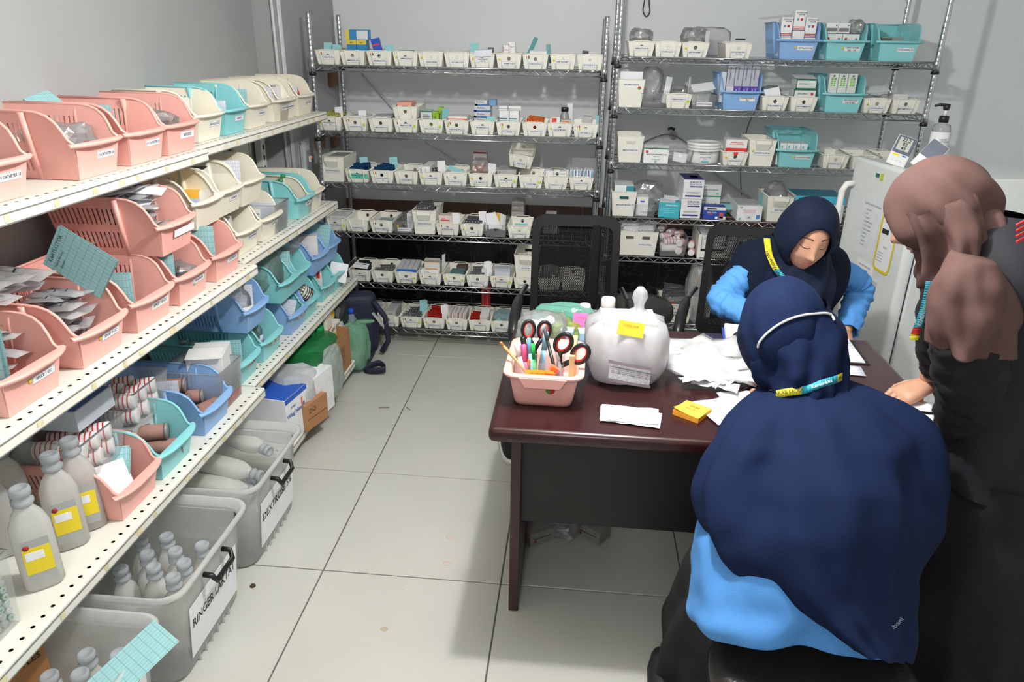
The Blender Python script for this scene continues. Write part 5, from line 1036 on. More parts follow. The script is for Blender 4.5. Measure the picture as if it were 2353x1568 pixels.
lS = lb(LM1, 'pink', ((374, 543), (472, 506)), '', 'big pink basket of syringe wrappers stacked above the SPUIT 10 CC basket', dz=.168, dx=.0)
MB().box((0, 0, 0), (.115, .022, .0008)).obj('label', PAPER(), bpy.data.objects[[o.name for o in COL.objects if o.get('label', '').startswith('big pink basket of syringe')][0]], (.03, -.006, .055), (PI/2+.18, 0, 0))
syringes('wrapped syringe in the big stacked pink basket', 18, lS, (.06, .12, .13), .17, .06, 55, .5, .04)
SYL = [(0.0, .22, .150, .1), (.035, .24, .162, .06), (-.035, .23, .135, -.02), (.0, .20, .178, .14), (.03, .25, .125, 0)]
for i, (a, d, z, yw) in enumerate(SYL):
    t = thing('syringe_pack', '%s large printed 20 ML syringe wrapper on the stacked pink basket' % ORD[i], 'syringe', IN(lS, a, d-.03, z), 0, None, (.18, .08*(i-2), .1+yw))
    w_ = MB(); NX, NY = 10, 5; ln, wd = .27, .062
    for sgn in (0, 1): w_.loft([[(-ln/2+ln*i_/NX, -wd/2+wd*j/NY, (1 if sgn else -.3)*.012*math.cos((j/NY-.5)*PI*.9)*(1-abs(i_/NX*2-1)**6)+.0015*noise.noise(Vector((i_*.8, j*.9, sgn*5+i)))) for i_ in range(NX+1)] for j in range(NY+1)], closed=False)
    w_.obj('wrapper', mat('paper_wrap', (228, 230, 234), .5, var=.03, bump=.3, bscale=60), t)
    MB().box((.0, .004, .0135), (.15, .014, .0006)).obj('print_band', mat('print_blue_bar', (66, 74, 176), .5), t); lettering(t, 'Disposable Syringe 20 ML', .0105, PAPER(), (.0, .004, .0142), (0, 0, 0), fit=.14)
    lettering(t, 'CE 0197', .010, mat('ink_navy', (60, 64, 110), .6), (-.02, .019, .012), (.0, 0, 0))
l = lb(LM1, 'pink', ((411, 658), (508, 619)), 'TRANSFUSI', 'pink basket with ruled card and clear bag, second from bay end')
gcard('ruled cyan card in the second pink basket from the bay end', l, -.10, .13, .05, .16, .115, yaw=.15); bag('clear bag in the second pink basket from the bay end', IN(l, .02, .07, .03), (.13, .10, .07), 45, .25)
l = lb(LM1, 'pink', ((496, 606), (579, 568)), 'CATHETER', 'pink basket with tall ruled card at the bay end of the middle shelf')
gcard('tall ruled cyan card in the pink basket at the bay end', l, -.07, .14, .05, .13, .13, yaw=.12); med_box('white packet beside the tall card in the bay-end pink basket', IN(l, -.08, .16, .05), (.08, .05, .07), (222, 224, 222), [(0, .01, .08, .006, (60, 90, 80))], name='packet')
o = med_box('brown carton at the back of the middle shelf, near end', (XL+.06, -.62, MIDZ+.002), (.20, .30, .155), (172, 122, 78), tops=[(0, .15, .06, .3, (186, 140, 96))], name='cardboard_box')
# --- middle shelf, far bay
l = lb(LM2, 'cream', ((565, 557), (608, 531)), 'BETADINE KUMUR', 'cream basket with violet cartons, first in the far bay middle shelf')
for i in range(2): med_box(['lower', 'upper'][i]+' white and violet carton in the first cream far-bay basket', IN(l, -.02, .12, .035+.045*i), (.11, .06, .043), (228, 226, 232), [(0, .008, .11, .014, (150, 110, 176)), (-.03, .03, .04, .01, (190, 170, 206))], rz=.3)
l = lb(LM2, 'cream', ((608, 527), (665, 502)), 'CAVIPLEX', 'cream basket with green cartons, second in the far bay middle shelf')
for i in range(3): med_box('%s white and green carton in the second cream far-bay basket' % ORD[i], IN(l, -.01+.01*i, .09+.05*(i == 2), .03+.04*(i if i < 2 else .6)), (.085, .06, .038), (230, 232, 230), [(-.03, .02, .014, .036, (120, 200, 50)), (.02, .02, .04, .005, (150, 150, 156))], rz=.3)
gcard('ruled card behind the green cartons of the second cream basket', l, -.09, .24, .05, .10, .10, color='white', yaw=.2)
l = lb(LM2, 'cream', ((499, 502), (538, 481)), '', 'cream basket with orange carton, nearest of the upper far-bay row', dz=.166, y=.44)
med_box('white and orange carton in the nearest upper cream basket', IN(l, .0, .08, .045), (.09, .07, .06), (232, 234, 236), [(0, .05, .09, .02, (244, 184, 60)), (.03, .02, .03, .04, (190, 206, 232))], tops=[(0, .035, .09, .07, (244, 190, 60))], rz=.35)
l = lb(LM2, 'cream', ((522, 472), (581, 447)), 'KONIDIN', 'cream basket with a BETADINE carton, middle of the upper far-bay row', dz=.17, y=.60)
med_box('white carton with black top reading BETADINE in the upper cream basket', IN(l, -.02, .12, .06), (.085, .06, .095), (228, 228, 228), [(.0, .05, .06, .004, (120, 120, 126)), (.03, .075, .01, .01, (150, 60, 40))], [('BETADINE KUMUR', .0105, 0, .035, (60, 60, 66))], tops=[(0, .03, .085, .06, (30, 30, 34))], rz=.25)
l = lb(LM2, 'cream', ((583, 447), (640, 424)), '', 'cream basket with white ruled card, far end of the upper far-bay row', dz=.17, y=.79)
gcard('white ruled card in the far-end upper cream basket', l, -.07, .12, .05, .13, .115, color='white', yaw=.1); med_box('small white carton in the far-end upper cream basket', IN(l, -.06, .10, .04), (.03, .04, .07), (236, 236, 236))
t = thing('perforated_box', 'clear perforated plastic box standing on the middle shelf', 'box', (XM2-.03, 1.035, MIDZ+.005), H90)
link('box_body', solid(open_box(.15, .20, .12, .88), 'pbox', frost('clear_milky', (234, 238, 242), .35), .002, MB().tube([(-.075, -.10, .12), (.075, -.10, .12), (.075, .10, .12), (-.075, .10, .12), (-.075, -.10, .12)], .003, 5)), t, (0, .10, 0))
m = MB(); [m.box((-.05+.0125*i, .004, .03+.012*j), (.004, .001, .008)) for i in range(9) for j in range(5)]; o = m.obj('slot_pattern', mat('slot_shadow', (150, 152, 158), .6), t); o['kind'] = 'stuff'
gcard('ruled card lying in the clear perforated box', (XM2-.03, 1.035, MIDZ+.005), -.06, .05, .06, .11, .07, color='white')
l = lb(LM2, 'cyan', ((697, 472), (733, 454)), 'MINYAK', 'cyan basket second from the far end of the middle shelf'); med_box('dark bottle carton in the cyan middle-shelf basket', IN(l, -.05, .10, .03), (.05, .06, .10), (56, 50, 50), name='carton')
for i in range(3): MB().lathe([(.0001, 0), (.012, .004), (.012, .016), (.0001, .02)], 8, c=(.012*i-.012, 0, .02*i)).obj('green_cap', mat('leaf_green', (60, 150, 90), .5), bpy.data.objects[[o.name for o in COL.objects if o.get('label') == 'dark bottle carton in the cyan middle-shelf basket'][0]], (0, .03, .10))
l = lb(LM2, 'cream', ((724, 450), (764, 432)), 'BEDAK', 'cream basket at the far end of the middle shelf', y=1.455)
bag('clear bag with tubing standing behind the middle shelf baskets', (XM2-.24, 1.02, MIDZ+.17), (.14, .16, .13), 46, .22)
med_box('white carton under the clear bag at the back of the middle shelf', (XM2-.24, .94, MIDZ+.004), (.16, .16, .165), (206, 206, 204), name='carton')
# --- low shelf, far bay
BTL = lambda s: [(.023*s, 0), (.025*s, .004*s), (.025*s, .055*s), (.021*s, .066*s), (.012*s, .076*s), (.012*s, .086*s)]
CAPP = lambda s: [(.0155*s, .083*s), (.0155*s, .098*s), (.014*s, .1*s), (.0001, .1*s)]
GLASS = frost('clear_glass', (214, 226, 224), .22, .05, .3); LIQ = frost('green_glass', (160, 196, 186), .4, .05, .3)
l = lb(LW2, 'cyan', ((579, 828), (612, 785)), 'CEFTAZIDIME', 'cyan basket of glass vials at the near end of the far low shelf', y=.525)
gcard('ruled cyan card in the cyan basket of glass vials', l, -.02, .07, .03, .11, .125, yaw=.12)
for i in range(4): bottle('glass vial with grey cap standing in the near cyan basket', IN(l, -.05+.012*i, .10+.045*i, .06), BTL(.9), GLASS, CAPP(.95), mat('grey_cap', (176, 180, 182), .3, .6), group='glass vials in the near cyan basket')
l = lb(LW2, 'cyan', ((606, 776), (664, 740)), 'D40', 'cyan basket with two blue-capped bottles on the far low shelf', stk='y')
for i in range(2): bottle(['nearer', 'farther'][i]+' glass bottle with dark blue cap in the cyan basket', IN(l, -.03+.05*i, .07+.01*i, .03), BTL(1.25), LIQ, CAPP(1.35), mat('blue_cap', (44, 60, 160), .4), lab=(.0318, .012, .05), labm=mat('bottle_label_blue', (206, 214, 232), .6, var=.15, nscale=60))
gcard('ruled card behind the blue-capped bottles', l, -.02, .16, .04, .11, .125, yaw=.12)
l = lb(LW2, 'blue', ((672, 733), (722, 701)), 'NACL', 'blue basket with a clear bottle on the far low shelf')
bottle('clear plastic bottle with frosted cap in the blue low-shelf basket', IN(l, .0, .07, .03), BTL(1.35), mat('frosted_bottle', (216, 224, 234), .25, alpha=.7), CAPP(1.4), mat('frosted_cap', (226, 230, 236), .3, alpha=.85))
gcard('white ruled card behind the clear bottle in the blue basket', l, -.03, .13, .03, .10, .13, color='white', yaw=.1).rotation_euler.y = .25
l = lb(LW2, 'cyan', ((711, 692), (738, 666)), '', 'cyan basket with a patterned pouch on the far low shelf', y=1.215)
t = thing('patterned_pouch', 'cream pouch with bold black squares and stripes in a cyan basket', 'pouch', IN(l, .02, .05, .115), 0, None, (.2, -.9, .5))
MB().lathe([(.0001, -.055), (.032, -.05), (.036, -.02), (.036, .03), (.03, .05), (.0001, .055)], 20).obj('pouch_body', mat('pouch_cream', (222, 218, 206), .6), t)
m = MB(); [m.lathe([(.0366, -.045+.011*i), (.0366, -.041+.011*i)], 20) for i in range(4)]; m.obj('black_stripe', INK(), t)
m = MB()
for i in range(6):
    for j in range(2):
        a = -1.9+.42*i; c = Vector((.0372*math.cos(a), .0372*math.sin(a), .012+.017*j)); tx = Vector((-math.sin(a), math.cos(a), 0)); q = [c+tx*.0065*u+Vector((0, 0, .007*v)) for u, v in ((-1, -1), (1, -1), (1, 1), (-1, 1), (-1, -1))]; m.tube(q, .0011, 4)
m.obj('black_square', INK(), t)
l = lb(LW2, 'cyan', ((744, 663), (786, 636)), 'SIRUP', 'cyan basket with a red and green carton on the far low shelf')
for i in range(2): med_box(['front', 'rear'][i]+' white carton with red and green print in the cyan basket', IN(l, .0, .07+.06*i, .03), (.075, .055, .11-.0*i), (236, 236, 234), [(-.015, .085, .018, .036, (206, 46, 46)), (.02, .09, .016, .036, (206, 46, 46)), (-.03, .05, .012, .10, (150, 180, 50)), (.015, .025, .03, .018, (150, 200, 70))], rz=.35)
l = lb(LW2, 'cyan', ((776, 631), (809, 608)), '', 'cyan basket with a white leaflet at the far end of the low shelf', y=1.66)
card('white leaflet with handwriting in the far-end cyan basket', IN(l, -.05, .05, .05), .09, .10, (-.3, .25, .35), 'white', 0)
l = lb(LW2, 'blue', ((581, 694), (639, 661)), '', 'blue basket with green-capped bottle, nearest of the upper low-shelf row', dz=.168, y=.655)
bottle('glass infusion bottle with green cap in the upper blue basket', IN(l, .0, .06, .03), BTL(1.55), GLASS, CAPP(1.65), mat('green_cap', (30, 130, 80), .4), lab=(.0395, .012, .055), labm=mat('bottle_label_white', (226, 228, 230), .6, var=.1, nscale=80)); gcard('grey ruled card behind the green-capped bottle', l, .0, .10, .03, .11, .13, color='white', yaw=.1)
l = lb(LW2, 'cyan', ((650, 656), (701, 628)), '', 'cyan basket stuffed with a green-tinted plastic bag', dz=.17, stk='y')
bag('large green-tinted plastic bag bulging from the cyan basket', IN(l, -.01, .12, .03), (.17, .20, .17), 47, .12, frost('mint_film', (200, 230, 220), .5, .15, .3), fine=.8)
l = lb(LW2, 'cyan', ((688, 624), (718, 596)), '', 'cyan basket with ruled card behind the stuffed one, upper row', dz=.17, y=1.135); gcard('ruled cyan card in the upper cyan basket behind the stuffed one', l, -.09, .10, .06, .13, .12, yaw=.2)
l = lb(LW2, 'blue', ((724, 593), (768, 570)), '', 'blue basket of white cartons in the upper low-shelf row', dz=.17)
for i in range(3): med_box('%s white carton with grey print in the upper blue basket' % ORD[i], IN(l, .02-.015*i, .06+.055*i, .04), (.085, .05, .125), (230, 228, 228), [(-.02, .06, .03, .003, (140, 140, 150)), (-.02, .07, .04, .003, (140, 140, 150)), (.025, .02, .016, .018, (150, 130, 200)), (-.02, .04, .02, .005, (226, 140, 80))], rz=.3)
l = lb(LW2, 'blue', ((758, 566), (792, 545)), '', 'blue basket with cyan card at the far end of the upper row', dz=.17, y=1.57)
gcard('large cyan ruled card leaning in the far-end upper blue basket', l, -.03, .05, .07, .13, .13, yaw=.25).rotation_euler.y = .2
for i in range(2): med_box(['lower', 'upper'][i]+' white and green carton in the far-end upper blue basket', IN(l, -.05, .11, .05+.05*i), (.05, .07, .048), (224, 228, 226), [(0, .04, .05, .012, (110, 180, 160))], rz=.3)
t = thing('pump_bottle_box', 'row of clear plastic boxes at the front edge under the middle shelf', 'box', (XW2-.06, 1.17, LOWZ+.335), H90)
link('box_body', solid(open_box(.12, .10, .05, .92), 'cbox', CLEARPL(), .0016), t, (0, .05, 0))
# --- low shelf, near bay
BRB = mat('brown_bandage', (158, 118, 108), .75, bump=.5, bscale=120)
def brown(desc, loc, spots, r=.024, ln=.10):
    for i, (a, d, z, yw) in enumerate(spots):
        t = roll(desc, IN(loc, a, d, z), r, ln, (0, 0, yw), desc, BRB)
        MB().lathe([(.0001, -.006), (r+.0025, -.004), (r+.0025, .004), (.0001, .006)], 14, rot=R3('Y', PI/2), c=(ln/2, 0, 0)).obj('film_end', CLEARBAG(), t)
l = lb(LW1, 'pink', ((272, 1143), (394, 1056)), '', 'pink basket with gauze packs on the low shelf, near bay')
gcard('ruled cyan card leaning in the pink low-shelf basket', l, -.02, .18, .06, .14, .10, tilt=-.7, yaw=.3)
for i in range(3): card('translucent gauze envelope fanned in the pink low-shelf basket', IN(l, -.07+.05*i, .05+.03*i, .04), .075, .11, (-.6, .1*i, .9+.2*i), 'white', 0, group='gauze envelopes in the pink low-shelf basket')
med_box('flat white packet with orange dot in the pink low-shelf basket', IN(l, -.06, .15, .085), (.12, .10, .012), (232, 230, 226), [(-.04, .006, .01, .008, (230, 130, 60))], name='packet', rz=.2)
l = lb(LW1, 'cyan', ((379, 1037), (456, 965)), '', 'cyan basket of brown bandage rolls on the low shelf')
brown('brown elastic bandage roll in the cyan low-shelf basket', l, ((.03, .06, .045, .4), (.03, .10, .092, .35), (.03, .16, .085, .3), (.02, .12, .04, .4), (.0, .19, .05, .2)))
gcard('white ruled card in the cyan basket of bandage rolls', l, -.02, .24, .07, .10, .08, color='white', yaw=.2)
l = lb(LW1, 'blue', ((470, 944), (551, 895)), '', 'blue basket of brown bandage rolls on the low shelf')
brown('brown elastic bandage roll in the blue low-shelf basket', l, ((.05, .05, .04, 1.1), (.0, .06, .035, 1.2), (-.02, .14, .085, .3), (.02, .17, .125, .3), (.05, .13, .07, .3)))
gcard('white ruled card behind the blue basket of bandage rolls', l, -.07, .22, .08, .12, .09, color='white', yaw=.2)
l = (XW1-.05, .33, LOWZ+.003)
med_box('white carton with orange print on a clear rack beside the blue basket', wl(l, H90, (-.04, .07, .09)), (.12, .15, .10), (234, 232, 232), [(0, .03, .12, .016, (226, 80, 40)), (.0, .07, .018, .018, (226, 100, 50))], [('DRESSING', .012, -.02, .03, (240, 236, 236))], rz=.25, open_flap=True)
t = thing('perforated_box', 'clear perforated box carrying the orange-print carton', 'box', wl(l, H90, (0, .0, 0)), H90)
link('box_body', solid(open_box(.17, .22, .15, .9), 'pbox2', frost('clear_milky', (234, 238, 242), .35), .002, MB().tube([(-.085, -.11, .15), (.085, -.11, .15), (.085, .11, .15), (-.085, .11, .15), (-.085, -.11, .15)], .003, 5)), t, (0, .11, 0))
m = MB(); [m.box((-.06+.013*i, .003, .02+.014*j), (.005, .001, .009), 1 if j < 2 else 0) for i in range(10) for j in range(8)]; o = m.obj('slot_pattern', [mat('slot_shadow', (150, 152, 158), .6), mat('slot_red', (214, 90, 80), .6)], t); o['kind'] = 'stuff'
REDP = mat('red_print', (206, 50, 58), .6)
for i, (xx, yy, zz_, nm) in enumerate(((XW1-.12, -.02, LOWZ+.13, 'upper'), (XW1-.10, -.29, LOWZ+.12, 'lower'))):
    t = thing('clear_crate', 'clear crate of red-printed white bandages, %s one on the low shelf' % nm, 'crate', (xx, yy, zz_), H90)
    link('crate_body', solid(open_box(.19, .26, .125, .84), 'crate', CLEARPL(), .002, MB().tube([(-.095, -.13, .125), (.095, -.13, .125), (.095, .13, .125), (-.095, .13, .125), (-.095, -.13, .125)], .003, 5)), t, (0, .13, 0))
    for j in range(12): roll('red-printed white bandage roll in the %s clear crate' % nm, wl((xx, yy, zz_), H90, (-.055+.055*(j % 3), .06+.07*((j//3) % 2), .03+.05*(j//6))), .024, .062, (0, 0, .3+.1*(j % 3)), 'bandage rolls in the %s clear crate' % nm, None, REDP)
    med_box('white support carton under the %s clear crate' % nm, (xx-.12, yy-.08, LOWZ+.003), (.17, .16, zz_-LOWZ-.006), (200, 200, 198), name='carton')
med_box('flat blue-lidded case standing above the lower clear crate', (XW1-.22, -.33, LOWZ+.25), (.16, .16, .06), (196, 204, 214), tops=[(0, .08, .15, .15, (60, 90, 150))], name='plastic_case', cat='case')
# infusion bottles on the low shelf
IBM = {}
def infusion(label, loc, lab=True, s=1.0, yaw=.35, group=None, rot=None):
    t = thing('infusion_bottle', label, 'bottle', loc, 0, group, rot or (0, 0, yaw))
    if not IBM:
        rings = []; prof = [(0, .9), (.004, 1), (.10, 1.0), (.125, .96), (.145, .72), (.158, .42), (.165, .30)]
        for z, k in prof: rings.append([(x*k*1.0, y*(k if k > .5 else k*1.35), z) for x, y in rrect(.064, .046, .019, 4)])
        IBM['b'] = MB().loft(rings, capa=True, capb=True).mesh('bottle_body', frost('poly_bottle', (248, 248, 245), .80, .2))
        IBM['n'] = MB().lathe([(.0135, .163), (.0175, .168), (.0175, .174), (.0125, .177), (.0125, .182), (.0165, .184), (.0165, .196), (.012, .199), (.011, .195), (.0001, .195)], 18).mesh('neck', frost('poly_neck', (222, 228, 234), .75, .2))
        IBM['l'] = MB().box((0, -.0235, .062), (.042, .0006, .088)).mesh('label', mat('iv_label_grey', (170, 172, 172), .5, var=.05))
        IBM['y'] = MB().box((0, -.0240, .064), (.042, .0006, .052)).mesh('yellow_band', mat('iv_label_yellow', (238, 214, 40), .5))
        IBM['w'] = MB().box((-.004, -.0245, .074), (.028, .0006, .016)).mesh('white_box', PAPER())
        IBM['d'] = MB().lathe([(.0001, .0008), (.005, .0008), (.005, 0)], 12, rot=R3('X', PI/2), c=(-.014, -.0243, .093)).mesh('red_dot', mat('iv_dot', (176, 40, 36), .5))
    link('bottle_body', IBM['b'], t); link('neck', IBM['n'], t)
    if lab:
        g = link('label', IBM['l'], t); link('yellow_band', IBM['y'], g); link('white_box', IBM['w'], g); link('red_dot', IBM['d'], g)
    if s != 1: t.scale = (s,)*3
    return t
for i, (u, v, lab) in enumerate(((125, 1345, 1), (185, 1255, 1), (225, 1215, 1))):
    p = onZ(u, v, LOWZ+.003); infusion(['front', 'middle', 'rear'][i]+' infusion bottle with yellow label on the low shelf', (p.x-.03, p.y+.01, LOWZ+.003), True, 1.35, .75)
for i, (u, v) in enumerate(((35, 1290), (70, 1235), (120, 1190), (20, 1200), (80, 1150), (130, 1120))):
    p = onZ(u, v, LOWZ+.003); infusion('unlabelled side of an infusion bottle at the back of the low shelf', (max(p.x-.05, XL+.08), p.y+.03, LOWZ+.003), False, 1.35, .75, 'infusion bottles at the back of the low shelf')
p = onZ(58, 1425, LOWZ+.003)
t = thing('vial_crate', 'clear crate of green-ringed vials at the near end of the low shelf', 'crate', (p.x, p.y-.085, LOWZ+.003), H90)
link('crate_body', solid(open_box(.18, .24, .19, .92), 'vcrate', CLEARPL(), .002, MB().tube([(-.09, -.12, .19), (.09, -.12, .19), (.09, .12, .19), (-.09, .12, .19), (-.09, -.12, .19)], .003, 5)), t, (0, .12, 0))
m = MB(); g2 = MB()
for i in range(8):
    for j in range(9):
        m.lathe([(.008, -.02), (.008, .02)], 8, c=(-.07+.02*i, .034, .02+.019*j), rot=R3('X', PI/2)); g2.lathe([(.0086, .012), (.0086, .017), (.0001, .0215)] if (i*3+j) % 4 < 2 else [(.0086, .0), (.0086, .006)], 8, c=(-.07+.02*i, .034, .02+.019*j), rot=R3('X', PI/2))
o = m.obj('vials', mat('vial_glass', (206, 216, 212), .15, alpha=.6), t); o['kind'] = 'stuff'; o = g2.obj('vial_rings', mat('vial_green', (50, 140, 100), .4), t); o['kind'] = 'stuff'
# ================================================================== TUBS ON THE FLOOR
TUBM = frost('frosted_tub', (248, 250, 249), .58, .25); TUBR = frost('frosted_rim', (248, 250, 249), .75, .2)
def tub(label, y0, y1, xf, text, zb=0.0, h=.335, L=.56):
    w = y1-y0; yc = (y0+y1)/2; t = thing('storage_tub', label, 'tub', (xf, yc, zb), H90)
    rings = []
    for z, k in ((.012, .80), (.0, .82), (.012, .845), (h*.5, .90), (h*.86, .94)): rings.append((z, k))
    def rr_(k, z): return [(x, y+L/2, z) for x, y in rrect(w*k, L*(1-(1-k)*w/L*1.6), .055, 6)]
    b = MB(); b.loft([rr_(k, z) for z, k in ((.004, .83), (.02, .85), (h*.5, .895), (h*.90, .935))], capa=True); 
    b.obj('tub_body', TUBM, t)
    r = MB(); r.loft([rr_(k, z) for k, z in ((.935, h*.89), (.945, h*.90), (.985, h*.955), (1.0, h*.965), (1.0, h), (.985, h+.004), (.965, h), (.94, h*.92))]); r.obj('rim', TUBR, t)
    yf = lambda z: L/2-(L*(1-(1-(.85+.09*z/h))*w/L*1.6))/2
    a = math.atan((yf(0)-yf(h*.8))/(h*.8)); zc = h*.43
    s = MB().box((0, 0, 0), (w*.62, .175, .0008)).obj('paper_sign', PAPER(), t, (0, yf(zc)-.004, zc), (PI/2+a, 0, 0))
    if text: lettering(s, text, .042, INK(), (0, .022, .001), (0, 0, 0), bold=.0006, fit=w*.56)
    hz = h*.80
    hd = MB().tube([(-.055, yf(hz)-.006, hz+.012), (-.055, yf(hz)-.03, hz+.010), (-.048, yf(hz)-.038, hz-.012), (.048, yf(hz)-.038, hz-.012), (.055, yf(hz)-.03, hz+.010), (.055, yf(hz)-.006, hz+.012)], .008, 8); hd.obj('handle', BLACKP(), t)
    rb_ = MB()
    for i in range(6): rb_.box((-.09+.036*i, yf(.02)+.004, .016), (.004, .008, .03))
    rb_.obj('bottom_rib', TUBR, t)
    return t
tub('clear storage tub nearest the camera, partly out of frame', -1.03, -.585, -.165, '')
tub('clear storage tub with paper sign reading RINGER LAKTAT', -.545, -.095, -.165, 'RINGER LAKTAT')
tub('clear storage tub with paper sign reading DEXTROSE 5%', -.065, .385, -.170, 'DEXTROSE 5%')
WB = [(-.24, -.20), (-.27, -.31), (-.34, -.19), (-.31, -.40), (-.33, -.28), (-.38, -.36), (-.40, -.24), (-.42, -.44), (-.25, -.42), (-.45, -.32)]
WB = [(395, 1318), (350, 1295), (420, 1285), (335, 1265), (400, 1258), (462, 1245), (322, 1232), (380, 1225), (275, 1300)]
for i, (u, v) in enumerate(WB):
    p = onZ(u, v, .285); infusion('unlabelled white infusion bottle in the RINGER LAKTAT tub', (p.x, p.y, .030), False, 1.25, .2*i, 'bottles in the RINGER LAKTAT tub')
for i, (u, v) in enumerate(((195, 1495), (270, 1495), (180, 1540), (110, 1545))):
    p = onZ(u, v, .285); infusion('unlabelled white infusion bottle in the nearest tub', (p.x, p.y, .030), False, 1.25, .3*i, 'bottles in the nearest tub')
card('ruled cyan card lying over the bottles of the nearest tub', onZ(175, 1590, .31), .11, .20, (-1.25, 0, -.55), 'cyan', 0, grid=True)
for i in range(6):
    p = onZ((560, 575, 555, 560, 535, 590)[i], (1000, 1045, 1065, 1100, 1115, 1075)[i], .25-.03*(i > 3)); t = infusion('clear infusion bottle lying in the DEXTROSE 5% tub', (-.50-.02*(i % 2), p.y-.0, .25-.03*(i > 3)-.05*(i % 2)), False, 1.2, 0, 'bottles lying in the DEXTROSE 5% tub', rot=(PI/2+.05*i, 0, PI/2+.15*(i-3)))
med_box('brown carton printed INFUSION SOLUTION at the near end under the low shelf', (-.50, -.80, 0.004), (.30, .25, .385), (176, 126, 80), [], [('INFUSION SOLUTION', .034, 0, .30, (60, 46, 40)), ('POLYETHYLENE BOTTLES', .024, 0, .262, (60, 46, 40))], rz=H90-.35, name='cardboard_box')
# ================================================================== BOTTOM SHELF OF THE FAR BAY
BZ = .097
def xb(u, v, z=BZ): p = onZ(u, v, z); return p
t = thing('open_carton', 'open brown cardboard box with green pouches on the bottom shelf', 'box', (-.335, 1.265, BZ), H90)
m = solid(open_box(.36, .30, .20, 1.0), 'ocarton', CARDB(), .004); link('carton', m, t, (0, .15, 0))
MB().box((-.19, .15, .19), (.003, .29, .06), rot=R3('Y', .5)).obj('flap', CARDB(), t); MB().box((.05, -.003, .09), (.06, .001, .10)).obj('faint_print', mat('cardboard_print', (140, 100, 68), .8, var=.2, nscale=40), t)
GRN = mat('green_pouch', (30, 112, 62), .3, var=.15, nscale=20, bump=.4, bscale=40)
bag('dark green pouch lying over the open carton', (-.47, 1.16, BZ+.145), (.26, .34, .10), 61, .10, GRN, name='green_pouch', cat='pouch')
for i, (a, d) in enumerate(((.02, .10), (-.05, .12), (.09, .16))): bottle('bottle with bright green cap in the open carton', wl((-.335, 1.265, BZ), H90, (a, d, .07)), BTL(1.5), mat('green_btl', (60, 140, 80), .3, alpha=.8), CAPP(1.9), mat('bright_green_cap', (20, 150, 84), .35), group='green-capped bottles in the open carton')
t = thing('green_pack', 'flat green and white pack standing in front of the open carton', 'pack', (-.325, 1.00, BZ), H90-.05)
MB().box((0, .10, .115), (.09, .20, .23)).obj('pack_body', GRN, t); MB().box((0, .0, .19), (.091, .203, .012)).obj('white_band', PAPER(), t, (0, .10, 0))
bag('crumpled pale plastic bag against the green pack', (-.305, 1.08, BZ+.0), (.07, .17, .24), 62, .18, frost('pale_film', (222, 238, 234), .7, .2))
bag('white plastic pack with blue wave on the bottom shelf', (-.40, .86, BZ+.03), (.20, .20, .20), 63, .10, frost('white_film', (238, 242, 244), .9, .2), name='white_pack', cat='pack')
med_box('white and blue carton reading Wing Needle on the bottom shelf', (-.33, .70, BZ), (.17, .22, .20), (234, 237, 242), [(-.0, .19, .17, .022, (44, 92, 190)), (.055, .10, .010, .07, (70, 110, 180)), (-.06, .045, .018, .05, (60, 120, 190)), (.04, .145, .012, .03, (230, 120, 70))], [('Wing Needle', .026, -.01, .12, (50, 100, 176)), ('STERILE', .012, -.03, .15, (50, 100, 176))], rz=H90-.15, tops=[(0, .11, .165, .215, (44, 92, 190))])
t = med_box('small brown carton lying in front of the Wing Needle carton', (-.285, .80, BZ), (.15, .15, .12), (170, 122, 82), [(0, .05, .13, .004, (110, 76, 52))], [('DO', .03, -.03, .085, (96, 66, 46))], rz=H90-.3, name='cardboard_box', tops=[(0, .04, .13, .006, (120, 84, 58)), (0, .055, .13, .004, (120, 84, 58))])
tag(MB().box((0, .05, .10), (.15, .12, .20)).obj('paper_bag', mat('white_paper_bag', (232, 234, 236), .6, bump=.3, bscale=50), None, (-.295, .91, BZ), (0, 0, H90-.2)), 'white paper bag behind the small brown carton on the bottom shelf', 'bag')
YEL = (240, 206, 40)
for i, (x, y, z) in enumerate(((-.44, 1.40, 0), (-.44, 1.475, 0), (-.53, 1.45, 0), (-.47, 1.41, .13), (-.47, 1.485, .13), (-.55, 1.42, .13))):
    med_box('%s white and yellow medicine carton in the stack on the bottom shelf' % ORD[i], (x+.04, y, BZ+z+.09*(i < 6)), (.07, .07, .125), (238, 236, 226), [(0, .05, .07, .075, YEL), (0, .05, .045, .045, (246, 222, 90))], [('Biosanbe', .012, 0, .11, (56, 56, 60))], rz=H90)
for i in range(2): med_box('%s plain carton under the yellow medicine cartons' % ['near', 'far'][i], (-.42, 1.40+.10*i, BZ), (.09, .16, .088), (150, 120, 86), rz=H90)
med_box('small white carton with orange edge in front of the yellow stack', (-.40, 1.355, BZ+.22), (.07, .02, .065), (236, 228, 216), [(0, .002, .07, .004, (230, 130, 60)), (0, .063, .07, .004, (230, 130, 60))], rz=H90)
med_box('pale pink carton beside the yellow stack', (-.40, 1.565, BZ+.09), (.08, .06, .10), (232, 220, 226), [(0, .05, .05, .004, (200, 150, 170)), (0, .07, .05, .004, (200, 150, 170))], rz=H90); med_box('plain carton under the pale pink one', (-.40, 1.565, BZ), (.08, .08, .088), (150, 120, 86), rz=H90)
p = (-.36, 1.75, 0)
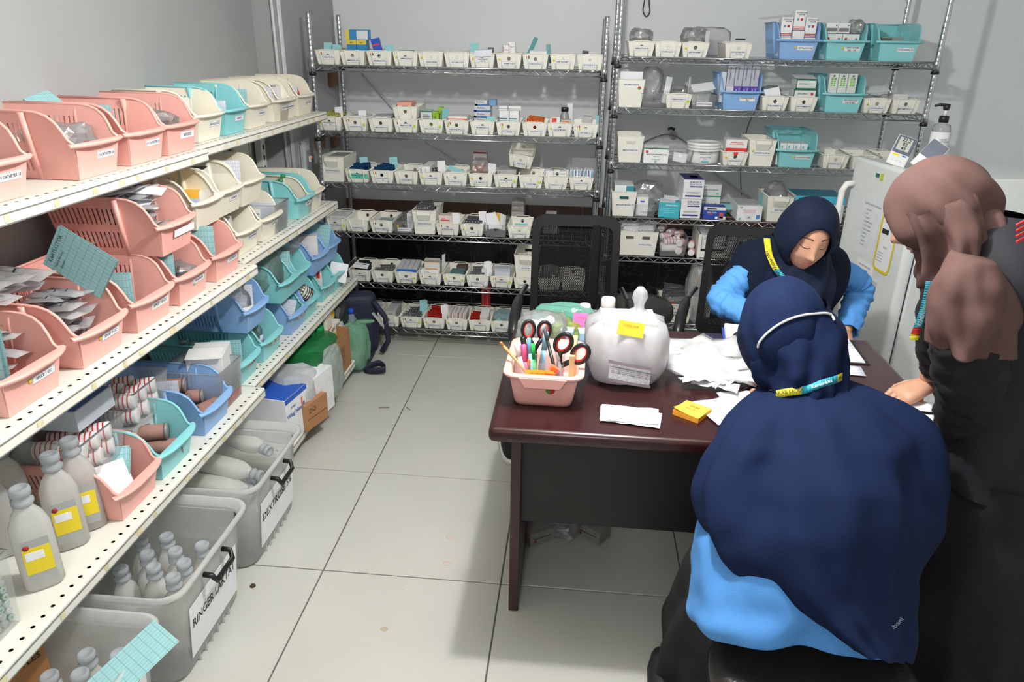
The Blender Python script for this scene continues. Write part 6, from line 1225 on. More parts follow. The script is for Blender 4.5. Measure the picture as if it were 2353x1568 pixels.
bottle('clear water bottle with bright blue cap behind the shelf end', (-.41, 1.72, .10), [(.030, 0), (.033, .005), (.033, .03), (.031, .034), (.033, .04), (.033, .09), (.031, .094), (.033, .10), (.030, .13), (.016, .16), (.014, .17)], mat('water_clear', (206, 220, 226), .06, alpha=.38), [(.0165, .165), (.0165, .19), (.015, .192), (.0001, .192)], mat('water_cap', (30, 96, 220), .35), lab=(.0335, .045, .085), labm=mat('water_label', (70, 130, 200), .5, var=.3, nscale=50))
med_box('dark carton the water bottle stands on', (-.41, 1.68, 0), (.10, .10, .098), (70, 62, 56))
bag('pale green plastic carrier bag tied at the shelf end', (-.335, 1.56, .02), (.12, .15, .25), 64, .14, frost('green_film', (170, 228, 196), .65, .2))
tag(MB().lathe([(.0001, 0), (.05, .002), (.055, .008), (.05, .014), (.0001, .016)], 20, sy=.4).obj('bag_handle_loop', frost('green_film', (170, 228, 196), .65, .2), None, (-.30, 1.60, .262), (0, 0, .25)), 'flattened green bag handle on top of the green carrier bag', 'handle')
bag('dark hooded pouch beside the water bottle', (-.46, 1.60, BZ+.14), (.13, .16, .14), 65, .15, mat('dark_pouch', (44, 46, 50), .5), name='dark_pouch', cat='pouch'); med_box('dark carton under the hooded pouch', (-.46, 1.55, BZ), (.10, .12, .14), (60, 56, 54))
t = thing('navy_backpack', 'navy backpack standing at the end of the left shelving', 'backpack', (-.42, 1.80, 0), .3)
NV = mat('navy_nylon', (30, 36, 60), .65, bump=.5, bscale=200)
rb('bag_body', (.26, .12, .36), .05, NV, t, (0, 0, .18), seg=4); rb('front_pocket', (.20, .05, .18), .02, NV, t, (.0, -.075, .12), seg=3)
MB().tube([(.11, -.05, .32), (.17, -.05, .22), (.18, -.06, .08), (.14, -.07, .02)], .016, 6).obj('strap', NV, t); MB().box((.14, -.06, .20), (.014, .004, .13), rot=R3('Y', -.6)).obj('reflective_strip', mat('reflective', (176, 178, 182), .3), t)
def ribbon(name, pts, w, m, label, cat, parent=None, upv=(0, 0, 1)):
    V = [Vector(p) for p in pts]; out = []
    for i in range(len(V)-1):
        a, b_, c_, d_ = V[max(i-1, 0)], V[i], V[i+1], V[min(i+2, len(V)-1)]
        for k in range(6): s = k/6; out.append(.5*((2*b_)+(c_-a)*s+(2*a-5*b_+4*c_-d_)*s*s+(3*b_-a-3*c_+d_)*s**3))
    out.append(V[-1]); u = Vector(upv)
    o = MB().loft([[p-u*w/2, p+u*w/2] for p in out], closed=False).obj(name, m, parent); mod(o, 'SOLIDIFY', thickness=.002)
    if label: tag(o, label, cat)
    return o
p1, p2, p3, p4 = onZ(838, 858, .0), onZ(880, 855, .02), onZ(872, 835, .05), onZ(845, 840, .055)
ribbon('bag_strap', [(-.30, 1.66, .03), tuple(p1+Vector((0, 0, .02))), tuple(p2+Vector((.01, 0, .015))), tuple(p3), tuple(p4), (-.29, 1.72, .05)], .035, NV, 'navy webbing strap looped on the floor by the shelf end', 'strap')
# ================================================================== ON AND UNDER THE DESK
PINK = mat('plastic_pink', BCOL['pink'], .36, var=.02)
t = thing('pink_desk_basket', 'pink basket full of stationery on the near left desk corner', 'basket', (.722, -.165, DZ), -.02)
def ring(w, d, r, z, yo=0): return [(x, y+yo+.11, z) for x, y in rrect(w, d, r, 5)]
b = MB(); b.loft([ring(.150, .205, .02, .002), ring(.156, .211, .022, .012), ring(.186, .240, .028, .098)], capa=True)
e = MB(); e.loft([ring(.184, .238, .028, .097), ring(.214, .268, .036, .099), ring(.216, .270, .037, .094), ring(.212, .266, .036, .090)])
e.prism([(-.062, 0), (.062, 0), (.046, -.026), (-.046, -.026)], .004, M=Matrix.Translation((0, -.0245, .094)) @ Matrix.Rotation(PI/2, 4, 'X'))
link('basket_body', solid(b, 'desk_basket', PINK, .003, e), t)
m = MB(); n = 12
m.add([(0, 0, 0)]+[(.012*math.cos(PI*k/n+PI/2), .012*math.sin(PI*k/n+PI/2), 0) for k in range(n+1)], [(0, k+1, k+2) for k in range(n)], 0)
m.add([(0, 0, 0)]+[(.012*math.cos(-PI/2+PI*k/n), .012*math.sin(-PI/2+PI*k/n), 0) for k in range(n+1)], [(0, k+1, k+2) for k in range(n)], 1)
m.obj('sticker', [mat('stk_green', (86, 150, 60), .5), mat('stk_red', (206, 52, 46), .5)], t, (.02, -.0045, .052), (PI/2+.17, 0, 0))
MB().lathe([(.006, 0), (.006, .0006), (.0001, .0007)], 12).obj('sticker', mat('stk_y', STK['y'], .5), t, (.103, .10, .1))
BKL = Vector((.722, -.165, DZ))
def inb(x, y, z): return wl(BKL, -.02, (x, y, z))
t = thing('pen_organizer', 'clear divided organizer box inside the pink desk basket', 'organizer', inb(-.015, .095, .004), -.02)
m = MB()
for x in (-.065, 0, .065): m.box((x, 0, .058), (.0016, .13, .104 if x else .10))
for y in (-.065, 0, .065): m.box((0, y, .058), (.13, .0016, .104 if y else .10))
m.box((0, 0, .006), (.13, .13, .0016)); m.obj('organizer_body', frost('organizer_clear', (234, 240, 242), .16, .1, .25), t)
def scissors(label, loc, rot, s=1.0):
    t = thing('scissors', label, 'scissors', loc, 0, None, rot); BK = mat('scissor_black', (26, 26, 28), .4); RD = mat('scissor_red', (206, 40, 36), .4)
    for sx in (-1, 1):
        cx = sx*.027*s
        outer = [(cx+.021*s*math.cos(a)*(1.0), 0, .098*s+.031*s*math.sin(a)) for a in [2*PI*k/20 for k in range(21)]]
        inner = [(cx+.0165*s*math.cos(a), 0, .098*s+.0265*s*math.sin(a)) for a in [2*PI*k/20 for k in range(21)]]
        MB().tube(outer, .0058*s, 8, cap=False).obj('handle_loop', BK, t); MB().tube(inner, .0040*s, 6, cap=False).obj('inner_grip', RD, t)
        MB().tube([(cx-sx*.004*s, 0, .070*s), (sx*.008*s, 0, .045*s), (-sx*.004*s, 0, .012*s)], .006*s, 6, rr=[.008*s, .0075*s, .006*s]).obj('shank', BK, t)
        MB().box((-sx*.005*s, sx*.001, -.04*s), (.011*s, .0016, .10*s)).obj('blade', CHROME(), t)
scissors('smaller black and red scissors at the back left of the pink basket', inb(-.036, .150, .078), (-.1, .05, .15), .82)
scissors('larger black and red scissors at the right of the pink basket', inb(.026, .060, .072), (.1, .50, -.15), .98)
def pen(name, label, base, tip, r, m, capm=None, capl=.25, flat=1.0):
    a, b_ = Vector(base), Vector(tip); d = b_-a; t = thing(name, label, name.split('_')[-1], a, 0, None, None); t.rotation_mode = 'QUATERNION'; t.rotation_quaternion = Vector((0, 0, 1)).rotation_difference(d)
    L = d.length
    MB().lathe([(r*.3, 0), (r, .008), (r, L*(1-capl))], 10, sy=flat).obj('barrel', m, t)
    MB().lathe([(r*1.08, L*(1-capl)), (r*1.08, L-.003), (r*.8, L), (.0001, L)], 10, sy=flat).obj('cap', capm or m, t)
C_ = lambda n, c, r=.35: mat(n, c, r)
pen('wooden_pencil', 'brown wooden pencil sticking out at the left of the pink basket', inb(-.03, .04, .06), inb(-.125, .075, .150), .004, C_('pencil_wood', (196, 146, 86)), C_('pencil_end', (170, 110, 60)), .1)
pen('white_marker', 'white marker pen at the left of the pink basket', inb(-.045, .05, .03), inb(-.082, .075, .150), .0062, C_('marker_white', (232, 232, 230)), C_('marker_white', (232, 232, 230)), .3)
pen('pink_highlighter', 'hot pink highlighter in the pink basket', inb(-.045, .07, .03), inb(-.062, .085, .142), .0085, C_('hl_pink', (244, 96, 150)), C_('hl_pink', (244, 96, 150)), .4)
pen('green_highlighter', 'bright green highlighter in the pink basket', inb(-.03, .085, .02), inb(-.042, .105, .138), .009, C_('hl_green', (40, 196, 80)), C_('hl_green', (40, 196, 80)), .35)
pen('blue_pen', 'pale blue pen in the pink basket', inb(-.03, .045, .03), inb(-.048, .08, .165), .0050, C_('pen_blue', (120, 190, 226)), C_('pen_blue', (120, 190, 226)), .3)
pen('orange_pen', 'thin orange pen in the pink basket', inb(-.042, .035, .02), inb(-.043, .05, .115), .0042, C_('pen_orange', (206, 110, 50)), C_('pen_orange', (206, 110, 50)), .3)
pen('black_pen', 'black ballpoint leaning in the middle of the pink basket', inb(.038, .05, .05), inb(-.008, .115, .178), .0048, C_('pen_black', (34, 34, 36)), C_('pen_grey', (80, 80, 84)), .2)
pen('clear_pen', 'clear barrelled ballpoint leaning beside the large scissors', inb(.052, .025, .045), inb(.030, .055, .150), .0050, frost('pen_clear', (222, 226, 230), .5), C_('pen_clearcap', (206, 210, 214)), .3)
pen('black_marker', 'black marker behind the white one in the pink basket', inb(-.04, .10, .03), inb(-.067, .11, .155), .0075, C_('pen_black', (34, 34, 36)), C_('pen_black', (34, 34, 36)), .4)
pen('light_blue_pen', 'light blue flat pen behind the small scissors', inb(-.012, .13, .03), inb(-.006, .145, .160), .0075, C_('pen_lblue', (150, 206, 232)), C_('pen_lblue', (150, 206, 232)), .4)
for i, (x, y, z, ry) in enumerate(((.018, .035, .085, .6), (.012, .030, .070, .2))): 
    t = thing('binder_clip', ['upper', 'lower'][i]+' orange and silver clip in the pink basket', 'clip', inb(x, y, z), 0, None, (.2, ry, .3)); MB().box((0, 0, .016), (.026, .012, .012)).obj('grip', C_('clip_orange', (240, 120, 50)), t)
    if i == 0: MB().box((.008, 0, -.006), (.022, .010, .034)).obj('jaw', mat('clip_metal', (120, 112, 100), .3, .8), t)
med_box('stack of kraft envelopes along the right side of the pink basket', inb(.072, .03, .03), (.014, .15, .11), (206, 182, 130), name='envelope_stack', cat='envelopes', rz=-.05)
def note(label, loc, w, h, rgb, rot, lines=(), name='sticky_note', inkrgb=(120, 80, 30)):
    t = thing(name, label, 'note', loc, 0, None, rot)
    N = 6; MB().loft([[(-w/2+w*i/N, -h/2+h*j/N, .004*(j/N)**2*0+.003*((i/N-.5)*2)**2) for i in range(N+1)] for j in range(N+1)], closed=False).obj('paper', mat('note_%d_%d_%d' % rgb, rgb, .7, var=.03), t)
    for i, s in enumerate(lines): lettering(t, s, .008, mat('note_ink', inkrgb, .7), (0, h*.22-.014*i, .0024), (0, 0, 0), fit=w*.8)
    return t
note('yellow sticky note with writing on the front of the clear organizer', inb(-.012, .027, .080), .075, .034, (246, 206, 60), (PI/2+.1, 0, 0), ['alat tulis apotek'])
# carrier bag
def carrier():
    t = thing('carrier_bag', 'white knotted plastic carrier bag with orange note on the desk', 'bag', (.948, .055, DZ), .05)
    rings = []; NA = 72
    prof = [(0, .72, .62), (.01, .88, .80), (.05, 1.0, 1.0), (.10, 1.04, 1.04), (.15, 1.04, 1.0), (.178, .98, .88), (.192, .84, .66), (.200, .56, .42), (.206, .26, .24), (.216, .13, .14), (.228, .12, .13), (.250, .17, .15), (.270, .14, .11), (.286, .05, .05)]
    for z, kx, ky in prof:
        r_ = []
        for k in range(NA):
            a = 2*PI*k/NA; c, s = math.cos(a), math.sin(a)
            sq = (abs(c)**3.2+abs(s)**3.2)**(-1/3.2)
            amp = .05+.10*max(0, (z-.12)/.1) if z < .203 else .25
            f = 1+amp*1.2*noise.noise(Vector((c*2.2, s*2.2, z*9)))+.05*math.sin(a*9+z*14+2*math.sin(3*a))*min(1, z/.05)*(.4+z*3)+.03*noise.noise(Vector((c*7, s*7, z*30)))
            off = .03 if z > .204 else .03*max(0, (z-.185)/.02)
            r_.append((.112*kx*sq*c*f+off, .098*ky*sq*s*f+.02*(z > .2), z*.94+.003))
        rings.append(r_)
    MB().loft(rings, capa=True, capb=True).obj('bag_film', frost('carrier_bag_film', (240, 241, 244), .74, .22, .25), t)
    MB().box((.0, 0, .10), (.15, .12, .18)).obj('packed_item', mat('packed_white', (232, 232, 236), .6), t)
    p = MB(); N = 10
    p.loft([[(-.055+.115*i/N, -.103-.004*math.sin(i/N*PI), z-.020*(i/N)) for i in range(N+1)] for z in (.036, .098)], closed=False); o = p.obj('printed_panel', mat('bag_print', (214, 216, 222), .6, var=.25, nscale=160), t)
    for z0 in (.036, .090): MB().loft([[(-.058+.121*i/N, -.105-.004*math.sin(i/N*PI), z-.020*(i/N)) for i in range(N+1)] for z in (z0, z0+.009)], closed=False).obj('print_band', mat('bag_print_mauve', (150, 136, 150), .6), t)
    for i in range(6): lettering(t, 'KEMENKES\nobat tablet\nsirup infus\nsalep injeksi', .0055, INK(), (-.036+.019*i, -.1085, .070-.0035*i), (PI/2, .17, 0))
    return t
carrier()
note('orange sticky note on the knotted white carrier bag', (.950, -.035, DZ+.186), .072, .040, (252, 190, 50), (PI/2-.35, .15, .05), ['2 (dua) sirup'])
# clear bags and bottles at the back left of the desk
bag('clear bag with white bottle and printed sheet behind the pink basket', (.700, .215, DZ+.002), (.15, .12, .125), 71, .14, frost('clear_bag_desk', (240, 242, 246), .35, .1, .35))
bottle('white lotion bottle lying in the clear bag on the desk', (.665, .20, DZ+.045), [(.022, 0), (.024, .005), (.024, .09), (.015, .105), (.014, .125), (.0001, .126)], mat('lotion_white', (232, 234, 240), .35), rot=(.5, .6, 0))
t = bag('mint green plastic pouch bottle on the desk behind the basket', (.765, .33, DZ+.002), (.19, .09, .115), 72, .10, frost('mint_pouch_film', (150, 226, 206), .7, .12, .3), name='mint_pouch', cat='pouch')
bag('clear bag with lime green packet beside the mint pouch', (.765, .25, DZ+.002), (.11, .10, .085), 73, .18, frost('lime_bag', (196, 226, 90), .6, .15, .3))
note('hot pink sticky note standing among the bags on the desk', (.822, .262, DZ+.088), .060, .052, (250, 120, 190), (PI/2-.15, .08, .1), ['ambil sore'], inkrgb=(150, 40, 90))
bottle('pale pink tube standing behind the pink sticky note', (.830, .345, DZ+.002), [(.018, 0), (.019, .004), (.019, .105), (.017, .115), (.0001, .118)], mat('pale_pink', (244, 206, 216), .35))
bottle('white ribbed-cap bottle behind the carrier bag', (.905, .375, DZ+.002), [(.034, 0), (.036, .006), (.036, .075), (.026, .095), (.020, .10)], frost('white_bottle_thick', (236, 236, 238), .85), [(.0225, .098), (.0235, .102), (.0235, .124), (.021, .130), (.0001, .131)], mat('ivory_cap', (240, 234, 226), .4))
for i in range(2):
    t = thing('clear_cup', ['left', 'right'][i]+' clear plastic container behind the carrier bag', 'container', (.862+.16*i, .36, DZ+.002)); MB().lathe([(.030, 0), (.035, .05), (.038, .075), (.040, .078), (.038, .076), (.034, .05), (.029, .003), (.0001, .003)], 20).obj('cup_body', frost('cup_clear', (226, 230, 236), .3, .08, .3), t)
med_box('pale blue mask packet behind the pink basket', (.845, .185, DZ+.004), (.06, .05, .075), (170, 206, 232), [(0, .05, .055, .004, (120, 170, 214)), (0, .03, .055, .004, (120, 170, 214))], rz=.15, name='packet'); med_box('narrow pale blue packet behind the small scissors', (.775, .175, DZ+.004), (.04, .04, .082), (186, 214, 234), [(0, .06, .035, .005, (130, 176, 214))], rz=-.1, name='packet')
# papers
def sheet(label, loc, w, d, rz, m=None, curl=.012, seed=1, tilt=0.0, group=None, name='paper_sheet'):
    N = 8; mb = MB()
    mb.loft([[(-w/2+w*i/N, -d/2+d*j/N, curl*abs(noise.noise(Vector((i*.35+seed, j*.35, seed*2.7))))*1.6+.0006) for i in range(N+1)] for j in range(N+1)], closed=False)
    o = mb.obj(name, m or PAPER(), None, loc, (tilt, 0, rz)); mod(o, 'SOLIDIFY', thickness=.0004); return tag(o, label, 'paper', group)
sheet('upper folded white paper at the front edge of the desk', (.952, -.190, DZ+.006), .150, .085, -.09, curl=.004, seed=3); sheet('lower folded white paper under the front-edge one', (.958, -.198, DZ+.002), .150, .085, -.16, curl=.004, seed=4); sheet('middle folded white paper of the front-edge stack', (.950, -.192, DZ+.004), .148, .085, -.03, curl=.004, seed=5)
t = thing('sticky_note_pad', 'thick orange sticky note pad on the front of the desk', 'note pad', (1.118, -.155, DZ), -.62); MB().box((0, 0, .007), (.074, .074, .014)).obj('pad', mat('note_orange', (250, 170, 50), .7), t)
MB().loft([[(-.037+.074*i/6, -.037+.074*j/6, .0145+.008*max(0, 1-(i+j)/5)**2) for i in range(7)] for j in range(7)], closed=False).obj('top_sheet', mat('note_orange_top', (252, 184, 66), .7), t); lettering(t, 'SEDIA', .012, mat('note_ink', (120, 80, 30), .7), (0, .012, .016), (0, 0, 0)); lettering(t, 'obat sore', .009, mat('note_ink', (120, 80, 30), .7), (0, -.004, .016), (0, 0, 0))
sheet('large white plastic sheet crumpled in the middle of the desk', (1.19, .215, DZ+.018), .26, .20, -.20, frost('sheet_film', (244, 245, 247), .92, .3), .045, 7)
sheet('white plastic sheet sagging over the front of the crumpled pile', (1.20, .075, DZ+.022), .25, .12, -.16, frost('sheet_film', (244, 245, 247), .92, .3), .05, 11, .18)
for i, (x, y, r, s) in enumerate(((1.20, -.005, -.35, 13), (1.245, .015, .5, 17), (1.29, .03, -.7, 19), (1.165, .01, .25, 23), (1.31, .09, .2, 29))): sheet('%s torn white paper strip under the crumpled sheets' % ORD[i], (x, y, DZ+.012+.004*i), .13, .035, r, curl=.022, seed=s)
sheet('white envelope beside the orange note pad', (1.215, -.125, DZ+.003), .15, .13, .45, mat('paper_grey', (222, 224, 230), .7), .004, 31); sheet('white paper under the envelope near the woman in front', (1.27, -.06, DZ+.002), .12, .10, .2, curl=.006, seed=37); sheet('white form sheet by the seated woman, centre of the desk', (1.40, .12, DZ+.002), .15, .20, .1, GRID['white'], .003, 41)
t = thing('notebook', 'large open notebook with blue cover at the far side of the desk', 'notebook', (1.395, .345, DZ), -.13)
rb('cover', (.22, .27, .004), .001, mat('cover_blue', (40, 74, 160), .4), t, (0, 0, .002), seg=1); rb('pages', (.212, .262, .018), .003, PAPER(), t, (.003, 0, .013), seg=2)
t = thing('pink_clipboard', 'pink patterned folder with black spine on the open notebook', 'folder', (1.41, .375, DZ+.0225), -.55); rb('folder_sheet', (.12, .14, .006), .001, mat('folder_pink', (240, 176, 186), .5, var=.25, nscale=70), t, (.01, 0, .003), seg=1); rb('spine', (.022, .145, .014), .002, BLACKP(), t, (-.06, 0, .007), seg=1)
t = thing('document_folder', 'black-backed pile of printed papers at the right of the desk', 'folder', (1.60, .34, DZ), -.06); rb('backing', (.23, .20, .003), .001, BLACKP(), t, (0, 0, .0015), seg=1)
for i in range(3): MB().box((-.006-.003*i, .004*i, .0045+.003*i), (.215, .185, .0025)).obj('paper', PAPER(), t)
for i in range(5): lettering(t, 'daftar pemberian obat', .011, INK(), (.05, .06-.018*i, .0125), (0, 0, 0))
sheet('white paper with faint print by the foreground woman, right', (1.56, .19, DZ+.002), .22, .07, -.1, GRID['white'], .003, 43)
for i, (x, y, r) in enumerate(((1.70, .0, .5), (1.725, -.05, .2), (1.70, -.11, -.3))): sheet('%s loose white slip under the standing woman hands' % ORD[i], (x, y, DZ+.003+.001*i), .10, .06, r, curl=.01, seed=50+i)
med_box('small orange box between the standing woman hands', (1.735, -.02, DZ+.001), (.05, .05, .022), (206, 120, 60)); med_box('small red packet at the right desk edge', (1.70, -.275, DZ+.001), (.06, .04, .008), (170, 60, 50), name='packet')
# floor under and beside the desk
for i, (x, y, r) in enumerate(((.725, .22, .6), (.885, .26, -.6))): med_box(['left', 'right'][i]+' grey carton on the floor under the desk', (x, y, 0), (.10, .075, .055), (150, 146, 142), [(0, .03, .07, .004, (90, 86, 84)), (-.03, .02, .01, .01, (150, 60, 56))], rz=r)
bag('clear bag on the floor under the desk between the cartons', (.80, .30, 0), (.11, .11, .06), 81, .25)
t = thing('shoe', 'black slip-on shoe with white sole beside the desk', 'shoe', (.545, .855, 0), .25)
def shoe_parts(t, m, sm):
    rings = []
    for y, w, h, zb in ((-.13, .03, .03, .014), (-.115, .060, .045, .013), (-.08, .078, .060, .012), (-.02, .080, .078, .012), (.04, .072, .092, .012), (.09, .066, .098, .012), (.12, .05, .09, .013)):
        rings.append([(w/2*math.cos(a), y, zb+max(0, h*math.sin(a)) if math.sin(a) > 0 else zb) for a in [2*PI*k/16 for k in range(16)]])
    MB().loft(rings, capa=True, capb=True).obj('upper', m, t)
    rings = [[(w/2*1.06*x, y, z) for x, z in ((-1, 0.0), (1, 0.0), (1.04, .012), (1, .024), (-1, .024), (-1.04, .012))] for y, w in ((-.138, .03), (-.12, .064), (-.08, .082), (-.02, .084), (.04, .076), (.09, .070), (.125, .05))]
    MB().loft(rings, capa=True, capb=True).obj('sole', sm, t)
shoe_parts(t, mat('shoe_black', (24, 24, 26), .7, bump=.4), mat('shoe_sole', (226, 226, 222), .6))
for i, (u, v, s) in enumerate(((1885-1003, 938, .02), (938, 940, .016))): tag(MB().box((0, 0, .0012), (.05 if i == 0 else .03, .006, .002)).obj('dirt_scrap', mat('dirt', (120, 116, 108), .9), None, onZ(u, v, .0), (0, 0, .2-1.0*i)), ['thin grey scrap on the floor tile near the shelf', 'small grey crumb on the floor tile seam'][i], 'scrap')
tag(MB().lathe([(.0001, 0), (.010, .001), (.008, .006), (.0001, .008)], 7).obj('leaf_scrap', mat('leaf_brown', (76, 60, 44), .9), None, onZ(581, 1348, 0)), 'small brown scrap on the floor beside the RINGER LAKTAT tub', 'scrap')
for i, (u, v, r, c) in enumerate(((883, 1446, .012, (176, 166, 140)), (1035, 1235, .013, (206, 186, 176)), (1027, 1295, .012, (206, 186, 176)), (933, 1355, .008, (206, 190, 176)))): tag(MB().lathe([(r, 0), (r*.9, .0004), (.0001, .0005)], 14, sy=.8).obj('floor_stain', mat('stain%d' % i, c, .5), None, onZ(u, v, .0002)), ['round brown stain on the floor in front of the desk', 'faint pink stain on the floor left of the desk, upper', 'faint pink stain on the floor left of the desk, lower', 'tiny faint stain on the floor tile seam'][i], 'stain')
# on the refrigerator
def hygro(label, loc, rot, digits):
    t = thing('thermo_hygrometer', label, 'thermometer', loc, 0, None, rot)
    rb('case', (.075, .018, .125), .004, mat('hygro_white', (232, 234, 236), .4), t, (0, 0, .0625), seg=2); rb('bezel', (.070, .004, .072), .002, mat('hygro_grey', (96, 106, 124), .4), t, (0, -.010, .086), seg=1)
    if digits:
        MB().box((-.002, -.0125, .088), (.050, .001, .052)).obj('screen', mat('lcd', (196, 202, 190), .3), t)
        for i, s in enumerate(('22.2', '02', '49')): lettering(t, s, .019, INK(), (0, -.0136, .105-.017*i), bold=.0004)
        MB().box((-.014, -.0095, .042), (.026, .001, .008)).obj('yellow_strip', mat('hl_yellow', (240, 220, 40), .5), t); MB().box((.018, -.0095, .044), (.016, .001, .005)).obj('blue_strip', mat('hl_blue', (70, 120, 190), .5), t)
    for i in range(3): MB().box((-.018+.016*i, -.010, .02), (.007, .002, .003)).obj('button', mat('hygro_btn', (206, 208, 210), .5), t)
hygro('white thermo-hygrometer with lit digits leaning on the refrigerator', (2.085, 1.30, 1.199), (-.35, .28, -.35), True); hygro('white thermo-hygrometer with dark screen behind the first one', (2.155, 1.245, 1.199), (-.45, .50, -.7), False)
t = thing('sanitizer_pump', 'clear hand sanitizer bottle with black pump on the refrigerator', 'bottle', (2.315, 1.47, 1.198))
MB().lathe([(.034, 0), (.036, .004), (.036, .135), (.031, .152), (.016, .160), (.015, .165)], 22).obj('bottle_body', frost('sani_clear', (226, 230, 232), .3, .08, .3), t); MB().lathe([(.0366, .02), (.0366, .125)], 22).obj('label', mat('sani_label', (236, 238, 240), .5), t)
MB().lathe([(.019, .163), (.019, .188), (.012, .190), (.0001, .190)], 16).obj('collar', BLACKP(), t); MB().lathe([(.006, .19), (.006, .215)], 10).obj('stem', PAPER(), t)
MB().lathe([(.011, .213), (.013, .222), (.013, .236), (.0001, .238)], 14).tube([(.0, 0, .232), (-.03, 0, .234), (-.048, 0, .228)], .005, 8, rr=[.007, .006, .0045]).obj('pump_head', BLACKP(), t)
lettering(t, 'HAND\nSANITIZER', .010, INK(), (0, -.0378, .09))
med_box('flat red packet on top of the refrigerator', (2.265, 1.10, 1.1985), (.10, .04, .008), (176, 50, 56), [], rz=-.1, name='packet')
# ================================================================== PEOPLE
SKIN = mat('skin', (196, 148, 122), .5, var=.05, nscale=25, sss=.12)
NAVYC = mat('navy_cloth', (13, 29, 63), .85, var=.06, nscale=25, bump=.3, bscale=500, spec=.2)
NAVYD = mat('navy_vest', (11, 22, 43), .85, var=.06, nscale=25, bump=.3, bscale=500, spec=.2)
NAVYH = mat('navy_hijab', (10, 23, 47), .8, var=.05, nscale=25, bump=.2, bscale=500, spec=.25)
LBLUE = mat('light_blue_cloth', (80, 146, 216), .8, var=.05, nscale=25, bump=.3, bscale=500)
MAUVE = mat('mauve_cloth', (94, 70, 66), .8, var=.05, nscale=25, bump=.25, bscale=500, spec=.25)
BLKC = mat('black_cloth', (15, 15, 17), .85, var=.15, nscale=20, bump=.3, bscale=400)
NIGHT = mat('night_vest', (20, 22, 30), .8, var=.12, nscale=20, bump=.3, bscale=400)
def cr(P, n):
    """Catmull-Rom through a list of equal-length tuples of Vectors/floats"""
    out = []
    for i in range(len(P)-1):
        a, b, c, d = P[max(i-1, 0)], P[i], P[i+1], P[min(i+2, len(P)-1)]
        for k in range(n):
            s = k/n; out.append([.5*((2*b[j])+(c[j]-a[j])*s+(2*a[j]-5*b[j]+4*c[j]-d[j])*s*s+(3*b[j]-a[j]-3*c[j]+d[j])*s**3) for j in range(len(b))])
    out.append(list(P[-1])); return out
def drape(name, rings, m, parent, folds=(), nzs=(.010, 7.0), seed=0, NA=72, sub=5, sq=2.3, capa=False, capb=False, thick=0.0, grow=None, depthdir=(0, 1, 0)):
    """cloth loft: ring = (L, R, back, front): left and right silhouette points and half depths; folds = (freq, amp, phase, twist)"""
    bk = len(rings[0]) > 4
    P = [(Vector(r[0]), Vector(r[1]), float(r[2]), float(r[3]), Vector(r[4]) if bk else Vector()) for r in rings]
    Q = cr(P, sub); T = len(Q)-1; out = []
    for i, (L, R, hb, hf, BP) in enumerate(Q):
        t = i/T; c = (L+R)/2; h = (R-L)/2; u = h.normalized(); dd = Vector(depthdir); dd = (dd-u*dd.dot(u)).normalized(); row = []
        for k in range(NA):
            a = 2*PI*k/NA; ca, sa = math.cos(a), math.sin(a); s_ = (abs(ca)**sq+abs(sa)**sq)**(-1/sq)
            p = c+h*(ca*s_)+(dd*(hf*sa*s_) if sa > 0 else ((c-BP)*(sa*s_) if bk else dd*(hb*sa*s_)))
            n = (u*ca+dd*sa); g = (grow(t, a) if grow else t)
            d = sum(am*math.sin(f*a+ph+tw*t)*(1-.5*math.cos(f*.37*a+ph)) for f, am, ph, tw in folds)*g
            d += nzs[0]*noise.noise(p*nzs[1]+Vector((seed, 0, 0)))+nzs[0]*.5*noise.noise(p*nzs[1]*2.3+Vector((0, seed, 0)))
            row.append(p+n*d)
        out.append(row)
    o = MB().loft(out, capa=capa, capb=capb).obj(name, m, parent)
    if thick: mod(o, 'SOLIDIFY', thickness=thick, offset=0)
    return o
def sleeve(name, pts, rad, m, parent, folds=.006, seed=0, NA=36, sub=10, capa=False, capb=False, thick=0.0):
    Q = cr([(Vector(p), float(r)) for p, r in zip(pts, rad)], sub); rows = []; prev = None
    for i, (p, r) in enumerate(Q):
        t = (Q[min(i+1, len(Q)-1)][0]-Q[max(i-1, 0)][0]).normalized()
        if prev is None: nx = t.cross(Vector((0, 0, 1)) if abs(t.z) < .9 else Vector((1, 0, 0))).normalized()
        else: nx = (prev-t*prev.dot(t)).normalized()
        prev = nx; ny = t.cross(nx); row = []
        for k in range(NA):
            a = 2*PI*k/NA; d = folds*(math.sin(i*1.7+2.6*math.sin(a+seed)+1.3*math.sin(2*a-seed)+seed)*.45+.9*noise.noise(Vector((math.cos(a)*1.9, math.sin(a)*1.9, i*.42+seed*5)))+.5*noise.noise(Vector((math.cos(a)*4, math.sin(a)*4, i*.9+seed*3))))
            row.append(p+(nx*math.cos(a)+ny*math.sin(a))*(r+d))
        rows.append(row)
    o = MB().loft(rows, capa=capa, capb=capb).obj(name, m, parent)
    if thick: mod(o, 'SOLIDIFY', thickness=thick, offset=0)
    return o
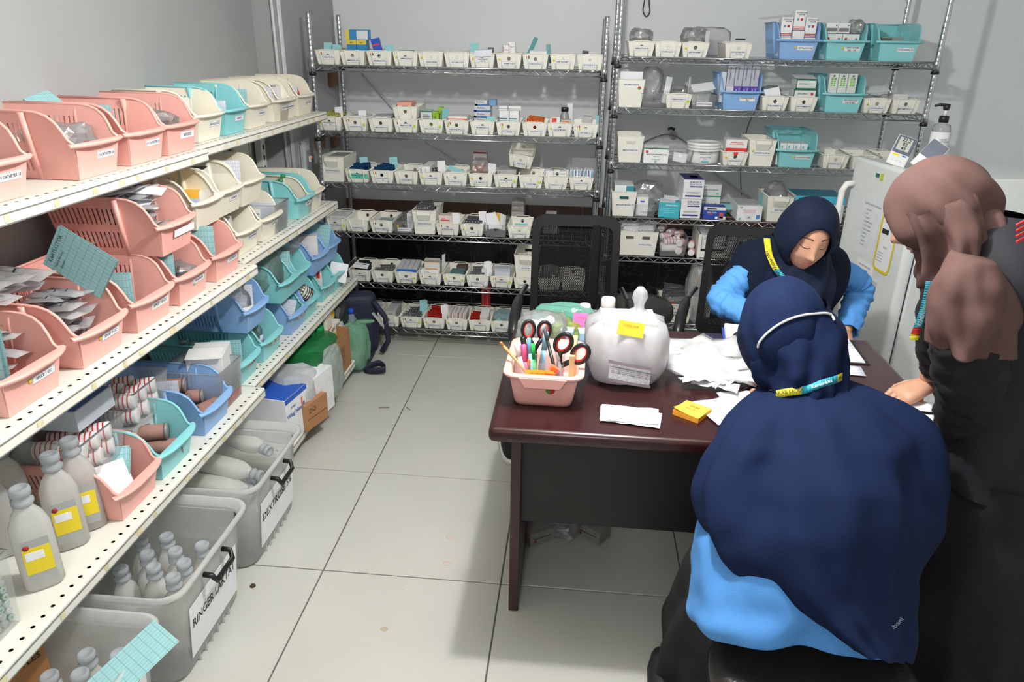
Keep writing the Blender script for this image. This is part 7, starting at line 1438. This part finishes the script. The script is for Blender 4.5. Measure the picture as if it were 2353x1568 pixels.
def face_y(x, z):
    """front surface of the head (local, face towards -Y), head centre at origin, metres"""
    G = lambda cx, cz, sx, sz, am: am*math.exp(-((x-cx)/sx)**2-((z-cz)/sz)**2)
    jaw = 1-.20*max(0, min(1, (-.015-z)/.09))
    q = 1-(x/(.070*jaw))**2-(z/.112)**2
    y = -.088*math.sqrt(max(q, 0))
    d = 0
    d += G(0, -.022, .011, .012, .019)+G(0, .004, .0075, .026, .011)+G(.0105, -.027, .006, .006, .006)+G(-.0105, -.027, .006, .006, .006)
    for s in (-1, 1):
        d += G(s*.031, .018, .014, .010, -.0055)+G(s*.031, .016, .011, .0075, .0060)+G(s*.030, .038, .018, .007, .0035)+G(s*.036, -.022, .020, .020, .0045)
    d += G(0, -.050, .017, .0045, .0052)+G(0, -.0615, .015, .0055, .0062)+G(0, -.0555, .017, .0022, -.0035)+G(0, -.086, .016, .013, .006)+G(0, -.038, .005, .007, -.0015)
    return y-d
def head_mesh():
    N, M = 56, 44; rows = []
    for j in range(M+1):
        ph = -PI/2+PI*j/M; z = .112*math.sin(ph); row = []
        for i in range(N):
            a = 2*PI*i/N; jaw = 1-.20*max(0, min(1, (-.015-z)/.09)); x = .070*jaw*math.cos(ph)*math.sin(a); y = -.088*math.cos(ph)*math.cos(a)
            if math.cos(a) > .12 and abs(ph) < 1.45:
                w = min(1, (math.cos(a)-.12)/.2); y = y*(1-w)+w*face_y(x, z)
            elif y > 0: y *= 1.12
            row.append((x, y, z))
        rows.append(row)
    return MB().loft(rows, capa=True, capb=True)
def on_face(pts, w, off=.0009):
    """narrow strip following the face: list of (x, z, half width)"""
    r = []
    for i, (x, z, h) in enumerate(pts):
        a, b = pts[max(i-1, 0)], pts[min(i+1, len(pts)-1)]; t = Vector((b[0]-a[0], b[1]-a[1])).normalized(); n = Vector((-t.y, t.x))
        r.append([Vector((x+n.x*h*k, face_y(x+n.x*h*k, z+n.y*h*k)-off*(1-.5*abs(k)), z+n.y*h*k)) for k in (-1, -.5, 0, .5, 1)])
    return MB().loft(r, closed=False)
def face_parts(parent, M, lips=(176, 92, 88)):
    def add(mb, name, m): mb.v = [tuple(M @ Vector(v)) for v in mb.v]; return mb.obj(name, m, parent)
    HB = mat('brow_hair', (84, 60, 50), .8)
    for s in (-1, 1):
        pts = [(s*(.013+.036*k/8), .0405+.0035*math.sin(PI*k/8)-.0035*(k/8)**2, .0026*(1-.6*k/8)) for k in range(9)]
        add(on_face(pts, 0), 'eyebrow', HB)
        pts = [(s*(.016+.031*k/8), .0135-.0050*math.sin(PI*k/8), .0011+.0005*math.sin(PI*k/8)) for k in range(9)]
        add(on_face(pts, 0, .0016), 'eyelash', mat('lash', (66, 44, 38), .7))
        pts = [(s*(.017+.029*k/8), .0225+.0028*math.sin(PI*k/8), .0006) for k in range(9)]
        add(on_face(pts, 0, .0005), 'eyelid_crease', mat('lid_shadow', (172, 124, 102), .6))
    LM = mat('lips_%d' % lips[0], lips, .45)
    pts = [(-.0215+.043*k/12, -.0512-.0018*math.cos((k/12-.5)*2*PI)*.5, .0044*math.sin(PI*max(.04, min(.96, k/12)))+.0003) for k in range(13)]
    add(on_face(pts, 0, .0010), 'upper_lip', LM)
    pts = [(-.0195+.039*k/12, -.0615, .0052*math.sin(PI*max(.04, min(.96, k/12)))+.0003) for k in range(13)]
    add(on_face(pts, 0, .0010), 'lower_lip', LM)
    pts = [(-.0185+.037*k/12, -.0560, .0014*math.sin(PI*max(.05, min(.95, k/12)))+.0002) for k in range(13)]
    add(on_face(pts, 0, .0014), 'mouth_line', mat('mouth_dark', (88, 40, 40), .6))
    for s in (-1, 1): add(on_face([(s*(.004+.005*k/3), -.0315+.0008*k, .0013) for k in range(4)], 0, .001), 'nostril', mat('nostril_dark', (92, 58, 48), .7))
def hand(mb, wrist, fwd, up, side, curl=.5, s=1.0, flip=1):
    """five fingers and palm appended to a mesh builder; fwd along fingers, up = back of hand"""
    w, f, u = Vector(wrist), Vector(fwd).normalized(), Vector(up).normalized(); u = (u-f*u.dot(f)).normalized(); r = f.cross(u)*flip
    P = lambda a, b, c: w+f*(a*s)+r*(b*s)+u*(c*s)
    mb.loft([[P(a, b*hw, c*ht) for b, c in ((-1, -.5), (-.6, -1), (.6, -1), (1, -.5), (1, .5), (.6, 1), (-.6, 1), (-1, .5))] for a, hw, ht in ((-.02, .024, .019), (.015, .030, .016), (.055, .038, .013), (.085, .038, .011))], capa=True, capb=True)
    for i, (b, L, rr_) in enumerate(((-.028, .060, .0085), (-.010, .070, .0088), (.009, .066, .0086), (.027, .052, .0076))):
        c1, c2, c3 = curl*.6, curl*1.3, curl*1.9; pts = [P(.070, b, .0)]; a, z = .080, .0
        pts.append(P(a, b*1.03, .002))
        for cc, l in ((c1, .45), (c2, .32), (c3, .23)): a += L*l*math.cos(cc); z -= L*l*math.sin(cc); pts.append(P(a, b*1.05, z))
        mb.tube(pts, rr_*s, 8, rr=[rr_*s*k for k in (1.0, 1.05, .98, .9, .62)])
    mb.tube([P(.005, -.022, -.004), P(.030, -.042, -.010), P(.055, -.052, -.016), P(.078, -.050, -.022)], .01, 8, rr=[.013*s, .0115*s, .0098*s, .0066*s])
def body_mesh(parent, limbs, headM, hands):
    """one continuous body: skinned skeleton with taper, head and hands joined"""
    verts, edges, rad = [], [], []
    for chain in limbs:
        prev = None
        for p, r in chain:
            p = Vector(p); idx = next((i for i, v in enumerate(verts) if (v-p).length < 1e-4), None)
            if idx is None: verts.append(p); rad.append(r); idx = len(verts)-1
            if prev is not None and idx != prev: edges.append((prev, idx))
            prev = idx
    me = bpy.data.meshes.new('body'); me.from_pydata([tuple(v) for v in verts], edges, []); o = bpy.data.objects.new('body', me); COL.objects.link(o); o.parent = parent
    sk = o.modifiers.new('skin', 'SKIN'); 
    for i, sv in enumerate(me.skin_vertices[0].data): sv.radius = (rad[i], rad[i]); sv.use_root = (i == 0)
    mod(o, 'SUBSURF', levels=2, render_levels=2); bake(o)
    b = MB(); hm = head_mesh(); hm.v = [tuple(headM @ Vector(v)) for v in hm.v]; b.v, b.f, b.m, b.smooth = hm.v, hm.f, hm.m, hm.smooth
    for h in hands: hand(b, **h)
    bm = bmesh.new(); bm.from_mesh(o.data); bm.from_mesh(b.mesh('tmp', SKIN)); bm.to_mesh(o.data); bm.free()
    o.data.materials.clear(); o.data.materials.append(SKIN)
    for p in o.data.polygons: p.use_smooth = True
    return o
def hood(name, M, m, parent, rx=.100, ry=.118, rz=.134, cz=.006, cy=.010, opening=(.068, .082, -.012), folds=.006, seed=0, drop=0.0, ridge=(0, 0)):
    """fabric hood round a head with an oval face opening (local front -Y)"""
    N, K = 88, 64; rows = []; keep = []
    ox, oz, ocz = opening if opening else (0, 0, 0)
    V = []; F = []
    def pt(i, j):
        ph = -PI/2+PI*j/K; a = 2*PI*i/N
        d = Vector((math.cos(ph)*math.sin(a), -math.cos(ph)*math.cos(a), math.sin(ph)))
        f = 1+folds/.1*(.8*noise.noise(d*1.8+Vector((seed, 0, 0)))+.5*math.sin(5*d.z+7*abs(d.x)+seed)*max(0, .35-d.z)*.9)
        if ridge[1]: f += ridge[1]*math.sin(ridge[0]*a+3.0*d.z+1.5*math.sin(3*a))*max(0, min(1, .75-d.z))*max(0, min(1, 2.2*(1-d.z*d.z)))
        p = Vector((d.x*rx*f, d.y*ry*f+cy, d.z*rz*f+cz))
        if d.z < -.2: p.x *= 1-.18*min(1, (-.2-d.z)/.7)*(1 if drop == 0 else .3)
        return p, d
    P = [[pt(i, j) for i in range(N)] for j in range(K+1)]
    b = MB(); vs = [P[j][i][0] for j in range(K+1) for i in range(N)]; fs = []
    def rin(p): return (p.x/ox)**2+((p.z-ocz)/oz)**2 if opening else 9
    # slide rim vertices onto the oval so that the edge of the opening is smooth
    for q in range(len(vs)):
        p = vs[q]
        if opening and p.y < 0:
            r = rin(p)
            if r < 1.0 and r > .55: s = 1/math.sqrt(r); vs[q] = Vector((p.x*s, p.y+.004, ocz+(p.z-ocz)*s))
    for j in range(K):
        for i in range(N):
            q = (j*N+i, j*N+(i+1) % N, (j+1)*N+(i+1) % N, (j+1)*N+i)
            if opening and all(P[k//N][k % N][0].y < 0 and rin(P[k//N][k % N][0]) < 1.0 for k in q): continue
            fs.append(q)
    b.add([M @ v for v in vs], fs, 0, True); o = b.obj(name, m, parent); mod(o, 'SOLIDIFY', thickness=.004, offset=0); return o
def HM(c, pitch, yaw, roll=0.0, s=1.0): return Matrix.Translation(c) @ Matrix.Rotation(yaw, 4, 'Z') @ Matrix.Rotation(pitch, 4, 'X') @ Matrix.Rotation(roll, 4, 'Y') @ Matrix.Scale(s, 4)
def textband(parent, pts, w, upv, colors, texts, size, flipn=1, name='lanyard'):
    """lanyard ribbon along pts with coloured stretches and printed words"""
    Q = cr([(Vector(p),) for p in pts], 8); Q = [q[0] for q in Q]; up = [Vector(u) for u in (upv if isinstance(upv[0], (tuple, list, Vector)) else [upv]*len(pts))]
    U = [q[0] for q in cr([(u,) for u in up], 8)]; mb = MB(); n = len(Q)
    for i in range(n-1):
        c = colors[min(len(colors)-1, int(i/(n-1)*len(colors)))]
        mb.add([Q[i]-U[i]*w/2, Q[i+1]-U[i+1]*w/2, Q[i+1]+U[i+1]*w/2, Q[i]+U[i]*w/2], [(0, 1, 2, 3)], c, True)
    o = mb.obj(name, [mat('lanyard_yellow', (234, 220, 40), .5), mat('lanyard_cyan', (40, 156, 178), .5), mat('lanyard_navy', (30, 50, 90), .6), mat('lanyard_red', (206, 40, 44), .5)], parent); mod(o, 'SOLIDIFY', thickness=.0012)
    for s, f, ink in texts:
        i = int(f*(n-1)); i = max(1, min(n-2, i)); t = (Q[i+1]-Q[i-1]).normalized(); u = (U[i]-t*U[i].dot(t)).normalized(); nn = t.cross(u)*flipn
        if flipn < 0: t, u = -t, -u; nn = t.cross(u)*1
        R = Matrix((t, u, nn)).transposed(); l = lettering(o, s, size, mat('lan_ink_%d' % ink[0], ink, .6), Q[i]+nn*.0016, R.to_euler(), bold=size*.015)
    return o
# ---------------------------------------------------------------- woman facing the camera
F = thing('person', 'seated woman in navy hijab and light blue sleeves facing the camera, reading', 'person', (1.57, .80, 0))
Fi = Vector((-1.57, -.80, 0))
def loc0(p): return Vector(p)+Fi
hM = Matrix.Translation(Fi) @ HM((1.560, .575, 1.058), .33, .07, .06, .98)
L_ = lambda *a: [(loc0(p), r) for p, r in a]
bd = body_mesh(F, [
    L_(((1.58, .86, .50), .11), ((1.58, .83, .66), .09), ((1.58, .78, .81), .085), ((1.58, .72, .905), .062), ((1.578, .655, .975), .045), ((1.575, .62, 1.02), .05)),
    L_(((1.58, .72, .905), .062), ((1.46, .74, .89), .042), ((1.40, .70, .855), .038), ((1.335, .63, .802), .034), ((1.40, .53, .792), .030), ((1.455, .475, .785), .026)),
    L_(((1.58, .72, .905), .062), ((1.70, .75, .89), .042), ((1.775, .757, .875), .034), ((1.836, .762, .825), .026), ((1.813, .718, .765), .024), ((1.76, .62, .70), .026)),
    L_(((1.58, .86, .50), .11), ((1.49, .72, .50), .085), ((1.46, .46, .49), .062), ((1.46, .50, .26), .052), ((1.46, .52, .07), .036), ((1.46, .42, .04), .034)),
    L_(((1.58, .86, .50), .11), ((1.66, .72, .50), .085), ((1.68, .46, .49), .062), ((1.68, .50, .26), .052), ((1.68, .52, .07), .036), ((1.68, .42, .04), .034))],
    hM, [dict(wrist=loc0((1.455, .475, .785)), fwd=(.65, -.5, -.02), up=(0, 0, 1), side=1, curl=.35), dict(wrist=loc0((1.76, .62, .70)), fwd=(-.3, -.9, -.3), up=(0, -.3, 1), side=1, curl=.5, flip=-1)])
face_parts(F, hM)
hood('hijab', hM, NAVYH, F, .100, .104, .130, .010, .014, (.063, .091, -.012), .005, 2, ridge=(7, .014))
FR = [(1.052, .035, .03), (1.02, .070, .06), (.985, .088, .078), (.955, .098, .092), (.92, .115, .108), (.875, .12, .125), (.82, .115, .13)]
drape('hijab_drape', [(loc0((1.576-w, .640+.02*(1.05-z), z)), loc0((1.576+w, .640+.02*(1.05-z), z)), d, d) for z, w, d in FR], NAVYH, F, [(7, .006, .4, 5), (11, .004, 1.4, 9)], (.008, 9), 3, 64, 5)
VR = [(1.018, 1.495, 1.660, .08), (.992, 1.435, 1.710, .10), (.968, 1.385, 1.755, .115), (.915, 1.352, 1.775, .13), (.865, 1.328, 1.778, .14), (.815, 1.335, 1.765, .145), (.75, 1.372, 1.742, .14), (.66, 1.40, 1.73, .14), (.54, 1.40, 1.74, .16)]
drape('vest', [(loc0((a, .745, z)), loc0((b, .76, z)), d, d) for z, a, b, d in VR], NAVYD, F, [(5, .006, .9, 4), (9, .005, 2.0, 6)], (.012, 7), 5, 72, 5)
sleeve('sleeve', [loc0(p) for p in ((1.40, .70, .875), (1.352, .66, .835), (1.322, .625, .803), (1.365, .555, .797), (1.43, .49, .790), (1.47, .455, .788))], (.052, .053, .051, .046, .040, .038), LBLUE, F, .007, 1, thick=.002)
sleeve('sleeve', [loc0(p) for p in ((1.735, .75, .90), (1.795, .76, .87), (1.838, .762, .825), (1.815, .72, .765), (1.775, .64, .705))], (.046, .049, .049, .044, .040), LBLUE, F, .007, 4, thick=.002)
sleeve('trousers', [loc0(p) for p in ((1.50, .80, .52), (1.47, .60, .52), (1.455, .45, .50), (1.455, .49, .28), (1.455, .515, .06))], (.10, .09, .075, .075, .07), BLKC, F, .004, 6); sleeve('trousers', [loc0(p) for p in ((1.65, .80, .52), (1.675, .60, .52), (1.685, .45, .50), (1.685, .49, .28), (1.685, .515, .06))], (.10, .09, .075, .075, .07), BLKC, F, .004, 7)
for x in (1.455, 1.685):
    sh = MB(); rings = [[loc0((x+w/2*math.cos(a), .47+y, max(0, .0+h*(.5+.5*math.sin(a))))) for a in [2*PI*k/14 for k in range(14)]] for y, w, h in ((-.13, .03, .03), (-.10, .07, .05), (-.03, .085, .07), (.06, .075, .09), (.10, .05, .085))]; sh.loft(rings, capa=True, capb=True).obj('shoe', mat('shoe_black', (24, 24, 26), .7), F)
lp = [(1762, 548, .60), (1768, 585, .565), (1784, 620, .548), (1806, 645, .54), (1815, 662, .54)]
textband(F, [onY(u, v, y)+Fi for u, v, y in lp], .020, [(1, -.15, .1), (1, -.15, .1), (.9, -.2, .35), (.8, -.2, .5), (.8, -.2, .5)], [0, 0, 0, 1, 1, 1], [('PPIH KESEHATAN', .42, (40, 44, 30))], .013, -1)
lp = [(1890, 595, .575), (1878, 625, .555), (1866, 650, .545), (1858, 668, .54)]
textband(F, [onY(u, v, y)+Fi for u, v, y in lp], .019, (.95, -.1, .25), [1, 1, 1], [('TERIAN KES', .5, (230, 240, 240))], .011, 1)
# ---------------------------------------------------------------- woman in front, back to the camera
B = thing('person', 'seated woman in navy hijab and cape with her back to the camera', 'person', (1.33, -.55, 0))
Bi = Vector((-1.33, .55, 0))
lb0 = lambda p: Vector(p)+Bi
hB = Matrix.Translation(Bi) @ HM((1.292, -.225, 1.010), .55, PI-.12, 0.0, 1.0)
LB_ = lambda *a: [(lb0(p), r) for p, r in a]
body_mesh(B, [
    LB_(((1.35, -.58, .56), .095), ((1.345, -.51, .68), .085), ((1.335, -.42, .79), .082), ((1.32, -.345, .855), .062), ((1.305, -.29, .91), .042), ((1.30, -.26, .95), .044)),
    LB_(((1.32, -.345, .855), .062), ((1.25, -.345, .84), .04), ((1.235, -.34, .81), .036), ((1.245, -.28, .792), .032), ((1.30, -.17, .785), .028), ((1.33, -.10, .785), .024)),
    LB_(((1.32, -.345, .855), .062), ((1.42, -.345, .845), .04), ((1.46, -.34, .81), .038), ((1.475, -.27, .782), .034), ((1.43, -.13, .785), .03), ((1.39, -.06, .785), .025)),
    LB_(((1.35, -.58, .56), .095), ((1.28, -.50, .54), .08), ((1.24, -.26, .50), .055), ((1.21, -.30, .28), .045), ((1.18, -.34, .08), .034), ((1.17, -.26, .04), .032)),
    LB_(((1.35, -.58, .56), .095), ((1.42, -.50, .54), .08), ((1.44, -.26, .52), .065), ((1.42, -.30, .28), .055), ((1.41, -.34, .08), .036), ((1.41, -.24, .04), .034))],
    hB, [dict(wrist=lb0((1.33, -.10, .785)), fwd=(.3, .8, -.05), up=(0, 0, 1), side=1, curl=.4), dict(wrist=lb0((1.39, -.06, .785)), fwd=(-.5, .8, -.05), up=(0, 0, 1), side=1, curl=.4, flip=-1)])
face_parts(B, hB)
hood('hijab', hB, NAVYC, B, .101, .115, .130, .012, .006, (.060, .083, -.020), .004, 6, ridge=(8, .035))
def px(u, v, y, inv): return onY(u, v, y)+inv
BH = [((1752, 700), (1905, 695), -.235, .06), ((1736, 760), (1932, 745), -.245, .095), ((1738, 810), (1938, 800), -.265, .105), ((1750, 850), (1938, 838), -.285, .10), ((1762, 880), (1936, 866), -.30, .092), ((1772, 905), (1936, 890), -.315, .085), ((1765, 925), (1945, 910), -.33, .08)]
drape('hijab_drape', [(px(*a, y, Bi), px(*b, y, Bi), d, d) for a, b, y, d in BH], NAVYC, B, [(7, .012, .3, 7), (12, .008, 1.4, 11), (4, .008, 4.0, -6)], (.014, 10), 8, 120, 7, 2.2)
CR = [((1772, 893), (1938, 878), -.305, (1850, 908), -.385), ((1735, 912), (1985, 890), -.33, (1858, 938), -.43), ((1685, 950), (2062, 922), -.355, (1868, 985), -.485), ((1645, 1005), (2118, 972), -.385, (1876, 1050), -.545), ((1610, 1072), (2146, 1045), -.415, (1880, 1122), -.60), ((1600, 1140), (2143, 1130), -.445, (1882, 1195), -.645), ((1618, 1205), (2130, 1215), -.475, (1884, 1268), -.685), ((1662, 1268), (2110, 1300), -.505, (1895, 1340), -.715), ((1725, 1325), (2098, 1385), -.535, (1925, 1410), -.74), ((1800, 1385), (2086, 1455), -.57, (1968, 1470), -.76), ((1860, 1432), (2072, 1500), -.60, (2005, 1512), -.772)]
drape('cape', [(px(*a, y, Bi), px(*b, y, Bi), .1, .075, px(*c, yb_, Bi)) for a, b, y, c, yb_ in CR], NAVYC, B, [(5, .010, .9, 2.5), (9, .008, 2.4, 3), (16, .005, .2, -4)], (.020, 6.5), 9, 140, 7, 2.2, grow=lambda t, a: min(1, t*4)*(1.25-.6*t))
TR = [((1640, 1150), (2070, 1150), -.47, (1880, 1190), -.60), ((1612, 1215), (2050, 1225), -.50, (1878, 1270), -.655), ((1597, 1290), (2042, 1310), -.53, (1872, 1350), -.695), ((1587, 1365), (2044, 1390), -.56, (1864, 1420), -.722), ((1582, 1418), (2060, 1450), -.59, (1858, 1464), -.738), ((1628, 1448), (2070, 1490), -.62, (1858, 1500), -.745)]
drape('tunic', [(px(*a, y, Bi), px(*b, y, Bi), .1, .12, px(*c, yb_, Bi)) for a, b, y, c, yb_ in TR], LBLUE, B, [(4, .006, 1.2, 4), (9, .004, .3, 7)], (.012, 8), 12, 96, 6, 2.4, thick=.002)
SK = [(.52, 1.31, -.42, .17, .15), (.47, 1.30, -.40, .18, .18), (.40, 1.28, -.40, .18, .20), (.25, 1.255, -.36, .165, .17), (.10, 1.23, -.35, .155, .16), (.02, 1.215, -.35, .15, .16)]
drape('skirt', [(lb0((x-w, y, z)), lb0((x+w, y, z)), d, d) for z, x, y, w, d in SK], BLKC, B, [(7, .012, .5, 3), (12, .006, 1.0, 5)], (.02, 6), 15, 80, 5)
t = MB(); ring_ = [lb0((1.085+w/2*math.cos(a), -.40+y, max(0, h*(.5+.5*math.sin(a))))) for y, w, h in [(0, 0, 0)] for a in [0]]
t.loft([[lb0((1.085+w/2*math.cos(a), -.40+y, max(0, h*(.5+.5*math.sin(a))))) for a in [2*PI*k/14 for k in range(14)]] for y, w, h in ((-.13, .03, .04), (-.10, .07, .06), (-.03, .085, .08), (.06, .075, .09), (.10, .05, .085))], capa=True, capb=True).obj('shoe', mat('shoe_black', (24, 24, 26), .7), B)
# mask strap over the hijab and lanyard at the nape, wrapped round the head surface
from mathutils.bvhtree import BVHTree
def wrap(parent, objs, uvs, off):
    """points where the lines of sight through uvs meet the clothing, lifted off it"""
    dg = bpy.context.evaluated_depsgraph_get(); out = []
    bms = bmesh.new()
    for o in objs:
        me = bpy.data.meshes.new_from_object(o.evaluated_get(dg)); tm = bmesh.new(); tm.from_mesh(me); tm.transform(Matrix.Translation(parent.location)); me2 = bpy.data.meshes.new('t'); tm.to_mesh(me2); tm.free(); bms.from_mesh(me2)
    tr = BVHTree.FromBMesh(bms)
    for u, v in uvs:
        d = ray(u, v).normalized(); h = tr.ray_cast(CAM, d)
        if h[0] is None: continue
        n = h[1] if h[1].dot(d) < 0 else -h[1]; out.append((h[0]+n*off-parent.location, n))
    bms.free(); return out
kids = {o.name.split('.')[0]: o for o in B.children}
bpy.context.view_layer.update()
hw = wrap(B, [kids['hijab'], kids['hijab_drape']], [(1744, 798), (1748, 785), (1762, 768), (1785, 750), (1812, 735), (1842, 726), (1872, 722), (1895, 721), (1908, 726), (1915, 738)], .003)
Q = [q[0] for q in cr([(p,) for p, n in hw], 5)]
MB().tube(Q, .0028, 8).obj('mask_strap', mat('elastic_white', (232, 232, 236), .6), B)
lw = wrap(B, [kids['hijab_drape'], kids['cape']], [(1788, 908), (1815, 900), (1850, 893), (1885, 883), (1915, 873), (1932, 866)], .006)
textband(B, [p for p, n in lw], .018, (0.03, .45, .88), [0, 0, 1, 1, 1, 0], [('ARAB SAUDI', .20, (40, 44, 30)), ('Kemenkes', .62, (226, 240, 240)), ('PPIH', .92, (40, 44, 30))], .011, 1)
lo = wrap(B, [kids['cape']], [(2052, 1440)], .003)
if lo: lettering(kids['cape'], 'rabbani', .016, mat('logo_grey', (170, 178, 200), .6), lo[0][0], (PI/2-.2, -1.0, .25))
stool('round black leather stool under the foreground woman', (1.335, -.70, 0), .455, .215)
# ---------------------------------------------------------------- standing woman
S = thing('person', 'standing woman in mauve hijab and black clothes bending over the desk', 'person', (1.85, -.33, 0))
Si = Vector((-1.85, .33, 0)); ls0 = lambda p: Vector(p)+Si
hS = Matrix.Translation(Si) @ HM((1.553, -.275, 1.330), .62, -PI/2-.60, 0.0, .96)
LS_ = lambda *a: [(ls0(p), r) for p, r in a]
wA, wB = onZ(2128, 885, .800), onZ(2175, 1012, .795)
body_mesh(S, [
    LS_(((1.86, -.32, .78), .11), ((1.84, -.32, .92), .09), ((1.79, -.31, 1.10), .09), ((1.73, -.30, 1.20), .065), ((1.66, -.295, 1.26), .045), ((1.61, -.29, 1.30), .048)),
    LS_(((1.73, -.30, 1.20), .065), (tuple(onY(2240, 625, -.415)), .036), (tuple(onY(2226, 730, -.445)), .034), (tuple(onY(2230, 860, -.43)), .032), (tuple(onY(2212, 965, -.36)), .03), (tuple(wB), .026)),
    LS_(((1.73, -.30, 1.20), .065), ((1.70, -.19, 1.17), .042), ((1.72, -.10, 1.08), .038), ((1.76, -.04, .98), .040), ((1.79, .02, .88), .033), (tuple(wA), .026)),
    LS_(((1.86, -.32, .78), .11), ((1.84, -.41, .70), .09), ((1.84, -.41, .42), .062), ((1.86, -.41, .08), .038), ((1.78, -.41, .04), .034)),
    LS_(((1.86, -.32, .78), .11), ((1.86, -.24, .70), .09), ((1.88, -.24, .42), .062), ((1.90, -.24, .08), .038), ((1.82, -.24, .04), .034))],
    hS, [dict(wrist=wB+Si, fwd=(-.75, -.05, -.35), up=(-.25, -.25, 1), side=1, curl=.55), dict(wrist=wA+Si, fwd=(-.85, -.20, -.38), up=(-.3, -.2, 1), side=1, curl=.75, flip=-1)])
face_parts(S, hS)
hood('hijab', hS, MAUVE, S, .097, .112, .112, .006, .012, (.058, .084, -.016), .006, 9, ridge=(9, .065))
SH = [((2055, 490), (2205, 420), -.29, .075), ((2078, 530), (2245, 450), -.30, .092), ((2098, 565), (2266, 485), -.31, .102), ((2112, 600), (2272, 530), -.32, .104), ((2122, 630), (2268, 570), -.33, .103), ((2130, 655), (2258, 605), -.34, .10), ((2136, 675), (2245, 635), -.345, .09)]
drape('hijab_drape', [(px(*a, y, Si), px(*b, y, Si), d, d) for a, b, y, d in SH], MAUVE, S, [(5, .010, .4, 9), (9, .007, 2.0, 13), (14, .004, .5, 8)], (.012, 9), 21, 120, 7, 2.2, grow=lambda t, a: .5+t)
VS = [(1.345, 1.640, 1.700, .05), (1.315, 1.590, 1.755, .10), (1.27, 1.575, 1.815, .145), (1.20, 1.575, 1.865, .165), (1.08, 1.590, 1.915, .165), (.95, 1.615, 1.945, .155), (.82, 1.640, 1.965, .16), (.735, 1.655, 1.985, .17)]
drape('vest', [(ls0((a, -.34, z)), ls0((b, -.34, z)), d-.01, d if z > 1 else .055) for z, a, b, d in VS], NIGHT, S, [(6, .006, .4, 3)], (.012, 6), 24, 72, 5)
KS = [(.78, 1.67, 1.97, .15), (.60, 1.672, 2.00, .17), (.42, 1.690, 2.03, .19), (.25, 1.715, 2.06, .20), (.10, 1.735, 2.09, .21), (.015, 1.745, 2.10, .21)]
drape('skirt', [(ls0((a, -.36, z)), ls0((b, -.36, z)), d-.01, .05) for z, a, b, d in KS], BLKC, S, [(8, .014, .6, 3), (13, .008, 1.0, 2)], (.02, 5), 27, 84, 6)
# sleeve of the mauve headcloth over the near shoulder, black sleeves, lanyard
MS = [((2195, 585), (2285, 600), -.44, .045), ((2160, 640), (2305, 650), -.452, .062), ((2142, 700), (2312, 705), -.455, .07), ((2135, 755), (2312, 760), -.455, .072), ((2140, 795), (2306, 800), -.455, .072)]
drape('headcloth_sleeve', [(px(*a, y, Si), px(*b, y, Si), d, d) for a, b, y, d in MS], MAUVE, S, [(5, .009, .6, 5), (9, .006, 1.5, -6)], (.014, 10), 30, 72, 6, 2.2, capa=True, thick=.003)
e1, e2 = onY(2225, 800, -.45), onY(2232, 900, -.42)
sleeve('sleeve', [onY(2228, 715, -.452)+Si, e1+Si, e2+Si, onY(2215, 970, -.36)+Si, wB+Si+Vector((.02, 0, .012))], (.050, .066, .064, .058, .046), BLKC, S, .008, 3, thick=.003)
sleeve('sleeve', [ls0((1.70, -.16, 1.17)), ls0((1.72, -.10, 1.06)), ls0((1.76, -.03, .95)), wA+Si+Vector((.03, -.005, .045)), wA+Si+Vector((.01, 0, .02))], (.07, .064, .058, .052, .048), BLKC, S, .009, 5, thick=.003)
lp = [(2138, 648, -.40), (2130, 690, -.39), (2118, 730, -.38), (2106, 760, -.37), (2100, 782, -.365)]
textband(S, [onY(u, v, y)+Si for u, v, y in lp], .017, (.9, -.35, .12), [1, 1, 1, 1, 3, 0], [('KEMENTERIAN', .42, (230, 240, 240))], .011, -1)
for i in range(4): MB().box((0, 0, 0), (.020, .004, .004)).obj('red_stripe', mat('vest_red', (196, 40, 44), .6), S, onY(2347, 512+13*i, -.480)+Si, (0, -.5, .2))
for y in (-.41, -.24):
    MB().loft([[ls0((1.80+yy, y+w/2*math.cos(a), max(0, h*(.5+.5*math.sin(a))))) for a in [2*PI*k/14 for k in range(14)]] for yy, w, h in ((-.13, .03, .04), (-.10, .07, .06), (-.03, .085, .08), (.06, .075, .09), (.10, .05, .085))], capa=True, capb=True).obj('shoe', mat('shoe_black', (24, 24, 26), .7), S)
